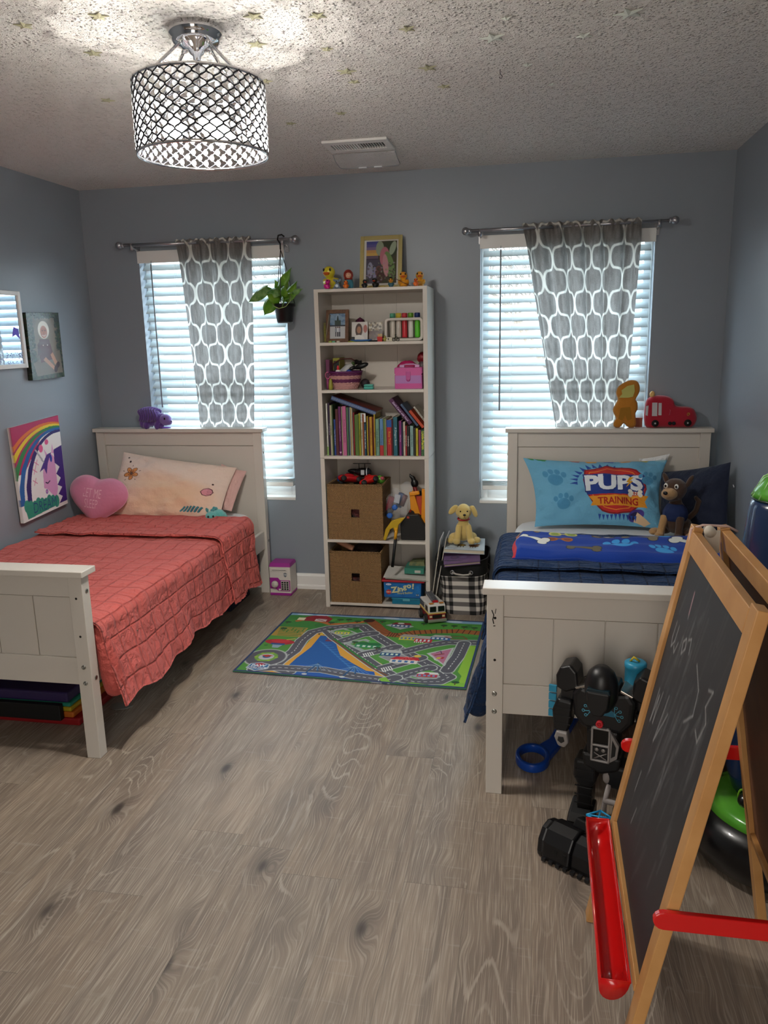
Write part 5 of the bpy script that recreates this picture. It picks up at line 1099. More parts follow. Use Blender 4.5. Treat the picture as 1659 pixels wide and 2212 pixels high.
def hairbrush(r_):
    MB().tube([(-.08, .01, -.01), (-.02, .0, .02), (.01, 0, .03)], [.008, .009, .011], 10).build('handle', BLACK, r_); blob('head', [((.045, 0, .036), (.045, .018, .016), (0, -.3, 0))], BLACK, r_, .004)
    b = MB()
    for k in range(7):
        for j in range(3): x = .0+.006*k; b.tube([(x+.012, (j-1)*.008, .045), (x+.008, (j-1)*.009, .068+.004*math.sin(k))], .0016, 5)
    b.build('bristles', BLACK, r_)
small('hair_brush', 'black hairbrush on top of the purple woven basket', 'brush', -.465, -.235, z2+.09, hairbrush)
small('white_bottle', 'white bottle lying in the purple woven basket', 'bottle', -.515, -.22, z2+.10, lambda r_: (MB().lathe([(0, -.05), (.02, -.05), (.024, -.044), (.024, .03), (.014, .042), (.012, .055), (0, .055)], 18, M=Matrix.Rotation(R(50), 4, 'Y')).build('bottle_body', plain('a9aaa8', .35), r_), MB().lathe([(0, 0), (.012, 0), (.012, .014), (0, .014)], 12, M=Matrix.Translation((.042, 0, .035)) @ Matrix.Rotation(R(50), 4, 'Y')).build('cap', plain('3f5a2a', .4), r_)))
small('blue_spray', 'blue hair clip between the bottle and the brush in the woven basket', 'hair clip', -.483, -.275, z2+.098, lambda r_: blob('clip', [((0, 0, 0), (.016, .010, .012)), ((-.014, 0, -.006), (.012, .008, .008))], plain('1c3f8f', .35), r_, .003))
small('red_white_nozzle', 'red and white bottle top poking out of the woven basket', 'bottle', -.540, -.290, z2+.088, lambda r_: (MB().lathe([(0, 0), (.016, 0), (.014, .016), (.007, .022)], 14).build('neck', plain('d8d4d4', .35), r_), MB().lathe([(.008, .020), (.007, .036), (.004, .044), (0, .045)], 12).build('tip', plain('b8262e', .35), r_)))
small('yellow_book', 'yellow and black book standing behind the woven basket', 'book', -.585, -.13, z2, lambda r_: (MB().box((-.008, -.06, 0), (.030, .06, .17)).build('cover', plain('8f8a2a', .6), r_), MB().box((-.004, -.0615, .05), (.027, -.060, .155)).build('black_label', plain('1a1c1a', .6), r_)))
small('pink_hand_mirror', 'pink handled mirror hanging at the left inside the second shelf', 'mirror', -.606, -.27, z2, lambda r_: (MB().tube([(0, 0, .004), (0, .0, .06)], .009, 10).build('handle', plain('8a3a6a', .4), r_), MB().tube([(.002+.014*math.cos(2*PI*j/20), -.005, .078+.018*math.sin(2*PI*j/20)) for j in range(20)], .003, 6, closed=True).build('ring', plain('c76a8c', .4), r_), MB().box((-.010, .0, 0), (.012, .08, .165)).build('case', plain('5f2a4a', .4), r_, bevel=.004)))
small('yellow_bottle', 'small olive yellow bottle left of the woven basket', 'bottle', -.583, -.300, z2, lambda r_: MB().lathe([(0, 0), (.012, 0), (.013, .02), (.009, .05), (.006, .06), (0, .062)], 14).build('bottle_body', plain('8f8a30', .4), r_))
small('dark_ball', 'dark ball behind the teal box on the second shelf', 'ball', -.408, -.20, z2, lambda r_: MB().ell((0, 0, .027), .027, 18).build('ball', plain('241c20', .6), r_))
def box_lid(r_): MB().box((-.027, -.018, 0), (.027, .018, .017)).build('box_body', plain('3f9a8c', .4), r_, bevel=.005); MB().box((-.027, -.018, .0175), (.027, .018, .028)).build('lid', plain('4aa898', .4), r_, bevel=.005); MB().box((-.004, -.020, .012), (.004, -.018, .02)).build('latch', plain('2f7f74', .4), r_)
small('small_box', 'small teal lidded box right of the woven basket', 'box', -.368, -.29, z2, box_lid)
# pink treasure box
r_ = thing('toy_case', 'pink and lilac plastic jewellery case with a hinged lid on the second shelf', 'box', (-.147, -.235, z2))
cv = Cv(90, 70, 1.5, 1.16, 'b55a9a')
cv.rect(0, .42, 1.5, .86, 'a678b4'); cv.rect(0, .86, 1.5, 1.16, 'c0508f'); cv.rect(0, 0, 1.5, .42, 'c45a94')
for k in range(-8, 22):
    cv.line([(k*.1, 0), (k*.1+1.16, 1.16)], .012, 'd486b4', .5); cv.line([(k*.1, 1.16), (k*.1+1.16, 0)], .012, 'd486b4', .5)
MB().box((-.076, -.0595, 0), (.076, .06, .078)).build('case_body', plain('b85a98', .35), r_, bevel=.004)
grid('front_panel', sheet(cv, (-.072, -.0605, .112), (.144, 0, 0), (0, 0, -.110)), PRINTG, r_, cv, skirt=(0, .004, 0))
MB().box((-.078, -.059, .080), (.078, .06, .116)).build('lid', plain('c45a98', .3), r_, bevel=.006)
MB().box((-.012, -.066, .052), (.012, -.060, .094)).ell((0, -.063, .052), (.012, .004, .012), 14).build('clasp', plain('b04a8c', .3), r_, bevel=.003)
MB().box((-.055, -.01, .116), (-.03, .02, .128)).box((.03, -.01, .116), (.055, .02, .128)).tube([(-.045, .005, .124), (-.02, .005, .131), (.02, .005, .131), (.045, .005, .124)], .004, 8).build('handle', plain('c99ac4', .3), r_)
small('pink_case', 'bright magenta soft case behind the pink jewellery case', 'case', -.185, -.14, z2, lambda r_: blob('case_body', [((0, 0, .075), (.062, .025, .075)), ((.02, 0, .10), (.05, .025, .05))], plain('b5125c', .6), r_, .005))
small('red_bag', 'red and white crumpled package at the right end of the second shelf', 'package', -.092, -.12, z2+.0, lambda r_: (blob('package', [((0, 0, .11), (.028, .03, .04)), ((0, 0, .05), (.026, .03, .06))], mat('crumpled_grey_pack', '8a8486', .4, vary=(70, '3a2026', .8), bump=(60, .8, .01)), r_, .004), blob('red_top', [((0, .0, .165), (.03, .03, .03)), ((-.012, 0, .155), (.02, .02, .02))], mat('red_film', '8a1c28', .4, bump=(60, .8, .01)), r_, .004)))

# ---------------------------------------------------------------- shelf 3: books
z3 = SH[2]; U0 = 660; sc3 = 5.925
def xw3(cx):  # photo column at the book fronts to metres across the shelf
    return -.628+(cx-197)/(1537-197)*(-.059+.628)
PAGES = mat('book_pages', 'cdc3ae', .9)
def book(root, w_, h_, d_, col, title=None, tcol='f0ead8', band=None, bandc=None, bold=.0, second=None):
    c = .0012
    MB().box((-w_/2, 0, 0), (w_/2, c, h_)).box((-w_/2, 0, 0), (-w_/2+c, d_, h_)).box((w_/2-c, 0, 0), (w_/2, d_, h_)).build('cover', plain(col, .45), root)
    MB().box((-w_/2+c, c, .003), (w_/2-c, d_-.003, h_-.003)).build('pages', PAGES, root)
    if band is not None: MB().box((-w_/2-.0002, -.0004, band[0]*h_), (w_/2+.0002, .0, band[1]*h_)).build('spine_band', plain(bandc, .45), root)
    if title:
        V, T_ = text_tris(title, bold); L_ = V[:, 0].max()-V[:, 0].min(); hh = min(w_*.55, .016); ln = min(h_*.78, L_*hh*1.1)
        b = MB(); text_mesh(b, title, (0, -.0006, h_*.5), (0, 0, -1), (1, 0, 0), hh, bold=bold, wid=ln); b.build('spine_lettering', plain(tcol, .5), root)
    if second: b = MB(); text_mesh(b, second[0], (0, -.0008, h_*second[2]), (0, 0, -1), (1, 0, 0), min(w_*.5, .012), bold=.02, wid=h_*.2); b.build('spine_lettering', plain(second[1], .5), root)
books = [(222, 246, 225, 'c9c8c0', None, '', 'white book at the far left'), (247, 270, 222, '33203f', 'MY LITTLE BOOK', 'b8a8c8', 'dark violet thin book, second from the left'), (271, 300, 250, 'a8a488', 'STORYTIME', '4a4a3a', 'cream patterned thin book, third from the left'),
 (301, 317, 240, '3f5530', None, '', 'dark green thin book left of the blue title book'), (318, 345, 430, '274287', 'Treasury Tales with the Birds', 'd8dcea', 'short blue book with white title'), (346, 385, 300, '55262a', None, '', 'dark maroon book behind the blue one'), (388, 425, 265, '5c1c54', 'Goodnight Princess Stories', 'b58ab8', 'plum purple book with a heart at the foot'),
 (426, 440, 270, 'bfb59a', None, '', 'cream thin book beside the plum one'), (441, 493, 262, 'b8628c', 'A Little Princess Story', '6a2a4a', 'wide pink book'), (497, 526, 275, '47684f', None, '', 'teal green book right of the pink one'), (527, 545, 278, '6f7a94', None, '', 'grey lilac thin book'), (546, 564, 275, 'b8a468', None, '', 'straw coloured thin book'), (566, 581, 285, 'c2bba8', None, '', 'ivory thin book left of the red one'),
 (583, 602, 345, '8a1f26', None, '', 'narrow red book left of the green ones'), (605, 660, 372, '506a2c', None, '', 'leaf green wide book'), (662, 685, 352, '9a9a28', 'FUNNY ANIMALS', '2a3a18', 'yellow green thin book'), (686, 712, 352, 'b8ae90', 'FOLK TALES', '3a3a38', 'cream book with checked top'), (713, 731, 365, '9a4824', None, '', 'orange thin book'), (732, 761, 480, '123f54', 'THE CAT IN THE HAT', 'dfe8ea', 'short petrol blue book with white capitals'),
 (764, 785, 392, 'a8922a', None, '', 'mustard thin book'), (787, 805, 405, '551a1c', None, '', 'dark red thin book between two yellow ones'), (806, 842, 398, 'b58424', 'WORLD STORIES', '5a3414', 'golden yellow book'), (845, 861, 402, '701a20', None, '', 'crimson thin book'), (862, 881, 365, 'b89f2c', 'BEDTIME', '3a2a10', 'yellow book under the slanting big book'),
 (886, 936, 425, '688f7c', 'Toad the Red', '2a4038', 'wide sage green book'), (938, 986, 425, '5a83ad', 'The Little Engine', '20406a', 'wide sky blue book with red foot'), (988, 1017, 422, '5f7a42', None, '', 'moss green book'), (1018, 1031, 425, 'b8ad92', None, '', 'beige thin book left of the big red one'), (1033, 1096, 440, 'a82228', 'Busy Yard', 'd8a82c', 'wide red book with blue top'), (1098, 1117, 430, '552226', None, '', 'brown red thin book'),
 (1121, 1178, 402, '195a69', 'A Dragon Book', 'c8dada', 'wide teal book leaning by the red one'), (1184, 1198, 455, '33222c', None, '', 'black brown thin book'), (1199, 1229, 450, '7f2470', 'Wild Things', 'e0b8d8', 'magenta book'), (1231, 1247, 470, '2c2c52', None, '', 'navy thin book'), (1249, 1278, 465, 'c2b8a6', 'Room on the Moon', '4a4a48', 'cream white book right of the magenta one'), (1279, 1301, 512, '9a2228', 'Red and the Wolf', 'e8d8d0', 'short red book'),
 (1303, 1336, 520, '161616', 'TASMANIA', 'e0e0da', 'short black book with white capitals'), (1339, 1385, 515, '7f9f9c', 'Family Island', '203838', 'pale teal short book'), (1388, 1414, 540, '242222', None, '', 'short dark book'), (1417, 1450, 545, 'b0a422', 'Hippo', '2a2a18', 'short lemon yellow book'), (1452, 1484, 566, '8a3466', None, '', 'short plum pink dotted book'), (1487, 1534, 566, '2c5c30', 'Little Farm', 'c9c83a', 'dark green spotted book reading Farm at the far right')]
for i, (a, c_, top, col, title, tcol, lb) in enumerate(books):
    x0, x1 = xw3(a), xw3(c_); h_ = .297*(895-top)/(895-225)*.985; d_ = .155+.04*((i*7) % 5)/5; yy = -.300+.010*((i*5) % 3)/3
    r_ = thing('book', lb+' of the shelf row' if 'far' not in lb else lb+' of the book row', 'book', ((x0+x1)/2, yy, z3), 0, 'books standing on the third shelf')
    bd = None; bc = None; sec = None
    if col == '5a83ad': bd, bc, sec = (0, .28), 'a82a2c', ('Blue', 'e8dcd0', .13)
    if col == 'a82228': bd, bc = (.80, 1), '1f4f9a'
    if col == 'c9c8c0': bd, bc = (0, .17), '7f9a5a'
    if col == '2c5c30': title = None; sec = None
    book(r_, x1-x0, h_, d_, col, title, tcol, bd, bc)
    if col == '2c5c30':
        b = MB(); text_mesh(b, 'Little', (0, -.0006, h_*.78), (0, 0, -1), (1, 0, 0), .013, bold=.03, wid=.045); text_mesh(b, 'Farm', (0, -.0006, h_*.42), (0, 0, -1), (1, 0, 0), .015, bold=.03, wid=.05); b.build('spine_lettering', plain('c9c83a', .5), r_)
        b = MB()
        for k in range(14):
            for x in (-.007, .007): b.box((x-.001, -.0006, .008+k*.0095), (x+.001, 0, .010+k*.0095))
        b.build('spine_dots', plain('d8dcc8', .5), r_)
    if 'checked' in lb:
        b = MB()
        for k in range(5):
            for j in range(2): b.box((-.010+.010*j+.001, -.0007, h_-.045+k*.009), (-.003+.010*j, 0, h_-.040+k*.009))
        b.build('checks', plain('22262a', .5), r_); MB().box(((x0-x1)/2, -.0005, h_-.05), ((x1-x0)/2+.018, -.0001, h_-.001)).build('spine_band', plain('d8d8d4', .5), r_)
    if 'heart' in lb: MB().prism([(0, .010), (.006, .018), (.004, .023), (0, .020), (-.004, .023), (-.006, .018)], -.0006, 0, 'y').build('heart_mark', plain('d8b8d0', .5), r_)
# big slanting book laid over the row
def slant(label, px0, pz0, px1, pz1, th, d_, col, edge, stripe=None, y=-.295, title=None, tcol='d8c8e8'):
    L_ = math.hypot(px1-px0, pz1-pz0); a = math.atan2(pz1-pz0, px1-px0); r_ = thing('book', label, 'book', (px0, y, pz0)); M_ = Matrix.Rotation(-a, 4, 'Y')
    c = .0016; MB().box((0, 0, 0), (L_, d_, c), M=M_).box((0, 0, th-c), (L_, d_, th), M=M_).box((0, 0, 0), (L_, c, th), M=M_).build('cover', plain(col, .45), r_)
    MB().box((.003, c, c), (L_-.003, d_-.004, th-c), M=M_).build('pages', PAGES, r_)
    if stripe:
        b = MB()
        for k in range(int(L_/.006)): b.box((.004+k*.006, -.0008, th*.2), (.007+k*.006, 0, th*.8), M=M_)
        b.build('spine_stripes', plain(stripe, .5), r_); MB().box((0, -.0004, 0), (L_, 0, th), M=M_).build('spine', plain(edge, .5), r_)
    if title:
        b = MB(); rt = M_.to_3x3() @ Vector((1, 0, 0)); up = M_.to_3x3() @ Vector((0, 0, 1)); text_mesh(b, title, M_ @ Vector((L_*.5, -.0008, th*.5)), rt, up, th*.45, bold=.01, wid=L_*.75); b.build('spine_lettering', plain(tcol, .5), r_)
    return r_
ZC = lambda cy: z3+(898-cy)/(898-225)*.297
slant('large flat book with dark red cover and blue striped edge slanting over the book row', xw3(290), ZC(188), xw3(880), ZC(392), .024, .21, '6a221c', '17305c', '7f93b0')
slant('thick purple book slanting down to the right over the short books', xw3(1068), ZC(205), xw3(1330), ZC(512), .024, .19, '4a1c48', '4a1c48', title='Don\'t Count with Food')
slant('blue grey book leaning on the thick purple slanting book', xw3(1215), ZC(262), xw3(1430), ZC(530), .014, .18, '3a516e', '3a516e')
slant('orange red book leaning right of the blue grey slanting book', xw3(1325), ZC(345), xw3(1500), ZC(556), .018, .14, 'b5401c', 'b5401c')
slant('cream book leaning topmost at the right side panel', xw3(1385), ZC(292), xw3(1534), ZC(478), .012, .14, 'b8b2a4', 'b8b2a4', title='Read With Me', tcol='3a3a3a')

# ---------------------------------------------------------------- seagrass baskets
SG = bpy.data.materials.new('seagrass_weave'); SG.use_nodes = True; nt = SG.node_tree; N = nt.nodes; L = nt.links; pb = N['Principled BSDF']; pb.inputs['Roughness'].default_value = .8
tc = N.new('ShaderNodeTexCoord'); sx = N.new('ShaderNodeSeparateXYZ'); L.new(tc.outputs['Object'], sx.inputs[0])
def mt(op, a, b_=None):
    n = N.new('ShaderNodeMath'); n.operation = op
    for i, v in enumerate((a, b_)):
        if v is None: continue
        if isinstance(v, (int, float)): n.inputs[i].default_value = v
        else: L.new(v, n.inputs[i])
    return n.outputs[0]
# rows run across in the left and right triangles and up and down in the top and bottom ones
hx = mt('ABSOLUTE', mt('ADD', sx.outputs[0], sx.outputs[1])); hz = mt('ABSOLUTE', mt('SUBTRACT', sx.outputs[2], .155))
sel = mt('GREATER_THAN', hx, hz); rowc = mt('ADD', mt('MULTIPLY', sel, sx.outputs[2]), mt('MULTIPLY', mt('SUBTRACT', 1.0, sel), mt('ADD', sx.outputs[0], sx.outputs[1]))); oth = mt('ADD', mt('MULTIPLY', mt('SUBTRACT', 1.0, sel), sx.outputs[2]), mt('MULTIPLY', sel, mt('ADD', sx.outputs[0], sx.outputs[1])))
rows_ = mt('ABSOLUTE', mt('SINE', mt('MULTIPLY', rowc, 430.0))); tw = mt('ABSOLUTE', mt('SINE', mt('ADD', mt('MULTIPLY', oth, 330.0), mt('MULTIPLY', rowc, 215.0)))); hg = mt('MULTIPLY', rows_, mt('ADD', .55, mt('MULTIPLY', tw, .45)))
nz = N.new('ShaderNodeTexNoise'); nz.inputs['Scale'].default_value = 90; L.new(tc.outputs['Object'], nz.inputs['Vector'])
hg = mt('ADD', hg, mt('MULTIPLY', nz.outputs[0], .5)); rp_ = N.new('ShaderNodeValToRGB'); L.new(hg, rp_.inputs[0]); e = rp_.color_ramp.elements; e[0].position = .15; e[0].color = (*lin('2c1c0f'), 1); e[1].position = 1.0; e[1].color = (*lin('ab8557'), 1)
e2 = rp_.color_ramp.elements.new(.6); e2.color = (*lin('6d4f2f'), 1)
L.new(rp_.outputs[0], pb.inputs['Base Color']); bp = N.new('ShaderNodeBump'); bp.inputs['Strength'].default_value = .9; bp.inputs['Distance'].default_value = .004; L.new(hg, bp.inputs['Height']); L.new(bp.outputs[0], pb.inputs['Normal'])
def seabasket(label, x0, x1, y0, y1, z, h_):
    root = thing('seagrass_basket', label, 'basket', ((x0+x1)/2, y0, z), group='square seagrass baskets in the bookcase'); w_ = x1-x0; d_ = y1-y0; t = .010; hc = .155; q = .024
    b = MB()
    b.box((-w_/2, 0, 0), (w_/2, t, hc-q)).box((-w_/2, 0, hc+q), (w_/2, t, h_)).box((-w_/2, 0, hc-q), (-q, t, hc+q)).box((q, 0, hc-q), (w_/2, t, hc+q)); b.build('front_side', SG, root, bevel=.002)
    b = MB(); b.box((-w_/2, t, 0), (-w_/2+t, d_, h_)).box((w_/2-t, t, 0), (w_/2, d_, h_)).box((-w_/2+t, d_-t, 0), (w_/2-t, d_, h_)).box((-w_/2+t, t, 0), (w_/2-t, d_-t, .008)); b.build('basket_body', SG, root, bevel=.002)
    b = MB(); P = [(-w_/2+.003, .003), (w_/2-.003, .003), (w_/2-.003, d_-.003), (-w_/2+.003, d_-.003)]
    b.tube([(x, y, h_) for x, y in P], .007, 8, closed=True); b.build('rolled_rim', SG, root); return root
seabasket('upper seagrass basket filled with toy vehicles in the bookcase', -.622, -.300, -.322, -.06, SH[1], .318)
seabasket('lower seagrass basket with a doll arm inside in the bookcase', -.622, -.318, -.322, -.06, .030, .305)
# toys in the upper basket
ZB = SH[1]+.30
def toycar(label, loc, rz, tilt, col, roof, num=None, L_=.13):
    r_ = thing('toy_car', label, 'toy car', loc); r_.rotation_euler = (R(tilt[0]), R(tilt[1]), R(rz)); W_ = L_*.46; m = mat('car_'+col, col, .22, coat=.5)
    blob('car_body', [((0, 0, .022), (L_*.5, W_*.5, .018)), ((L_*.05, 0, .036), (L_*.27, W_*.40, .018)), ((-L_*.25, 0, .026), (L_*.25, W_*.44, .015)), ((L_*.3, 0, .028), (L_*.2, W_*.46, .015))], m, r_, .004, 3)
    MB().prism([(L_*.17, W_*.26), (L_*.05, W_*.30), (-L_*.12, W_*.25), (-L_*.12, -W_*.25), (L_*.05, -W_*.30), (L_*.17, -W_*.26)], .050, .0545, 'z').build('roof', plain(roof, .3), r_, bevel=.002)
    for sx_ in (-.3, .3):
        for s in (-1, 1): MB().lathe([(.0, -.007), (.014, -.007), (.016, -.004), (.016, .004), (.014, .007), (0, .007)], 16, M=Matrix.Translation((sx_*L_, s*W_*.45, .014)) @ Matrix.Rotation(PI/2, 4, 'X')).build('wheel', plain('161616', .6), r_)
    if num: b = MB(); text_mesh(b, num, (-L_*.26, 0, .0435), (0, -1, 0), (1, 0, 0), .022, bold=.03); b.build('race_number', plain('d8c070', .4), r_)
    return r_
toycar('red race car with black roof numbered 95 on top of the upper basket', (-.505, -.235, ZB+.018), 205, (28, -8), 'a81a20', '141214', '95', .15)
toycar('bright red toy car nose up at the right of the upper basket', (-.385, -.245, ZB+.012), 30, (-30, -14), 'c4201c', 'c4201c', None, .12)
def heli(r_):
    blob('cabin', [((0, 0, .03), (.045, .028, .026)), ((-.05, 0, .036), (.04, .014, .014))], mat('black_gloss', '0e0f12', .18, coat=.4), r_, .004); MB().ell((.030, 0, .031), (.026, .024, .024), 18).build('windshield', plain('1a1f26', .1), r_)
    MB().tube([(.030+.0*math.cos(a), .026*math.cos(a), .031+.026*math.sin(a)) for a in np.linspace(0, 2*PI, 24)], .003, 6).build('white_trim', plain('c8ccd0', .3), r_); MB().box((-.002, -.0285, .018), (.018, -.0265, .046)).build('side_door', plain('b8bcc0', .3), r_)
    MB().tube([(-.018, 0, .05), (-.018, 0, .078)], .0025, 6).tube([(.016, 0, .05), (.016, 0, .078)], .0025, 6).build('mast', BLACK, r_); MB().box((-.052, -.006, .078), (.052, .006, .081)).build('rotor', BLACK, r_)
    MB().tube([(-.03, -.022, 0), (.04, -.022, 0)], .0022, 6).tube([(-.03, .022, 0), (.04, .022, 0)], .0022, 6).build('skids', BLACK, r_)
small('toy_helicopter', 'black and white toy helicopter on top of the upper basket', 'toy', -.440, -.20, ZB+.045, heli)
small('green_toy_car', 'lime green and white toy vehicle behind the bright red car', 'toy', -.335, -.19, ZB+.005, lambda r_: (blob('toy_body', [((0, 0, .025), (.028, .022, .026), (0, .5, 0))], plain('5a9a32', .35), r_, .004), MB().ell((.012, -.012, .034), (.014, .010, .012), 14).build('window', plain('b04a58', .3), r_)))
small('blue_toy', 'blue rounded toy at the left rear of the upper basket', 'toy', -.565, -.17, ZB+.01, lambda r_: (blob('toy_body', [((0, 0, .025), (.035, .025, .020)), ((.0, 0, .01), (.035, .025, .015))], plain('123c86', .35), r_, .004), MB().tube([(.03, 0, .03), (.05, 0, .045), (.042, 0, .06), (.056, 0, .062)], .004, 6).build('black_handle', BLACK, r_)))
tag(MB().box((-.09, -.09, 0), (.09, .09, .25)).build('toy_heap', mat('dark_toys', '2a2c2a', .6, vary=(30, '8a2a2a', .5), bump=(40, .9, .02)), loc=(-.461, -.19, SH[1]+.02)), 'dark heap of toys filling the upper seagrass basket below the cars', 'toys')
# doll in lower basket
def doll(r_):
    blob('arm', [('t', [(-.13, -.01, .052), (-.08, -.02, .030), (-.02, -.03, .008)], [.014, .016, .018]), ('t', [(-.13, -.01, .052), (-.155, .0, .060)], [.012, .013])], plain('b8866a', .6), r_, .004)
    blob('hair', [((.055, .03, .0), (.085, .06, .035)), ((.09, .02, -.01), (.05, .05, .03))], mat('dark_doll_hair', '1e1310', .7, bump=(120, .8, .01), vary=(80, '3a2418', .6)), r_, .005)
    blob('body', [((.0, .04, -.10), (.12, .06, .10))], plain('2a1c1c', .8), r_, .008)
small('doll', 'doll with dark hair and one bare arm lying in the lower basket', 'doll', -.47, -.235, .030+.305, doll)
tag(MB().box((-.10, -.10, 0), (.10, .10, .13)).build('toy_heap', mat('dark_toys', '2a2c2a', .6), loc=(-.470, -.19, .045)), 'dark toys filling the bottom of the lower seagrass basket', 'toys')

# ---------------------------------------------------------------- right half, upper compartment
zq = SH[1]
r_ = thing('tool_box', 'black plastic tool box with orange catches in the bookcase', 'box', (-.130, -.235, zq)); m = plain('0d0c0c', .5)
MB().prism([(-.072, 0), (.066, 0), (.070, .08), (.045, .125), (.03, .150), (-.038, .150), (-.050, .125), (-.076, .092)], -.065, .075, 'y').build('box_body', m, r_, bevel=.004)
MB().box((-.036, -.0665, .128), (-.031, -.065, .140)).box((-.028, -.0665, .128), (-.023, -.065, .140)).build('orange_catch', plain('c04a2a', .5), r_)
MB().tube([(-.03, 0, .148), (-.02, 0, .168), (.02, 0, .168), (.03, 0, .148)], .007, 8).build('handle', plain('a8321e', .4), r_)
r_ = thing('yellow_shovel', 'folded orange yellow plastic digger arms on the tool box', 'toy', (-.105, -.25, zq+.14)); ym = plain('d88a12', .3)
b = MB(); b.prism([(-.045, .03), (-.028, .022), (.012, -.075), (.028, -.062), (-.005, .06), (-.03, .145), (-.05, .12)], -.015, .005, 'y'); b.build('left_arm', ym, r_, bevel=.003)
b = MB(); b.prism([(.022, .155), (.042, .15), (.042, -.02), (.03, -.09), (.008, -.085), (.016, -.02)], -.02, .0, 'y'); b.build('right_arm', ym, r_, bevel=.003)
MB().box((-.028, -.025, .118), (.03, -.005, .140), M=Matrix.Rotation(R(-10), 4, 'Y')).build('cross_piece', ym, r_, bevel=.004); MB().box((-.012, -.005, .0), (.02, .01, .11)).build('orange_core', plain('a8381a', .4), r_)
r_ = thing('toy_grabber', 'red and black toy saw standing upright behind the tool box', 'toy', (-.135, -.17, zq+.13)); b = MB(); b.tube([(.01, 0, -.10), (.004, 0, .12), (-.006, 0, .165)], [.014, .014, .012], 8); b.build('red_shaft', plain('80201c', .4), r_)
b = MB(); b.tube([(.024, .012, -.10), (.022, .012, .13)], .010, 8); b.build('black_bar', BLACK, r_)
blob('black_head', [((-.004, 0, .175), (.024, .018, .026)), ((-.012, 0, .205), (.014, .012, .016)), ((-.022, 0, .214), (.014, .010, .010), (0, .4, 0)), ((-.030, 0, .226), (.006, .006, .008))], BLACK, r_, .004)
# clear bag with foam dart ends
r_ = thing('plastic_bag', 'clear plastic bag of red and blue toys leaning by the upper basket', 'bag', (-.225, -.245, zq+.20))
def crumple(nm, c, rad, m, seed):
    b = MB(); b.ell((0, 0, 0), rad, 28); g = np.random.RandomState(seed)
    for i, v in enumerate(b.v): a = math.sin(v[0]*70+seed)+math.sin(v[2]*83+v[1]*60)+math.sin(v[1]*120+v[0]*50); k = 1+.11*a; b.v[i] = (c[0]+v[0]*k, c[1]+v[1]*k, c[2]+v[2]*k)
    return b.build(nm, m, r_)
BAGM = bpy.data.materials.new('clear_bag_film'); BAGM.use_nodes = True; nt2 = BAGM.node_tree; pbb = nt2.nodes['Principled BSDF']; pbb.inputs['Base Color'].default_value = (.75, .77, .8, 1); pbb.inputs['Roughness'].default_value = .12
t_ = nt2.nodes.new('ShaderNodeBsdfTransparent'); m_ = nt2.nodes.new('ShaderNodeMixShader'); m_.inputs[0].default_value = .86; nt2.links.new(pbb.outputs[0], m_.inputs[1]); nt2.links.new(t_.outputs[0], m_.inputs[2]); nt2.links.new(m_.outputs[0], nt2.nodes['Material Output'].inputs[0])
crumple('bag_film', (-.008, 0, .0), (.062, .038, .080), BAGM, 3); crumple('bag_film_neck', (.045, .0, .085), (.030, .02, .055), BAGM, 5)
small_parts = [((-.035, 0, .04), (-.06, 0, -.04), '7a2430', .018), ((.02, .01, .06), (.0, .01, -.02), '2f4a7c', .017), ((.045, 0, .05), (.02, 0, -.01), '5a2a30', .014), ((-.04, -.01, -.03), (-.065, -.01, -.07), '1c1c22', .018)]
for p, q_, c_, rr in small_parts: MB().tube([p, q_], rr, 12).build('foam_piece', plain(c_, .6), r_)
for x, z in ((-.012, -.012), (-.042, -.060)): MB().lathe([(.006, 0), (.016, 0), (.016, .02), (.006, .02)], 16, M=Matrix.Translation((x, -.030, z)) @ Matrix.Rotation(PI/2, 4, 'X')).build('blue_ring', plain('2c62b4', .45), r_)
MB().box((-.022, -.040, .012), (.010, -.038, .062), M=Matrix.Rotation(R(12), 4, 'Y')).build('white_label', plain('b0b4bc', .5), r_)
# yellow shovel with black handle hanging over the shelf edge
r_ = thing('toy_hockey_stick', 'yellow plastic blade with black shaft hanging over the shelf edge', 'toy', (-.240, -.325, zq+.02))
b = MB(); b.prism([(-.060, -.012), (-.045, -.016), (-.018, .05), (.0, .060), (.010, .02), (.022, .02), (.030, .075), (.07, .12), (.04, .118), (-.01, .10), (-.045, .05)], -.012, .004, 'y'); b.build('blade', plain('b8971a', .35), r_, bevel=.004)
MB().tube([(.018, -.012, .06), (.012, -.018, -.005)], .009, 12).build('collar', plain('d89a1a', .35), r_); MB().tube([(.013, -.018, .0), (-.006, -.028, -.165)], .0085, 12).build('shaft', plain('141618', .4), r_)

# ---------------------------------------------------------------- right half, lowest compartment
zl = .030
def tblbox(r_): MB().box((-.085, -.09, 0), (.085, .06, .030)).build('box_body', plain('136f8c', .35), r_, bevel=.004); MB().box((-.088, -.093, .030), (.088, .062, .038)).build('lid', plain('1a7f9c', .35), r_, bevel=.003); MB().box((-.02, -.096, .022), (.02, -.092, .034)).build('catch', plain('5fa8b8', .3), r_)
small('teal_case', 'flat turquoise plastic case under the game box', 'case', -.175, -.225, zl, tblbox)
r_ = thing('game_box', 'blue word game box with red lid in the lowest bookcase compartment', 'game box', (-.195, -.225, zl+.040))
cv = Cv(200, 100, 2.2, 1.0, '1565a8'); cv.speck(30, ['1f78bc', '0f5596'], .05, .2, 3, None, .5)
cv.ell(.28, .16, .20, .09, '2f4a86'); cv.ell(.28, .16, .17, .07, 'c8d4e4'); cv.text('ThinkFun', .28, .16, .07, '27407c', 0, .0, wid=.26)
cv.ell(.28, .68, .15, .17, 'b02c28'); cv.text('NEW', .28, .68, .10, 'e8b8a0', 0, .02)
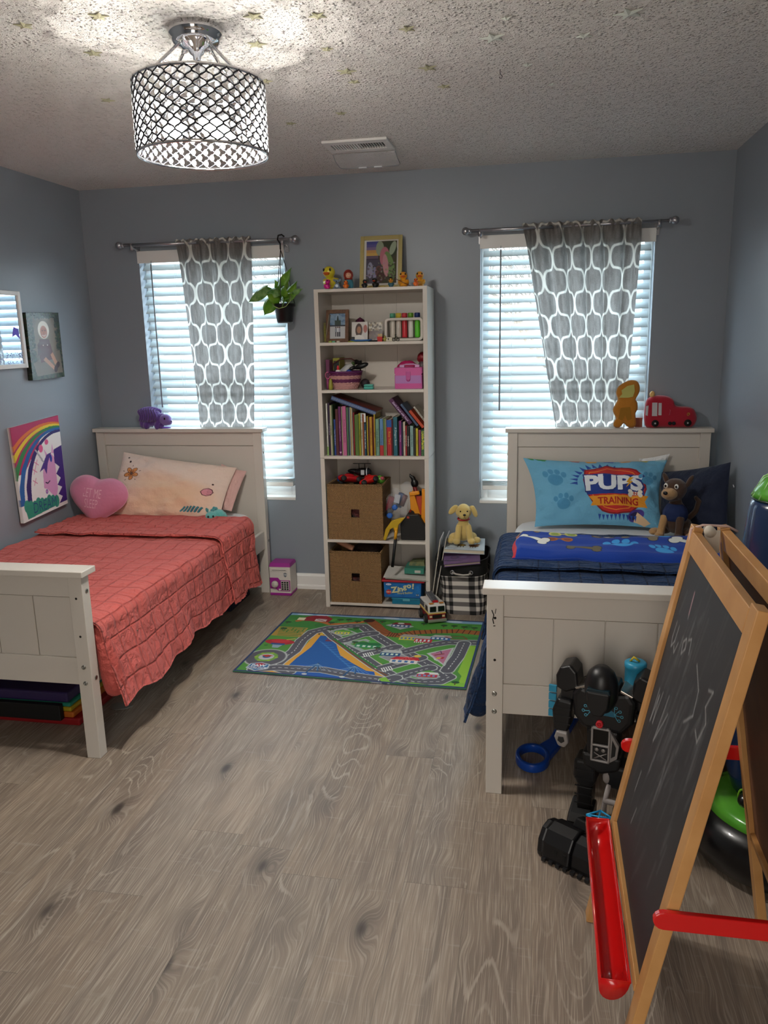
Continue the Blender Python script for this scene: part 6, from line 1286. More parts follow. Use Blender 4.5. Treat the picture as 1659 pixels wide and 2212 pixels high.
for ch, x, y, h_, rot in (('Z', .62, .52, .42, -.15), ('i', .86, .50, .36, 0), ('n', 1.02, .50, .26, -.05), ('g', 1.25, .38, .36, 0), ('o', 1.50, .26, .26, .1), ('!', 1.74, .24, .40, .08)): cv.text(ch, x+.015, y+.02, h_, '14324a', rot, .05); cv.text(ch, x, y, h_, 'c9c89a', rot, .04)
cv.text('Word Builder', 1.25, .72, .15, 'b8b46a', -.10, .02, wid=.95); cv.rect(1.92, .76, 2.08, .92, '0d3f70'); cv.text('K-2', 2.0, .84, .09, 'd8dce0', 0, .02)
grid('front_print', sheet(cv, (-.110, -.0905, .093), (.215, 0, 0), (0, 0, -.088)), PRINT, r_, cv, skirt=(0, .002, 0)); MB().hexa([(-.108, -.089, 0), (.104, -.089, 0), (.104, .08, 0), (-.108, .08, 0), (-.112, -.089, .094), (.108, -.089, .094), (.108, .08, .094), (-.112, .08, .094)]).build('box_body', plain('12589a', .4), r_)
MB().box((-.122, -.100, .094), (.128, .09, .108)).build('red_lid', plain('a81c28', .35), r_, bevel=.004)
r_ = thing('paper_stack', 'curled white paper sheets lying on the game box', 'papers', (-.19, -.235, zl+.150)); cv = Cv(50, 40, 1, .8, 'c9c7c0')
u = cv.X/cv.ux; v = cv.Y/cv.uy; P = np.stack([-.115+.25*u-.02*v*0, .08-.175*v+.0*u, .012+.010*np.sin(u*3)+.016*(1-v)*(1-u)-.012*u*v+.03*np.maximum(0, v-.0)*0+.022*np.abs(u-.5)**2], -1)
grid('sheet', P, PRINT, r_, cv, skirt=(0, 0, -.004)); P2_ = P.copy(); P2_[..., 2] += -.008; P2_[..., 0] += .012; cv2 = Cv(50, 40, 1, .8, 'b0aca4'); grid('sheet', P2_, PRINT, r_, cv2, skirt=(0, 0, -.003))
small('green_box', 'small sea green carton lying on the paper sheets', 'box', -.130, -.215, zl+.178, lambda r_: (MB().box((-.058, -.075, 0), (.056, .06, .034)).build('box_body', plain('2f7a68', .45), r_, bevel=.0015), MB().box((.002, -.0755, .006), (.036, -.0749, .022)).build('white_label', plain('b8b8b0', .5), r_)))
small('toy_leftover', 'grey green crumpled card box on top of the sea green carton', 'box', -.125, -.20, zl+.213, lambda r_: MB().hexa([(-.045, -.04, 0), (.05, -.045, 0), (.05, .04, 0), (-.04, .045, 0), (-.040, -.035, .018), (.045, -.040, .026), (.045, .035, .03), (-.03, .04, .02)]).build('card', mat('olive_card', '4f5f44', .7, vary=(40, '8a8450', .6)), r_))

# ---------------------------------------------------------------- hanging plant
r_ = thing('hanging_plant', 'green trailing plant in a black hanging pot on the left curtain rod', 'plant', (-.885, -.125, 1.64)); pm = mat('black_pot', '101012', .35)
MB().lathe([(0, 0), (.040, 0), (.046, .004), (.056, .085), (.064, .088), (.065, .104), (.060, .104), (.054, .09), (.05, .085), (0, .085)], 28).build('pot', pm, r_)
MB().lathe([(0, -.004), (.043, -.004), (.045, .002), (0, .002)], 24).build('saucer', plain('5a5c60', .3), r_)
MB().ell((0, 0, .084), (.052, .052, .008), 16).build('soil', plain('2a2018', .95), r_)
tip = (-.006, .0, .40)
for k in range(3): a = 2*PI*k/3+.5; MB().tube([(math.cos(a)*.062, math.sin(a)*.062, .095), (math.cos(a)*.03+tip[0]*.5, math.sin(a)*.03, .28), tip], .0022, 6).build('hanger_strand', pm, r_)
MB().tube([tip, (-.006, .0, .43), (-.024, .01, .455), (-.022, .02, .478), (-.006, .035, .4835), (.008, .037, .472)], .0045, 8).build('hook', pm, r_)
LF = mat('pothos_leaf', '4f8f22', .35, vary=(14, '8fb53c', .8), transl=.25); LF2 = mat('variegated_leaf', '3f7f30', .35, vary=(40, 'a8c880', .8), transl=.25); STM = plain('7a9a3a', .5)
def leaf(root, base_, tipp, wd, m, cup=.25, seed=0):
    b0, t0 = Vector(base_), Vector(tipp); ax = t0-b0; L_ = ax.length; ax.normalize(); sd = ax.cross(Vector((0, -.85, .5))); sd.normalize(); nm = sd.cross(ax); nm.normalize(); b = MB(); n = 9; vs = []
    for i in range(n+1):
        t = i/n; wdt = wd*(math.sin(PI*min(1, (t*.93+.07))**.75)**.8)*(1-t**5) if i not in (n,) else 0
        for j in range(-2, 3): s = j/2; bk = -.02 if i == 0 and j else 0; vs.append(b0+ax*(L_*(t+(-.10*abs(s)*(1-t)**3)))+sd*(s*wdt)+nm*(-cup*wdt*s*s*1.2-L_*.16*t*t+.002*math.sin(t*9+s)))
    fs = [(i*5+j, i*5+j+1, (i+1)*5+j+1, (i+1)*5+j) for i in range(n) for j in range(4)]; b.add(vs, fs, 0, True); o = b.build('leaf', m, root)
    s_ = o.modifiers.new('thick', 'SOLIDIFY'); s_.thickness = .0008; return o
leaves = [((-.09, -.02, .19), (-.215, -.03, .125), .038, 1), ((-.060, -.04, .125), (-.105, -.07, .045), .044, 0), ((-.01, -.03, .20), (.055, -.04, .30), .030, 0), ((-.02, -.03, .17), (-.085, -.05, .17), .034, 1), ((.0, -.04, .15), (.030, -.08, .20), .038, 0), ((.01, -.03, .13), (.095, -.03, .17), .028, 0), ((-.02, -.02, .12), (-.07, -.08, .16), .035, 0), ((.02, .0, .14), (.075, .0, .23), .030, 0), ((-.01, .01, .15), (-.05, .0, .24), .030, 0), ((.015, -.05, .11), (.035, -.095, .12), .032, 0), ((.06, -.02, .16), (.118, -.03, .185), .020, 1), ((-.04, -.01, .13), (-.10, -.02, .21), .026, 0), ((.0, -.01, .18), (.01, -.05, .26), .030, 0)]
for k, (a, b_, wd, v_) in enumerate(leaves):
    leaf(r_, a, b_, wd, LF2 if v_ else LF, seed=k); MB().tube([(a[0]*.2, a[1]*.2, .085), (a[0]*.6, a[1]*.7, (a[2]+.085)/2+.012), a], .0018, 5).build('stem', STM, r_)
MB().tube([(.03, -.02, .09), (.055, -.05, .15), (.06, -.06, .12), (.03, -.068, .085), (-.01, -.07, .075), (-.04, -.065, .09), (-.055, -.05, .11)], .0022, 6).build('trailing_vine', plain('9ab06a', .5), r_)
# ---------------------------------------------------------------- play rug
cv = Cv(640, 500, 12, 9.4, '4f8f3a')
G1, G2, RD, RE, SA, WA = '38803a', '56983a', '56565f', 'bcc0bc', 'd89d38', '1c589c'
cv.rect(0, 0, 12, .55, '7fa8c8'); 
for x in (1.0, 2.2, 6.4, 8.0, 10.2): cv.ell(x, .3, .5, .14, 'c8d8e4', 0, .8)
cv.poly([(0, .5), (3, .35), (6, .5), (9, .7), (12, .6), (12, 3.2), (0, 3.2)], '3a7f38'); cv.poly([(6.5, .75), (9.2, .4), (12, .8), (12, 2.6), (9, 2.2)], '4a9038'); cv.speck(40, ['55993e', '2f7034', '4a8a3a'], .1, .4, 11, (0, .6, 12, 9), .7)
# dirt track top left, railway
cv.line([(.9, 1.5), (1.3, 1.2), (2.3, 1.4), (3.0, 1.75), (3.9, 1.5), (4.8, 1.1)], .32, 'b06a30'); 
tr = [(5.2, .85), (5.7, 1.5), (6.2, 2.3), (6.8, 2.95), (7.4, 3.0), (8.2, 2.4), (9.4, 2.0), (10.6, 1.8), (12, 2.0)]; cv.line(tr, .62, '9a5a2c')
for i in range(len(tr)-1):
    for t in (0, .25, .5, .75):
        x = tr[i][0]*(1-t)+tr[i+1][0]*t; y = tr[i][1]*(1-t)+tr[i+1][1]*t; d = np.array(tr[i+1])-np.array(tr[i]); d = d/np.hypot(*d); cv.line([(x-d[1]*.3, y+d[0]*.3), (x+d[1]*.3, y-d[0]*.3)], .06, '4a2218')
cv.ell(5.15, .85, .34, .3, '3a1a14')
# sand, water
cv.poly([(2.6, 3.2), (3.2, 3.0), (3.6, 3.2), (4.6, 4.4), (6.0, 5.8), (7.6, 7.4), (8.4, 8.2), (7.6, 9.4), (1.2, 9.4), (1.4, 8.4), (2.2, 7.4), (2.6, 5.6)], SA)
cv.poly([(3.0, 3.7), (3.5, 3.7), (4.1, 4.5), (4.5, 5.5), (4.9, 6.4), (5.8, 7.3), (6.8, 8.2), (7.2, 9.4), (4.0, 9.4), (3.2, 9.0), (2.6, 8.3), (2.7, 7.2), (3.0, 5.5)], WA)
cv.poly([(2.9, 7.9), (7.2, 8.2), (7.6, 9.4), (2.6, 9.4)], '1a56a4')
for k in range(14): x = 3.2+.22*k; cv.line([(x, 4.6+.28*k), (x+.35, 4.9+.28*k), (x+.6, 4.8+.28*k)], .05, '4f8cc8', .7)
for y in (4.05, 4.35): cv.rect(3.5, y, 4.5, y+.18, '8a2a28')
cv.line([(4.85, 5.1), (5.55, 5.3)], .16, 'd8c49a')
for x, y in ((5.35, 5.75), (5.75, 6.15), (6.9, 7.1), (7.5, 7.6), (3.0, 3.45)): cv.ell(x, y, .22, .16, '2a2a20'); cv.ell(x, y, .13, .15, 'd8b83a')
# roads
def road(pts, w_=.66, dash=True):
    cv.line(pts, w_+.12, RE); cv.line(pts, w_, RD)
    if dash:
        for i in range(len(pts)-1):
            p, q = np.array(pts[i]), np.array(pts[i+1]); L_ = np.hypot(*(q-p)); n = int(L_/.3)
            for k in range(n): a = p+(q-p)*(k/n); b_ = p+(q-p)*((k+.45)/n); cv.line([a, b_], .045, 'd8d8d4')
road([(2.9, 9.0), (1.9, 8.6), (2.0, 7.6), (2.25, 6.2), (2.15, 4.6), (2.35, 3.2), (3.1, 2.4), (4.2, 1.85), (5.0, 1.8), (6.0, 3.1), (7.4, 4.6), (9.0, 6.1), (10.4, 7.5), (11.0, 8.2), (10.6, 8.8), (9.4, 9.0), (8.3, 8.6), (7.0, 7.4), (5.4, 5.6), (3.9, 3.9), (3.2, 2.9)])
road([(4.5, 4.3), (5.3, 3.2), (5.9, 2.9)]); road([(6.1, 6.0), (7.0, 5.2), (7.6, 4.7)]); road([(7.5, 7.7), (8.8, 6.4), (9.2, 6.0)]); road([(8.2, 5.3), (9.4, 4.2), (10.3, 3.6), (12, 3.4)]); road([(11.2, 3.6), (11.1, 5.5), (10.8, 7.4)])
road([(8.2, 8.9), (9.0, 8.0), (9.9, 7.2)]); road([(1.0, 9.0), (2.2, 8.6), (4.5, 8.4), (6.5, 8.9), (8.0, 9.1)])
road([(8.0, 9.1), (8.4, 8.7)])
for x, y, a in ((6.15, 6.15, .7), (7.55, 7.9, .7), (9.9, 6.0, -.7)):
    for k in range(5): cv.line([(x+.13*k*math.cos(a)-.1, y+.13*k*math.sin(a)*-1-.2), (x+.13*k*math.cos(a)+.1, y-.13*k*math.sin(a)+.2)], .06, 'e4e4e0')
cv.line([(3.9, 4.3), (5.4, 6.0), (7.0, 7.8), (7.9, 8.5)], .10, '7a4a24'); cv.line([(3.9, 4.1), (5.5, 5.9), (7.2, 7.7)], .14, '2f7a34')
# round drive with the lookout
cv.ell(1.05, 7.4, 1.15, 1.25, RE); cv.ell(1.05, 7.4, 1.05, 1.15, RD); cv.ell(1.05, 7.3, .62, .66, '6fa046'); cv.ell(1.05, 7.3, .42, .44, 'b8bcc0'); cv.ell(1.05, 7.25, .22, .22, '1f4f8a'); cv.poly([(.7, 7.1), (1.05, 7.35), (1.4, 7.1), (1.05, 7.0)], 'b03a2a')
for a in range(6): cv.ell(1.05+.55*math.cos(a), 7.3+.58*math.sin(a), .10, .10, '94b83a')
cv.ell(1.0, 5.0, .85, .42, 'b02430'); cv.ell(1.0, 4.85, .55, .26, 'c8303a'); cv.poly([(.7, 5.3), (1.35, 5.3), (1.2, 5.9), (.85, 5.9)], '8fa4b4'); cv.line([(1.3, 4.6), (1.7, 4.4)], .09, 'd8b85a'); cv.rect(.6, 5.2, 1.4, 5.45, '2c4f86')
# maze field and barn
cv.rect(.15, 2.6, 1.9, 4.1, 'a88a3c')
for k in range(6): cv.line([(.25+.05*k, 2.75+.24*k), (1.8-.1*(k % 2), 2.75+.24*k)], .09, '3f7a34')
for k in range(7): cv.line([(.4+.22*k, 2.7+.2*(k % 3)), (.4+.22*k, 3.1+.2*(k % 3))], .08, '3f7a34')
cv.poly([(1.1, .85), (1.6, .4), (2.4, .35), (2.9, .8), (2.8, 1.45), (1.3, 1.45)], '8a1c28'); cv.rect(1.9, .95, 2.6, 1.4, 'c9c4c0'); cv.line([(1.9, .95), (2.6, 1.4)], .05, '8a1c28'); cv.line([(1.9, 1.4), (2.6, .95)], .05, '8a1c28'); cv.rect(.8, .9, 1.25, 1.35, 'e0d8b8')
# blocks with buildings
def lot(c, s, col='9aa09c'): x, y = c; cv.poly([(x-s, y-.1*s), (x-.1*s, y-.75*s), (x+s, y+.05*s), (x+.1*s, y+.75*s)], RE); s *= .93; cv.poly([(x-s, y-.1*s), (x-.1*s, y-.75*s), (x+s, y+.05*s), (x+.1*s, y+.75*s)], col)
def house(x, y, w_, h_, roof, wall, trim='e8e4d8'):
    cv.poly([(x-w_, y-h_*.2), (x+w_, y-h_*.2), (x+w_, y+h_), (x-w_, y+h_)], wall); cv.poly([(x-w_*1.1, y-h_*.1), (x-w_*.7, y-h_), (x+w_*.9, y-h_*1.0), (x+w_*1.15, y-h_*.1)], roof)
    for k in range(4): cv.rect(x-w_*.85+k*w_*.45, y+h_*.15, x-w_*.85+k*w_*.45+w_*.25, y+h_*.7, trim)
lot((4.05, 2.95), .95, '9aa4a0'); cv.poly([(3.5, 2.9), (4.0, 2.5), (4.8, 3.0), (4.2, 3.4)], '4f9038'); house(4.1, 2.95, .42, .32, '5aa03a', 'd8c84a', '3a6a9a')
lot((5.8, 4.75), 1.25, '9aa4a0'); cv.poly([(5.0, 4.7), (5.6, 4.1), (6.9, 4.8), (6.0, 5.4)], '4f9038'); house(6.0, 4.7, .68, .40, '1f6a3a', '2f8a5a', 'c8dccc'); cv.poly([(5.9, 4.1), (6.3, 3.95), (6.4, 4.3), (6.0, 4.35)], '4aa04a')
cv.poly([(6.3, 1.5), (7.0, .95), (8.0, 1.5), (7.3, 2.1)], 'a8b0b4'); house(7.2, 1.35, .55, .38, '7a1c24', '3f5f8a', 'd8dce0'); cv.ell(7.15, 1.1, .2, .12, 'c8ccc8')
house(8.0, 3.2, .5, .42, '9a9a98', 'c8c04a', '4a70a8'); house(8.9, 3.35, .5, .5, 'a8a8a4', 'b8283a', 'd8e0e4'); house(9.8, 2.95, .55, .38, 'b0b0ac', '2c5f9a', 'd8e0e4'); 
for k in range(5): cv.rect(8.45+.11*k, 3.75, 8.5+.11*k, 3.95, 'e8e4e0')
lot((8.0, 6.3), 1.05, '8f8f92'); house(7.5, 5.6, .55, .42, 'b8bcb8', '1c4f7a', 'c8dccc'); house(8.4, 6.45, .72, .42, 'b81c2c', 'd8d4cc', '3a6aa0')
for k in range(-2, 3): cv.line([(8.45, 6.0), (8.45+.3*k, 6.45)], .04, 'e0605a')
cv.ell(9.0, 5.85, .2, .16, 'd8b848')
cv.poly([(9.4, 5.4), (10.75, 4.3), (10.6, 6.9)], RE); cv.poly([(9.6, 5.4), (10.62, 4.55), (10.48, 6.6)], 'b5708c'); cv.line([(9.9, 5.2), (10.1, 4.95), (10.2, 5.3)], .05, '4a3a5a'); cv.poly([(10.05, 5.8), (10.25, 5.75), (10.2, 6.0), (10.0, 6.05)], 'c8b03a'); cv.poly([(10.28, 5.75), (10.42, 5.72), (10.38, 5.98), (10.24, 6.0)], 'b02c2c'); cv.line([(9.9, 5.55), (10.3, 5.3)], .12, '8a3a3a')
cv.poly([(9.0, 8.3), (10.2, 7.9), (10.6, 8.3), (9.8, 8.7)], '9a9aa0'); cv.poly([(9.3, 7.9), (9.9, 7.5), (10.5, 7.9), (10.3, 8.4), (9.7, 8.4)], '4f9a38'); house(9.9, 8.05, .52, .30, 'd8d8d4', 'b8304a', '6a9ac8'); cv.ell(9.85, 7.95, .14, .11, '9a2430')
cv.poly([(11.55, 3.9), (11.95, 3.9), (11.95, 9.4), (11.5, 9.4), (11.6, 8.0), (11.35, 7.5)], '8fc03a'); cv.poly([(8.7, 9.4), (9.3, 9.1), (10.6, 9.3), (11.4, 8.7), (12, 8.9), (12, 9.4)], '7fb83a'); cv.poly([(7.6, 8.95), (7.9, 8.7), (8.3, 9.3), (7.9, 9.4)], '7fb83a')
for x, y in ((.4, 1.9), (3.4, 1.0), (3.9, .9), (4.5, 1.15), (3.0, 1.6), (6.0, 1.0), (8.5, 1.0), (9.7, 1.1), (10.3, 1.1), (10.9, 1.2), (11.5, 1.3), (11.4, 8.9), (4.7, 2.3), (5.2, 4.5), (6.6, 5.1), (.5, 3.0), (3.3, 2.7)): cv.ell(x, y-.12, .2, .14, '1c4f2a'); cv.rect(x-.03, y-.05, x+.03, y+.18, '5a3a20')
cv.line([(10.0, 2.8), (11.0, 2.6), (11.3, 3.0), (10.6, 3.1), (10.0, 2.8)], .06, '8a2a20')
# bridges
for x in (4.0, 6.0): cv.line([(x-.25, 9.1), (x+.05, 7.6), (x+.3, 8.6)], .10, '1f4f7a'); [cv.line([(x+.05, 7.7), (x-1.0+.25*k, 8.5)], .025, '8fb0d0', .8) for k in range(9)]; cv.ell(x-.25, 9.1, .14, .1, 'c8c8c4')
# printed badge with the words
cv.poly([(.55, 8.3), (1.1, 8.1), (1.65, 8.3), (1.7, 8.9), (1.1, 9.25), (.5, 8.9)], 'b8c0c8'); cv.poly([(.62, 8.36), (1.1, 8.18), (1.58, 8.36), (1.62, 8.86), (1.1, 9.15), (.58, 8.86)], '2c6ba0'); cv.poly([(.8, 8.3), (1.1, 8.2), (1.4, 8.3), (1.1, 8.75)], 'b03038'); cv.text('PAW', 1.1, 8.52, .28, 'dfe6ea', -.04, .04, wid=.8); cv.rect(.62, 8.72, 1.6, 8.95, 'c8d0d8'); cv.text('PATROL', 1.1, 8.835, .17, '1f3f7a', -.04, .04, wid=.85)
for r_ in ((0, 0, 12, .16), (0, 9.24, 12, 9.4), (0, 0, .13, 9.4), (11.87, 0, 12, 9.4)): cv.rect(*r_, '263a66')
u = cv.X/cv.ux; v = cv.Y/cv.uy; P00, P10, P11, P01 = [np.array(p) for p in ((-.823, -.463, .006), (.288, -.474, .006), (.255, -1.337, .006), (-.861, -1.289, .006))]
u_, v_ = u[..., None], v[..., None]; P = P00*(1-u_)*(1-v_)+P10*u_*(1-v_)+P11*u_*v_+P01*(1-u_)*v_
P[..., 2] += .0015*np.sin(u*14)*np.sin(v*9)+.0015; P[..., 1] += .006*np.sin(u*8)*(v-.5)
rugc = P.mean((0, 1)); rugc[2] = .006; o = grid('play_rug', P-rugc, mat('printed_rug', 'ffffff', .8, attr='Col', bump=(500, .3, .002)), None, cv, skirt=(0, 0, -.0065), backcol='263a66'); o.location = rugc
tag(o, 'childrens play rug printed with roads, beach and buildings on the floor', 'rug')

# ---------------------------------------------------------------- floor objects near the back wall
def moneybox(r_):
    w_, d_, h_ = .134, .125, .205; WH = plain('d6cfc6', .35); MG = plain('9a2a8a', .35)
    MB().box((-w_/2, 0, .016), (w_/2, d_, h_-.022)).build('safe_body', WH, r_, bevel=.003); MB().box((-w_/2-.001, -.001, 0), (w_/2+.001, d_+.001, .018)).build('base', MG, r_, bevel=.004)
    MB().hexa([(-w_/2-.002, -.002, h_-.022), (w_/2+.002, -.002, h_-.022), (w_/2+.002, d_+.002, h_-.022), (-w_/2-.002, d_+.002, h_-.022), (-w_/2+.004, .012, h_), (w_/2-.004, .012, h_), (w_/2-.004, d_-.008, h_), (-w_/2+.004, d_-.008, h_)]).build('top', MG, r_, bevel=.003)
    MB().prism([(-w_/2+.002, .045), (-.03, .045), (-.012, .030), (w_/2-.004, .030), (w_/2-.004, .100), (.0, .100), (-.012, .115), (-w_/2+.002, .115)], -.0045, -.0002, 'y').build('door', MG, r_, bevel=.002)
    MB().prism([(-w_/2+.012, .155), (w_/2-.022, .155), (w_/2-.022, .172), (-w_/2+.012, .172)], -.003, 0, 'y').build('slot_plate', WH, r_, bevel=.001); MB().box((-w_/2+.018, -.0036, .162), (w_/2-.028, -.0029, .1645)).build('coin_slot', plain('3a3030', .6), r_)
    MB().lathe([(0, 0), (.022, 0), (.022, .008), (.019, .016), (0, .018)], 26, M=Matrix.Translation((-.032, -.004, .075)) @ Matrix.Rotation(PI/2, 4, 'X')).build('dial_knob', plain('c9c2b8', .3), r_)
    MB().box((.006, -.007, .036), (.058, -.004, .096)).build('keypad', WH, r_, bevel=.002)
    for i in range(4):
        for j in range(3): MB().box((.010+j*.016, -.009, .040+i*.0138), (.022+j*.016, -.0068, .0505+i*.0138)).build('key', plain('2a2a2c', .4), r_)
    MB().box((-.010, -.007, .034), (.004, -.0042, .046)).build('latch', WH, r_, bevel=.002)
    b = MB(); b.prism([(.024, .128), (.034, .118), (.044, .128), (.046, .142), (.034, .148), (.022, .142)], -.0015, .0002, 'y'); b.build('shield_mark', plain('6a7078', .4), r_); b = MB(); text_mesh(b, 'WB', (.034, -.0019, .135), (1, 0, 0), (0, 0, 1), .011, bold=.04); b.build('shield_letters', plain('c8c8c8', .4), r_)
small('toy_safe', 'magenta and white toy safe with keypad on the floor beside the left bed', 'money box', -.985, -.160, 0, moneybox)
tag(MB().box((-.20, -.16, 0), (.20, .16, .26)).build('storage_bin', mat('navy_bin_cloth', '0a1228', .8, bump=(200, .3, .003)), bevel=.01, loc=(-1.38, -.33, 0)), 'dark navy storage bin under the head of the coral quilted bed', 'bin')
# folded rainbow mat
r_ = thing('folding_mat', 'folded rainbow coloured gym mat under the foot of the coral quilted bed', 'mat', (-1.62, -1.70, 0))
for k, (c_, z0, z1_, dx) in enumerate((('8a1418', 0, .034, 0), ('b5601a', .035, .062, -.014), ('a8901c', .063, .084, -.02), ('1f7a66', .085, .104, -.02), ('2c1f4c', .105, .150, -.028))):
    MB().box((-.40, -.19-.002*k, z0), (.275+dx+(.05 if k == 0 else .04), .21, z1_)).build('mat_panel', mat('vinyl_'+c_, c_, .45), r_, bevel=.008, seg=3)
tag(MB().box((-.30, -.014, 0), (.30, .012, .07)).build('black_case', plain('060606', .6), bevel=.004, loc=(-1.655, -1.912, .036)), 'black flat case lying against the folded rainbow mat', 'case')
o = MB(); pts = [(-.045, -.02), (-.01, -.035), (.035, -.02), (.05, .01), (.02, .028), (-.035, .03), (-.05, .01)]; o.prism(pts, .0, .004, 'z'); tag(o.build('clear_wrapper', mat('grey_wrapper', 'a3a29c', .25, trans=.3), loc=(-1.215, -1.70, .0)), 'small clear plastic wrapper on the floor beside the left bed foot', 'wrapper')
# plaid fabric bin
PX, PY = .160, -.235
r_ = thing('fabric_bin', 'black and white plaid fabric bin beside the bookcase', 'bin', (PX, PY, 0)); nx, ny = 360, 140; cv = Cv(nx, ny, 14.8, 5.2, 'cfc9c0')
for k in range(38):
    if k % 2 == 0: cv.rect(k*.4, 0, k*.4+.4, 5.2, '6a6664')
for k in range(14):
    if k % 2 == 0:
        for j in range(38): cv.rect(j*.4, k*.4, j*.4+.4, k*.4+.4, '161616' if j % 2 == 0 else '6a6664')
cv.rect(0, 0, 14.8, 1.5, '121212')
u = cv.X/cv.ux; v = cv.Y/cv.uy; a = 2*PI*u; hb = .325
sq = lambda a, r, e: (r*np.sign(np.cos(a))*np.abs(np.cos(a))**e, r*np.sign(np.sin(a))*np.abs(np.sin(a))**e)
rr = .146-.018*v+.006*np.sin(v*6+3*u)+.004*np.sin(a*5+v*9)*v; x, y = sq(a, rr, .42); lean = .0+.02*(1-v)
P = np.stack([x*1.0-lean*.6, y*.95, hb*(1-v)+.012*np.sin(a+1)*(1-v)], -1); grid('fabric_side', P, mat('plaid_canvas', 'ffffff', .85, attr='Col', bump=(260, .3, .002)), r_, cv)
b = MB(); k = 60; b.tube([tuple(P[0, int(j*(nx-1)/k)]) for j in range(k)], .0045, 6, closed=True); b.build('rim', plain('0e0e0e', .8), r_)
MB().lathe([(0, .002), (.13, .002), (.13, .008), (0, .008)], 24).build('bin_base', plain('121212', .8), r_)
for sx_ in (-.052, .052): MB().tube([(sx_-.01+.010*math.cos(2*PI*j/18), -.150, .255+.010*math.sin(2*PI*j/18)) for j in range(18)], .0028, 6, closed=True).build('grommet', STEEL, r_)
MB().tube([(-.062, -.152, .255), (-.04, -.160, .248), (0, -.162, .244), (.03, -.160, .247), (.042, -.152, .255)], .0055, 8).build('rope_handle', plain('a8a49c', .8), r_)
tag(MB().box((-.09, -.09, 0), (.09, .09, .24)).build('book_pile', plain('1c1a1c', .8), loc=(PX, PY, .012)), 'dark pile of books filling the plaid bin', 'books')
def bigbook(name, label, loc, w_, d_, th, rot, cover, cv, cat='book'):
    r_ = thing(name, label, cat, loc); r_.rotation_euler = [R(q) for q in rot]; MB().box((-w_/2, -d_/2, 0), (w_/2, d_/2, .003)).box((-w_/2, -d_/2, th-.003), (w_/2, d_/2, th-.0006)).box((-w_/2, d_/2-.003, 0), (w_/2, d_/2, th-.001)).build('cover', plain(cover, .4), r_); MB().box((-w_/2+.003, -d_/2+.003, .003), (w_/2-.003, d_/2-.003, th-.003)).build('pages', PAGES, r_)
    grid('cover_print', sheet(cv, (-w_/2, d_/2, th), (w_, 0, 0), (0, -d_, 0)), PRINT, r_, cv, skirt=(0, 0, -.0006)); return r_
cv = Cv(120, 110, 2, 1.8, 'b8c4cc'); cv.ell(.5, .6, .3, .2, '8fa8b8'); cv.ell(.85, 1.15, .22, .17, '4a3a20'); cv.ell(.85, 1.15, .13, .1, 'b59a4a'); cv.ell(1.45, 1.2, .25, .15, '7a5430'); cv.ell(1.65, 1.0, .1, .1, '8a6238'); cv.ell(1.2, .5, .16, .1, 'b89058')
for x in (.68, .82, .95, 1.3, 1.42, 1.55): cv.line([(x, 1.25), (x-.02, 1.45)], .04, '3a2c1c')
cv.line([(1.2, 1.68), (1.9, 1.66)], .03, '8a8a8a'); cv.text('animals', .4, 1.62, .12, '3a4a5a', 0, .0)
bigbook('picture_book', 'pale blue picture book with small animals lying under the yellow plush dog', (.158, -.265, .368), .225, .20, .024, (5, 2, 3), 'a8b4bc', cv)
cv = Cv(100, 70, 2, 1.4, 'b97aa8'); cv.rect(0, .0, 1.3, 1.4, 'c08aae'); cv.ell(.6, .65, .24, .2, '5a1c3a'); cv.ell(.6, .65, .14, .12, 'b03a5a'); cv.ell(1.1, .7, .2, .14, 'e0d8dc'); cv.ell(1.25, .45, .16, .10, 'd8ccd4', .6); cv.ell(.95, .5, .12, .1, 'c0708a')
r_ = bigbook('plastic_case', 'pink and purple plastic case standing in the front of the plaid bin', (.150, -.345, .318), .20, .10, .018, (24, -6, 4), '7a5a8a', cv, 'case')
MB().box((-.102, -.053, .0195), (.102, .053, .024)).build('clear_lid', mat('lilac_clear_plastic', 'b59ac8', .1, trans=.8), r_, bevel=.003)
for k, (c_, dx, h_, rz, nm) in enumerate((('cfccc8', -.012, .44, 8, 'white glossy magazine leaning between bookcase and plaid bin'), ('b8b4b4', .004, .45, 10, 'second pale magazine behind the white glossy one by the plaid bin'), ('c0654a', .030, .40, 7, 'orange edged thin folder standing at the left in the plaid bin'), ('2f4a34', .040, .42, 8, 'dark green sheet of paper at the left in the plaid bin'))):
    z0 = 0 if k < 2 else .05; r_ = thing('magazine', nm, 'magazine', (-.022+dx+(.020 if k > 1 else 0), -.28 if k < 2 else -.225, z0)); r_.rotation_euler = (0, R(rz), 0)
    MB().box((0, -.085 if k < 2 else -.07, 0), (.004, .10 if k < 2 else .08, h_-z0)).build('cover', plain(c_, .3), r_); MB().box((.0008, -.0855 if k < 2 else -.0705, .003), (.0032, -.083 if k < 2 else -.069, h_-z0-.003)).build('pages', PAGES, r_)
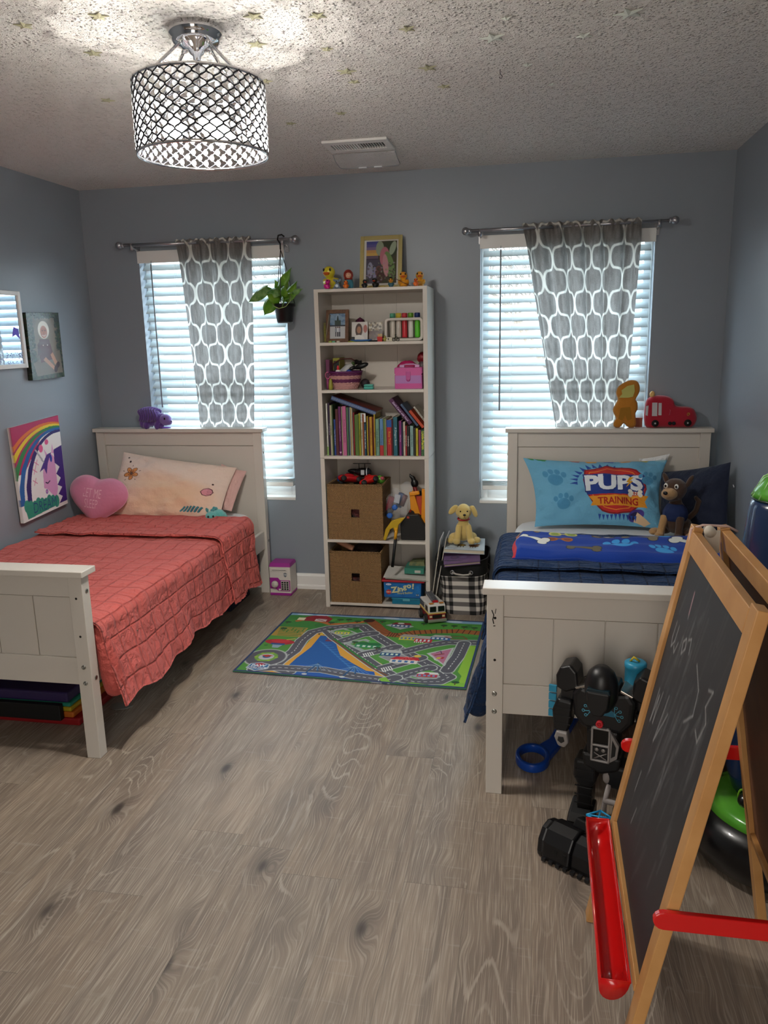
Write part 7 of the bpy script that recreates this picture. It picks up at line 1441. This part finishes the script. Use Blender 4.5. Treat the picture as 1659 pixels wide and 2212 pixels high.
# yellow plush dog
DY = mat('plush_yellow_dog', 'cdb36c', .95, sheen=.3, bump=(380, .5, .004))
r_ = thing('plush_dog', 'pale yellow plush dog with red collar sitting on the books in the plaid bin', 'plush toy', (.150, -.255, .400), R(8))
blob('body', [((0, .01, .062), (.047, .042, .062)), ((-.05, .0, .026), (.034, .042, .026)), ((.045, .01, .026), (.034, .042, .026)), ((0, 0, .115), (.030, .028, .03))], DY, r_, .004)
for s in (-1, 1): blob('front_leg', [('t', [(s*.024, -.018, .10), (s*.032, -.035, .05), (s*.038, -.044, .018)], [.018, .019, .019]), ((s*.042, -.058, .015), (.023, .028, .016))], DY, r_, .004)
for s in (-1, 1): blob('hind_paw', [((s*.074, -.030, .016), (.022, .028, .018))], DY, r_, .004)
blob('head', [((0, -.004, .175), (.046, .042, .042)), ((.002, -.034, .160), (.030, .026, .024)), ((0, 0, .192), (.034, .034, .028))], DY, r_, .004)
blob('ear', [((-.058, .0, .186), (.018, .011, .036), (0, .75, 0)), ((-.045, 0, .200), (.018, .012, .014))], DY, r_, .004); blob('ear', [((.062, -.004, .172), (.015, .012, .034), (0, -.35, 0)), ((.048, 0, .196), (.018, .012, .014))], DY, r_, .004)
for x in (-.019, .019): MB().ell((x, -.040, .184), .0045, 12).build('eye', plain('1c1410', .1), r_)
MB().ell((.002, -.060, .168), (.0085, .006, .0065), 14).build('nose', plain('1a1412', .2), r_); MB().tube([(.002, -.0605, .162), (.002, -.060, .152), (-.008, -.056, .149)], .0009, 5).tube([(.002, -.060, .152), (.012, -.056, .149)], .0009, 5).build('mouth', plain('3a2218', .8), r_)
MB().tube([(.031*math.cos(2*PI*j/30), -.003+.029*math.sin(2*PI*j/30), .134+.003*math.sin(2*PI*j/30)) for j in range(30)], .0045, 8, closed=True).build('collar', plain('a81c22', .6), r_)
# fire truck
r_ = thing('toy_fire_truck', 'red and white toy fire truck on the floor before the plaid bin', 'toy truck', (-.005, -.455, 0), R(24)); RT = plain('8a1418', .3, coat=.3); WT = plain('d3d0ca', .3); w_ = .050
MB().box((-w_, -.085, .028), (w_, .085, .062)).build('lower_body', RT, r_, bevel=.006); MB().box((-w_-.001, -.086, .060), (w_+.001, .086, .066)).build('yellow_stripe', plain('d8b860', .4), r_, bevel=.001)
b = MB(); b.prism([(-.086, .066), (-.080, .108), (-.068, .116), (-.012, .116), (-.012, .066)], -w_+.001, w_-.001, 'x'); b.build('cab', WT, r_, bevel=.004)
MB().box((-w_+.002, -.010, .066), (w_-.002, .084, .112)).build('rear_body', WT, r_, bevel=.004)
for z in (.076, .086, .096): MB().box((-w_-.0005, .0, z), (-w_+.003, .08, z+.005)).build('side_vent', plain('2a2c38', .4), r_)
for s in (-1, 1): MB().prism([(s*.006-(.036 if s < 0 else 0), .074), (s*.006+(.036 if s > 0 else 0), .074), (s*.006+(.034 if s > 0 else 0), .103), (s*.006-(.034 if s < 0 else 0), .103)], -.0875, -.080, 'y').build('windshield', plain('14181c', .08), r_)
for s in (-1, 1): MB().prism([(-.072, .074), (-.030, .074), (-.030, .102), (-.068, .102)], s*(w_-.004), s*(w_+.0005), 'x').build('side_window', plain('14181c', .1), r_)
MB().box((-w_-.003, -.096, .016), (w_+.003, -.082, .032)).build('front_bumper', plain('b8b4ac', .25, metal=.6), r_, bevel=.003); MB().box((-.026, -.0880, .036), (.026, -.084, .056)).build('grille', plain('1a1616', .4), r_)
for s in (-1, 1): MB().box((s*.036-.007, -.0885, .042), (s*.036+.007, -.084, .052)).build('headlight', plain('d8c8a0', .2), r_); MB().box((s*.028-.012, -.078, .116), (s*.028+.012, -.064, .120)).build('amber_light', plain('b8742a', .3), r_)
MB().box((-.016, -.060, .116), (.016, -.040, .126)).build('siren', plain('a81820', .2), r_, bevel=.003)
for a, c_ in ((-.018, -.012), (.012, .018)): MB().box((a, -.035, .124), (c_, .095, .132), M=Matrix.Rotation(R(6), 4, 'X')).build('ladder_rail', plain('5a5c60', .4), r_)
b = MB()
for k in range(8): b.box((-.012, -.03+k*.016, .125), (.012, -.024+k*.016, .130), M=Matrix.Rotation(R(6), 4, 'X'))
b.build('ladder_rungs', plain('5a5c60', .4), r_)
for y in (-.048, .050):
    for s in (-1, 1):
        MB().lathe([(0, -.011), (.020, -.011), (.027, -.008), (.027, .008), (.020, .011), (0, .011)], 24, M=Matrix.Translation((s*(w_+.002), y, .027)) @ Matrix.Rotation(PI/2, 4, 'Y')).build('wheel', plain('161514', .7), r_)
        MB().lathe([(0, -.013), (.014, -.013), (.016, -.011), (.016, .011), (.014, .013), (0, .013)], 18, M=Matrix.Translation((s*(w_+.002), y, .027)) @ Matrix.Rotation(PI/2, 4, 'Y')).build('wheel_hub', plain('6a6a6c', .35, metal=.5), r_)

# ---------------------------------------------------------------- blue ring handled toy and robot by the right bed
r_ = thing('blue_plastic_toy', 'blue plastic toy with a ring end lying under the right bed foot', 'toy', (.547, -1.905, 0)); BL = plain('103f96', .3); b = MB(); n = 40
ro = [(.062*math.cos(2*PI*j/n), .082*math.sin(2*PI*j/n)) for j in range(n)]; ri = [(x*.76, y*.78) for x, y in ro]; vs = [(x, y, z) for z in (.004, .036) for ring in (ro, ri) for x, y in ring]; fs = []
for j in range(n): k = (j+1) % n; fs += [(j, k, n+k, n+j), (2*n+j, 3*n+j, 3*n+k, 2*n+k), (j, 2*n+j, 2*n+k, k), (n+j, n+k, 3*n+k, 3*n+j)]
b.add(vs, fs, 0, True); b.build('ring_end', BL, r_, bevel=.004)
b = MB(); b.prism([(.045, .03), (.02, .077), (.060, .13), (.10, .26), (.15, .40), (.20, .39), (.145, .22), (.10, .09), (.062, .0)], .006, .034, 'z'); b.build('arm', BL, r_, bevel=.006)
BK = mat('matt_black_toy', '101012', .38, bump=(30, .1, .004)); BK2 = plain('1c1c1e', .3); SV = plain('8f8a88', .35, metal=.3); TQ = plain('2a86a8', .35)
r_ = thing('toy_robot', 'tall black armoured toy robot standing by the foot of the right bed', 'toy robot', (.765, -2.245, 0), R(-16))
def slab(nm, poly, y0, y1, m=BK, bev=.008, axis='y'): return MB().prism(poly, y0, y1, axis).build(nm, m, r_, bevel=bev, seg=3)
slab('chest', [(-.095, .455), (-.075, .487), (-.03, .478), (.03, .478), (.075, .487), (.095, .455), (.090, .385), (.060, .345), (-.060, .345), (-.090, .385)], -.052, .052, bev=.016)
slab('abdomen', [(-.050, .35), (.050, .35), (.046, .245), (-.046, .245)], -.042, .040, bev=.012)
slab('pelvis', [(-.062, .262), (.062, .262), (.055, .215), (.0, .195), (-.055, .215)], -.044, .040, bev=.010)
slab('neck', [(-.04, .50), (.04, .50), (.046, .47), (-.046, .47)], -.035, .035, BK2, .006)
hb = MB(); hb.lathe([(0, .625-.02), (.022, .602), (.038, .585), (.047, .56), (.050, .53), (.047, .50), (.040, .478), (.030, .462), (0, .455)][::-1], 28, c=(0, -.012, -.02), M=Matrix.Translation((0, -.0, 0)) @ Matrix.Rotation(R(8), 4, 'X')); hb.build('head', BK, r_)
slab('face_plate', [(-.034, .515), (.034, .515), (.030, .465), (.014, .438), (-.014, .438), (-.030, .465)], -.142, -.095, BK, .006)
slab('visor', [(-.036, .508), (.036, .508), (.032, .522), (-.032, .522)], -.139, -.110, plain('182a32', .15), .003)
for s in (-1, 1):
    S = lambda P: [(s*x, z) for x, z in P]
    slab('shoulder_guard', S([(.078, .468), (.085, .520), (.105, .542), (.138, .530), (.150, .500), (.148, .462), (.118, .448)]), -.040, .045, BK, .008)
    slab('upper_arm', S([(.090, .47), (.135, .47), (.138, .41), (.098, .40)]), -.028, .030, BK2, .008)
    slab('forearm', S([(.094, .425), (.142, .430), (.158, .385), (.152, .325), (.138, .310), (.110, .312), (.100, .345)]), -.048, .026, BK, .010)
    b = MB()
    for k in range(3): b.box((s*.098, -.0495, .345+.026*k), (s*.150, -.047, .3475+.026*k))
    b.build('arm_ridge', BK2, r_)
    slab('hand', S([(.106, .322), (.140, .322), (.146, .300), (.134, .272), (.112, .268), (.100, .288)]), -.058, -.022, SV, .006)
    slab('hand_opening', S([(.116, .306), (.132, .306), (.134, .292), (.122, .284), (.112, .292)]), -.0605, -.056, plain('1a1818', .6), .001)
    slab('silver_shoulder_plate', S([(.046, .484), (.084, .470), (.088, .476), (.050, .492)]), -.048, .030, plain('b0aaa4', .18, metal=.9), .002)
b = MB()
for a_, c_ in (((-.030, .248), (-.024, .362)), ((.022, .248), (.028, .362)), ((-.030, .356), (.028, .362)), ((-.030, .248), (.028, .254)), ((-.030, .300), (.028, .306))): b.box((a_[0], -.062, a_[1]), (c_[0], -.042, c_[1]))
b.prism([(.028, .250), (.050, .268), (.054, .31), (.028, .352)], -.058, -.042, 'y'); b.build('belly_frame', SV, r_, bevel=.0015); MB().box((-.024, -.054, .306), (.022, -.048, .356)).build('screen', plain('050505', .12), r_)
MB().prism([(.032, .268), (.044, .278), (.046, .305), (.034, .328)], -.0595, -.056, 'y').build('side_recess', plain('0a0a0a', .5), r_)
for x in (-.012, .008): MB().lathe([(0, 0), (.006, 0), (.006, .004), (0, .004)], 14, M=Matrix.Translation((x, -.056, .288)) @ Matrix.Rotation(PI/2, 4, 'X')).build('knob', SV, r_)
b = MB(); b.box((-.024, -.053, .254), (.022, -.050, .300)); b.build('panel_base', BK2, r_); b = MB(); b.tube([(-.020, -.056, .256), (.018, -.056, .278)], .0022, 6).tube([(-.020, -.056, .276), (.018, -.056, .256)], .0022, 6); b.build('grille_bars', SV, r_)
MB().lathe([(0, 0), (.011, 0), (.011, .012), (.006, .012), (.006, .008), (0, .008)], 18, M=Matrix.Translation((-.006, -.052, .374)) @ Matrix.Rotation(PI/2, 4, 'X')).build('red_button', plain('b01c26', .35), r_)
slab('chest_panel', [(-.036, .402), (.036, .402), (.042, .412), (.028, .422), (-.028, .422), (-.042, .412)], -.0535, -.050, plain('1f5f78', .35), .001)
b = MB()
for s in (-1, 1):
    for dx, dz in ((.050, .394), (.058, .408), (.052, .424), (.040, .434)): b.tube([(s*.036, -.0535, .410), (s*(dx-.005), -.0535, dz)], .001, 5); b.tube([(s*dx+.004*math.cos(2*PI*j/10), -.0535, dz+.004*math.sin(2*PI*j/10)) for j in range(10)], .001, 5, closed=True)
b.build('chest_lines', plain('4fa0b8', .4), r_)
slab('thigh', [(-.085, .23), (-.018, .235), (-.016, .16), (-.028, .135), (-.072, .135), (-.088, .17)], -.040, .038, BK, .012)
slab('shin', [(-.076, .14), (-.026, .14), (-.028, .055), (-.074, .055)], -.034, .034, BK, .008)
b = MB()
for k in range(5): b.box((-.080, -.0415 if k > 2 else -.036, .075+.030*k), (-.022, -.033, .078+.030*k))
b.build('leg_ridge', BK2, r_)
slab('boot', [(.034, .0), (.034, .060), (.010, .072), (-.055, .050), (-.075, .030), (-.078, .0)], -.095, -.020, BK, .008, 'x')
slab('thigh', [(.018, .235), (.085, .23), (.088, .175), (.072, .150), (.030, .150), (.016, .17)], -.040, .038, BK, .012)
b = MB(); b.tube([(.026, -.035, .165), (.016, -.045, .10), (.014, -.05, .01)], .008, 8).tube([(.078, -.035, .165), (.086, -.045, .10), (.090, -.05, .01)], .008, 8).tube([(.016, -.045, .11), (.05, -.058, .118), (.086, -.045, .11)], .009, 8).tube([(.014, -.05, .012), (.090, -.05, .012)], .006, 8).ell((.018, -.03, .185), (.014, .014, .022), 12).ell((.088, -.03, .185), (.014, .014, .022), 12); b.build('grey_leg_brace', plain('8f8886', .45), r_)
MB().lathe([(.0, -.012), (.040, -.012), (.044, 0), (.040, .012), (0, .012)], 20, M=Matrix.Translation((.05, .01, .045)) @ Matrix.Rotation(PI/2, 4, 'Y')).build('leg_wheel', BK, r_)
MB().lathe([(0, 0), (.028, 0), (.032, .02), (.032, .070), (.034, .072), (.034, .085), (.028, .09), (0, .09)], 20, c=(.075, .055, .46)).build('blue_backpack', TQ, r_); MB().tube([(.060, .05, .55), (.070, .04, .568), (.085, .055, .552)], .004, 6).build('yellow_lever', plain('c9b02a', .4), r_)
b = MB()
for k in range(4): b.box((-.178, -.01, .345+.028*k), (-.154, .0, .367+.028*k))
b.build('blue_arm_fin', TQ, r_)
# black roller vehicle before it
r_ = thing('toy_vehicle', 'low black toy vehicle with a rounded body at the feet of the toy robot', 'toy', (.668, -2.445, 0), R(-33)); b = MB()
pr = [(.060, 0), (.066, .020), (.060, .060), (.040, .090), (.0, .102), (-.035, .092), (-.058, .060), (-.064, .020), (-.060, 0)]
b.prism([(x, z) for x, z in pr], -.070, .020, 'x', smooth=False); b.build('barrel_body', BK, r_, bevel=.005)
b = MB(); b.prism([(x*.90, z*.94+.002) for x, z in pr], -.092, -.070, 'x'); b.build('left_cap', BK, r_, bevel=.006); b = MB(); b.prism([(x*.86, z*.90+.002) for x, z in pr], .020, .090, 'x'); b.build('right_body', BK, r_, bevel=.006)
for x in (-.03, .0): MB().box((x, -.0625, .030), (x+.010, -.055, .050)).build('slot', plain('030303', .7), r_)
b = MB()
for k in range(7): b.box((-.066+.024*k, -.072, .004), (-.054+.024*k, -.058, .014))
b.build('tread', BK2, r_); MB().hexa([(-.02, .02, .095), (.06, .02, .09), (.06, .08, .08), (-.02, .08, .08), (-.01, .03, .125), (.05, .03, .12), (.05, .07, .11), (-.01, .07, .11)]).build('rear_block', BK, r_, bevel=.006)
r_ = thing('blue_lattice_toy', 'bright blue lattice toy piece behind the red easel tray', 'toy', (.742, -2.415, .135), R(-20)); b = MB(); c4 = [(-.035, -.012, 0), (.004, -.030, 0), (.038, .006, 0), (-.004, .028, .0)]
for i in range(4): b.tube([c4[i], c4[(i+1) % 4]], .0032, 6)
b.tube([c4[0], c4[2]], .003, 6).tube([c4[1], c4[3]], .003, 6).tube([(.003, .0, 0), (.003, .0, -.132)], .005, 6); b.build('lattice', plain('2a9ad0', .3), r_)

# ---------------------------------------------------------------- easel
F = np.array([.6911, -2.66, 0.]); Wd = np.array([-.01359, -.99991, 0.]); UP = np.array([.2086, -.0028, 1.0972]); LN = np.linalg.norm(UP); UH = UP/LN; BKV = np.array([.98231, -.01335, -.18679]); WE = .616; RW = .042; RT = .022
r_ = thing('easel', 'wooden double sided childrens easel with chalkboard and red tray', 'easel', (.92, -2.97, 0)); ec = np.array([.92, -2.97, 0])
def fp(F_, W_, U_, B_, a, c, d, off): return tuple(F_+W_*a+U_*c+B_*d-off)
def ebox(b, F_, W_, U_, B_, a0, a1, c0, c1, d0, d1):
    P = [F_+W_*a+U_*c+B_*d-ec for c in (c0, c1) for a, d in ((a0, d0), (a1, d0), (a1, d1), (a0, d1))]; return b.hexa([tuple(p) for p in P])
Cc = np.array([.0, 0, 0]); nb = np.cross(Wd, UH); nb = nb if nb @ BKV > 0 else -nb
U2 = np.array([1.143-.0, -2.633, 0.]); top2 = F+UP+np.array([.080, 0, 0]); F2 = np.array([1.150, -2.66, 0.]); UP2 = top2-F2; UH2 = UP2/np.linalg.norm(UP2); nb2 = np.cross(Wd, UH2); nb2 = nb2 if nb2[0] < 0 else -nb2   # points to the inside (-x)
L2_ = np.linalg.norm(UP2)
for a0, nm in ((0, 'leg'), (WE-RW, 'leg')):
    b = MB(); ebox(b, F, Wd, UH, nb, a0, a0+RW, 0, LN, 0, RT); b.build(nm, WOOD, r_, bevel=.002)
    b = MB(); ebox(b, F2, Wd, UH2, nb2, a0, a0+RW, 0, L2_, 0, RT); b.build(nm, WOOD, r_, bevel=.002)
b = MB(); ebox(b, F, Wd, UH, nb, RW, WE-RW, LN-.058, LN-.010, .0, RT-.002); b.build('top_rail', WOOD, r_, bevel=.002)
b = MB(); ebox(b, F2, Wd, UH2, nb2, RW, WE-RW, L2_-.052, L2_-.004, .0, RT-.002); b.build('top_rail', WOOD, r_, bevel=.002)
b = MB(); ebox(b, F, Wd, UH, nb, RW, WE-RW, .298, .318, -.002, RT); b.build('bottom_rail', WOOD, r_, bevel=.002)
b = MB(); ebox(b, F2, Wd, UH2, nb2, RW, WE-RW, .298, .318, 0, RT); b.build('bottom_rail', WOOD, r_, bevel=.002)
cv = Cv(150, 230, 5.32, 7.4, '262629'); g_ = random.Random(12)
for _ in range(130):
    x, y = g_.gauss(2.6, 1.3), g_.gauss(2.6, 1.5); L_ = g_.uniform(.3, 1.3); cv.line([(x, y), (x-g_.uniform(.05, .3), y+L_)], g_.uniform(.05, .14), '8a8a88', g_.uniform(.06, .20))
for pts in ([(.5, 1.6), (.45, 2.0), (.55, 2.2), (.75, 2.0), (.8, 1.6)], [(.8, 2.1), (.95, 2.2), (1.1, 1.9)], [(1.5, 1.7), (1.7, 1.55), (1.8, 1.75), (1.6, 1.95), (1.5, 1.75)], [(1.9, 1.5), (2.1, 1.4), (2.2, 1.7)], [(3.0, 1.6), (3.6, 1.9), (3.7, 2.4), (3.2, 2.8)], [(4.2, 1.6), (4.5, 1.5), (4.3, 1.9), (4.6, 2.1), (4.4, 2.6), (4.1, 2.5)], [(1.3, .7), (1.35, 1.2)], [(.6, 3.3), (.5, 4.2), (.75, 3.4), (.8, 4.1), (1.0, 3.2)], [(1.6, 3.0), (1.3, 4.3), (1.9, 3.3)], [(1.0, 5.3), (.9, 5.9)], [(1.5, 6.0), (1.35, 6.5)]): cv.line(pts, .05, '9a9a98', .75)
cv.line([(1.3, .6), (1.32, 1.1)], .07, 'a87a80', .8)
o0 = F+Wd*RW+UH*(LN-.058)+nb*.008-ec; Pb = sheet(cv, o0, Wd*(WE-2*RW), -UH*(LN-.058-.318)); grid('chalkboard', Pb, mat('chalkboard_slate', 'ffffff', .55, attr='Col'), r_, cv, skirt=tuple(nb*.006), backcol='5a4028')
b = MB(); ebox(b, F2, Wd, UH2, nb2, RW, WE-RW, .318, L2_-.052, .004, .010); b.build('back_board', mat('brown_hardboard', '6a452c', .6, vary=(7, '4a2e1c', .6)), r_)
# red tray (trough) along the chalkboard foot
RP = mat('red_tray_plastic', 'c81414', .22, coat=.4); b = MB(); n = 12; prof = []
for k in range(n+1): t = PI*k/n; prof.append((-.036-.028*math.cos(t), -.044*math.sin(t)**.8))   # across (outward), height
A0, A1 = .022, .562; hor = np.array([-1., .0136, 0.]); zb_ = .300
def trp(a, o_, h_): return tuple(F+Wd*a+hor*(o_-.103)+UH*0+np.array([UH[0]/UH[2]*(zb_+h_), 0, zb_+h_])-ec)
out = [(-q[0]+.0, q[1]) for q in prof]   # o from .102 to .002
vs = []; 
for a in np.linspace(A0, A1, 8):
    for o_, h_ in out: vs.append(trp(a, .103+o_, h_))
m_ = len(out); fs = [(i*m_+j, i*m_+j+1, (i+1)*m_+j+1, (i+1)*m_+j) for i in range(7) for j in range(m_-1)]; fs += [tuple(range(m_)), tuple(7*m_+j for j in range(m_))]
b.add(vs, fs, 0, True); tray = b.build('tray', RP, r_); s_ = tray.modifiers.new('thick', 'SOLIDIFY'); s_.thickness = .003; s_.offset = 0
b = MB(); rim = [trp(A0, .103+o_, 0) for o_ in (.064, .008)]+[trp(A1, .103+o_, 0) for o_ in (.008, .064)]; b.tube(rim, .0028, 8, closed=True); b.build('tray_rim', RP, r_)
# red side braces
for aa, dd in ((WE, .0), (-.0, -.0)):
    b = MB(); za = .502; sgn = 1 if aa > 0 else -1; o1 = F+Wd*aa+UH*(za/UH[2]); o2 = F2+Wd*aa+UH2*(za/UH2[2]); p1 = o1+np.array([-.022, 0, 0]); p2 = o2+np.array([.03, 0, 0]); y0 = Wd*(.002*sgn); y1 = Wd*(.014*sgn); n = 8
    pts = [(p1[0]+.018-.018*math.cos(t), za-.018*math.sin(t)) for t in np.linspace(PI/2, -PI/2, n)][::1]
    pts = [(p1[0]+.018-.018*math.sin(t), za+.018*math.cos(t)) for t in np.linspace(0, PI, n)]+[(p2[0]-.018+.018*math.sin(t), za-.018*math.cos(t)) for t in np.linspace(0, PI, n)]
    ya, yb = (o1+y0)[1], (o1+y1)[1]; b.prism([(x-ec[0], z) for x, z in pts], ya-ec[1], yb-ec[1], 'y'); b.build('red_brace', RP, r_, bevel=.002)
# paper roll brackets and elastic at the top
for aa in (.035, WE+.006):
    c_ = F+Wd*aa+UP+nb*.045-ec; b = MB(); b.tube([tuple(c_+np.array([-.01, .006, .0])), tuple(c_+np.array([-.01, -.018, .0]))], .013, 14).box(tuple(c_+np.array([-.022, -.016, -.05])), tuple(c_+np.array([.012, -.012, .004]))); b.build('roll_holder', plain('cfc8ba', .45), r_)
q0 = F+Wd*.02+UP-ec; MB().tube([tuple(q0+np.array([-.008, -.004, -.22])), tuple(q0+np.array([-.006, .004, -.10])), tuple(q0+np.array([-.004, -.010, -.006])), tuple(q0+np.array([.02, -.014, .004])), tuple(q0+np.array([.075, -.012, .002])), tuple(q0+np.array([.10, -.004, -.012]))], .003, 6).build('elastic_band', plain('c9aca4', .7), r_)

# ---------------------------------------------------------------- inflatable bag behind the easel
r_ = thing('inflatable_bag', 'navy inflatable punching bag with green top and black base by the right wall', 'inflatable toy', (1.262, -2.33, 0)); GRN = mat('green_vinyl', '4f9a2c', .25, coat=.3, vary=(8, '6ab53c', .5)); NV = mat('navy_vinyl', '10264a', .25, coat=.4); BV = mat('black_vinyl', '070708', .3, coat=.2)
MB().lathe([(0, .0), (.19, 0), (.235, .03), (.252, .08), (.240, .130), (.205, .165)], 48).build('black_base', BV, r_)
MB().lathe([(.205, .1655), (.17, .185), (.12, .192), (.10, .185)], 48).build('green_collar', GRN, r_)
a = math.atan2(-.20, -.085); vx, vy = .152*math.cos(a), .152*math.sin(a); MB().lathe([(.034, .186), (.030, .190), (0, .190)], 24, c=(vx, vy, 0)).build('valve_well', BV, r_); MB().lathe([(.020, .190), (.020, .204), (.016, .207), (0, .207)], 24, c=(vx, vy, 0)).build('valve_cap', plain('c9c0b4', .35), r_)
b = MB(); prof = [(.10, .17), (.125, .25), (.135, .45), (.135, .75), (.128, .95), (.118, 1.06), (.110, 1.085)]; b.lathe(prof, 40, c=(-.015, .05, 0)); b.build('navy_column', NV, r_)
b = MB(); b.lathe([(.113, 1.084), (.108, 1.105), (.085, 1.14), (.045, 1.16), (0, 1.165)], 40, c=(-.015, .05, 0)); b.build('green_top', GRN, r_)
b = MB()
for k in range(18): a = 2*PI*k/18; b.tube([(-.015+.114*math.cos(a), .05+.114*math.sin(a), 1.086), (-.015+.086*math.cos(a), .05+.086*math.sin(a), 1.141), (-.015+.04*math.cos(a), .05+.04*math.sin(a), 1.163)], .0022, 5)
b.build('top_pleats', plain('9fcf8a', .3), r_); b = MB(); b.tube([(-.015+.1135*math.cos(2*PI*j/48), .05+.1135*math.sin(2*PI*j/48), 1.084) for j in range(48)], .003, 6, closed=True); b.build('seam', plain('14301c', .4), r_)
r_ = thing('toy_shoe', 'black toy with lime green straps resting on the green collar of the inflatable bag', 'toy', (1.165, -2.405, .192), R(20)); blob('toy_body', [((.0, 0, .03), (.045, .03, .026)), ((.03, 0, .045), (.03, .028, .03))], BV, r_, .005); b = MB()
for k, x in enumerate((-.022, -.004, .012)): b.tube([(x+.0, -.032*math.cos(t), .028+.034*math.sin(t)) for t in np.linspace(-.2, PI+.2, 12)], .003, 6)
b.build('green_straps', plain('7fb52c', .4), r_)
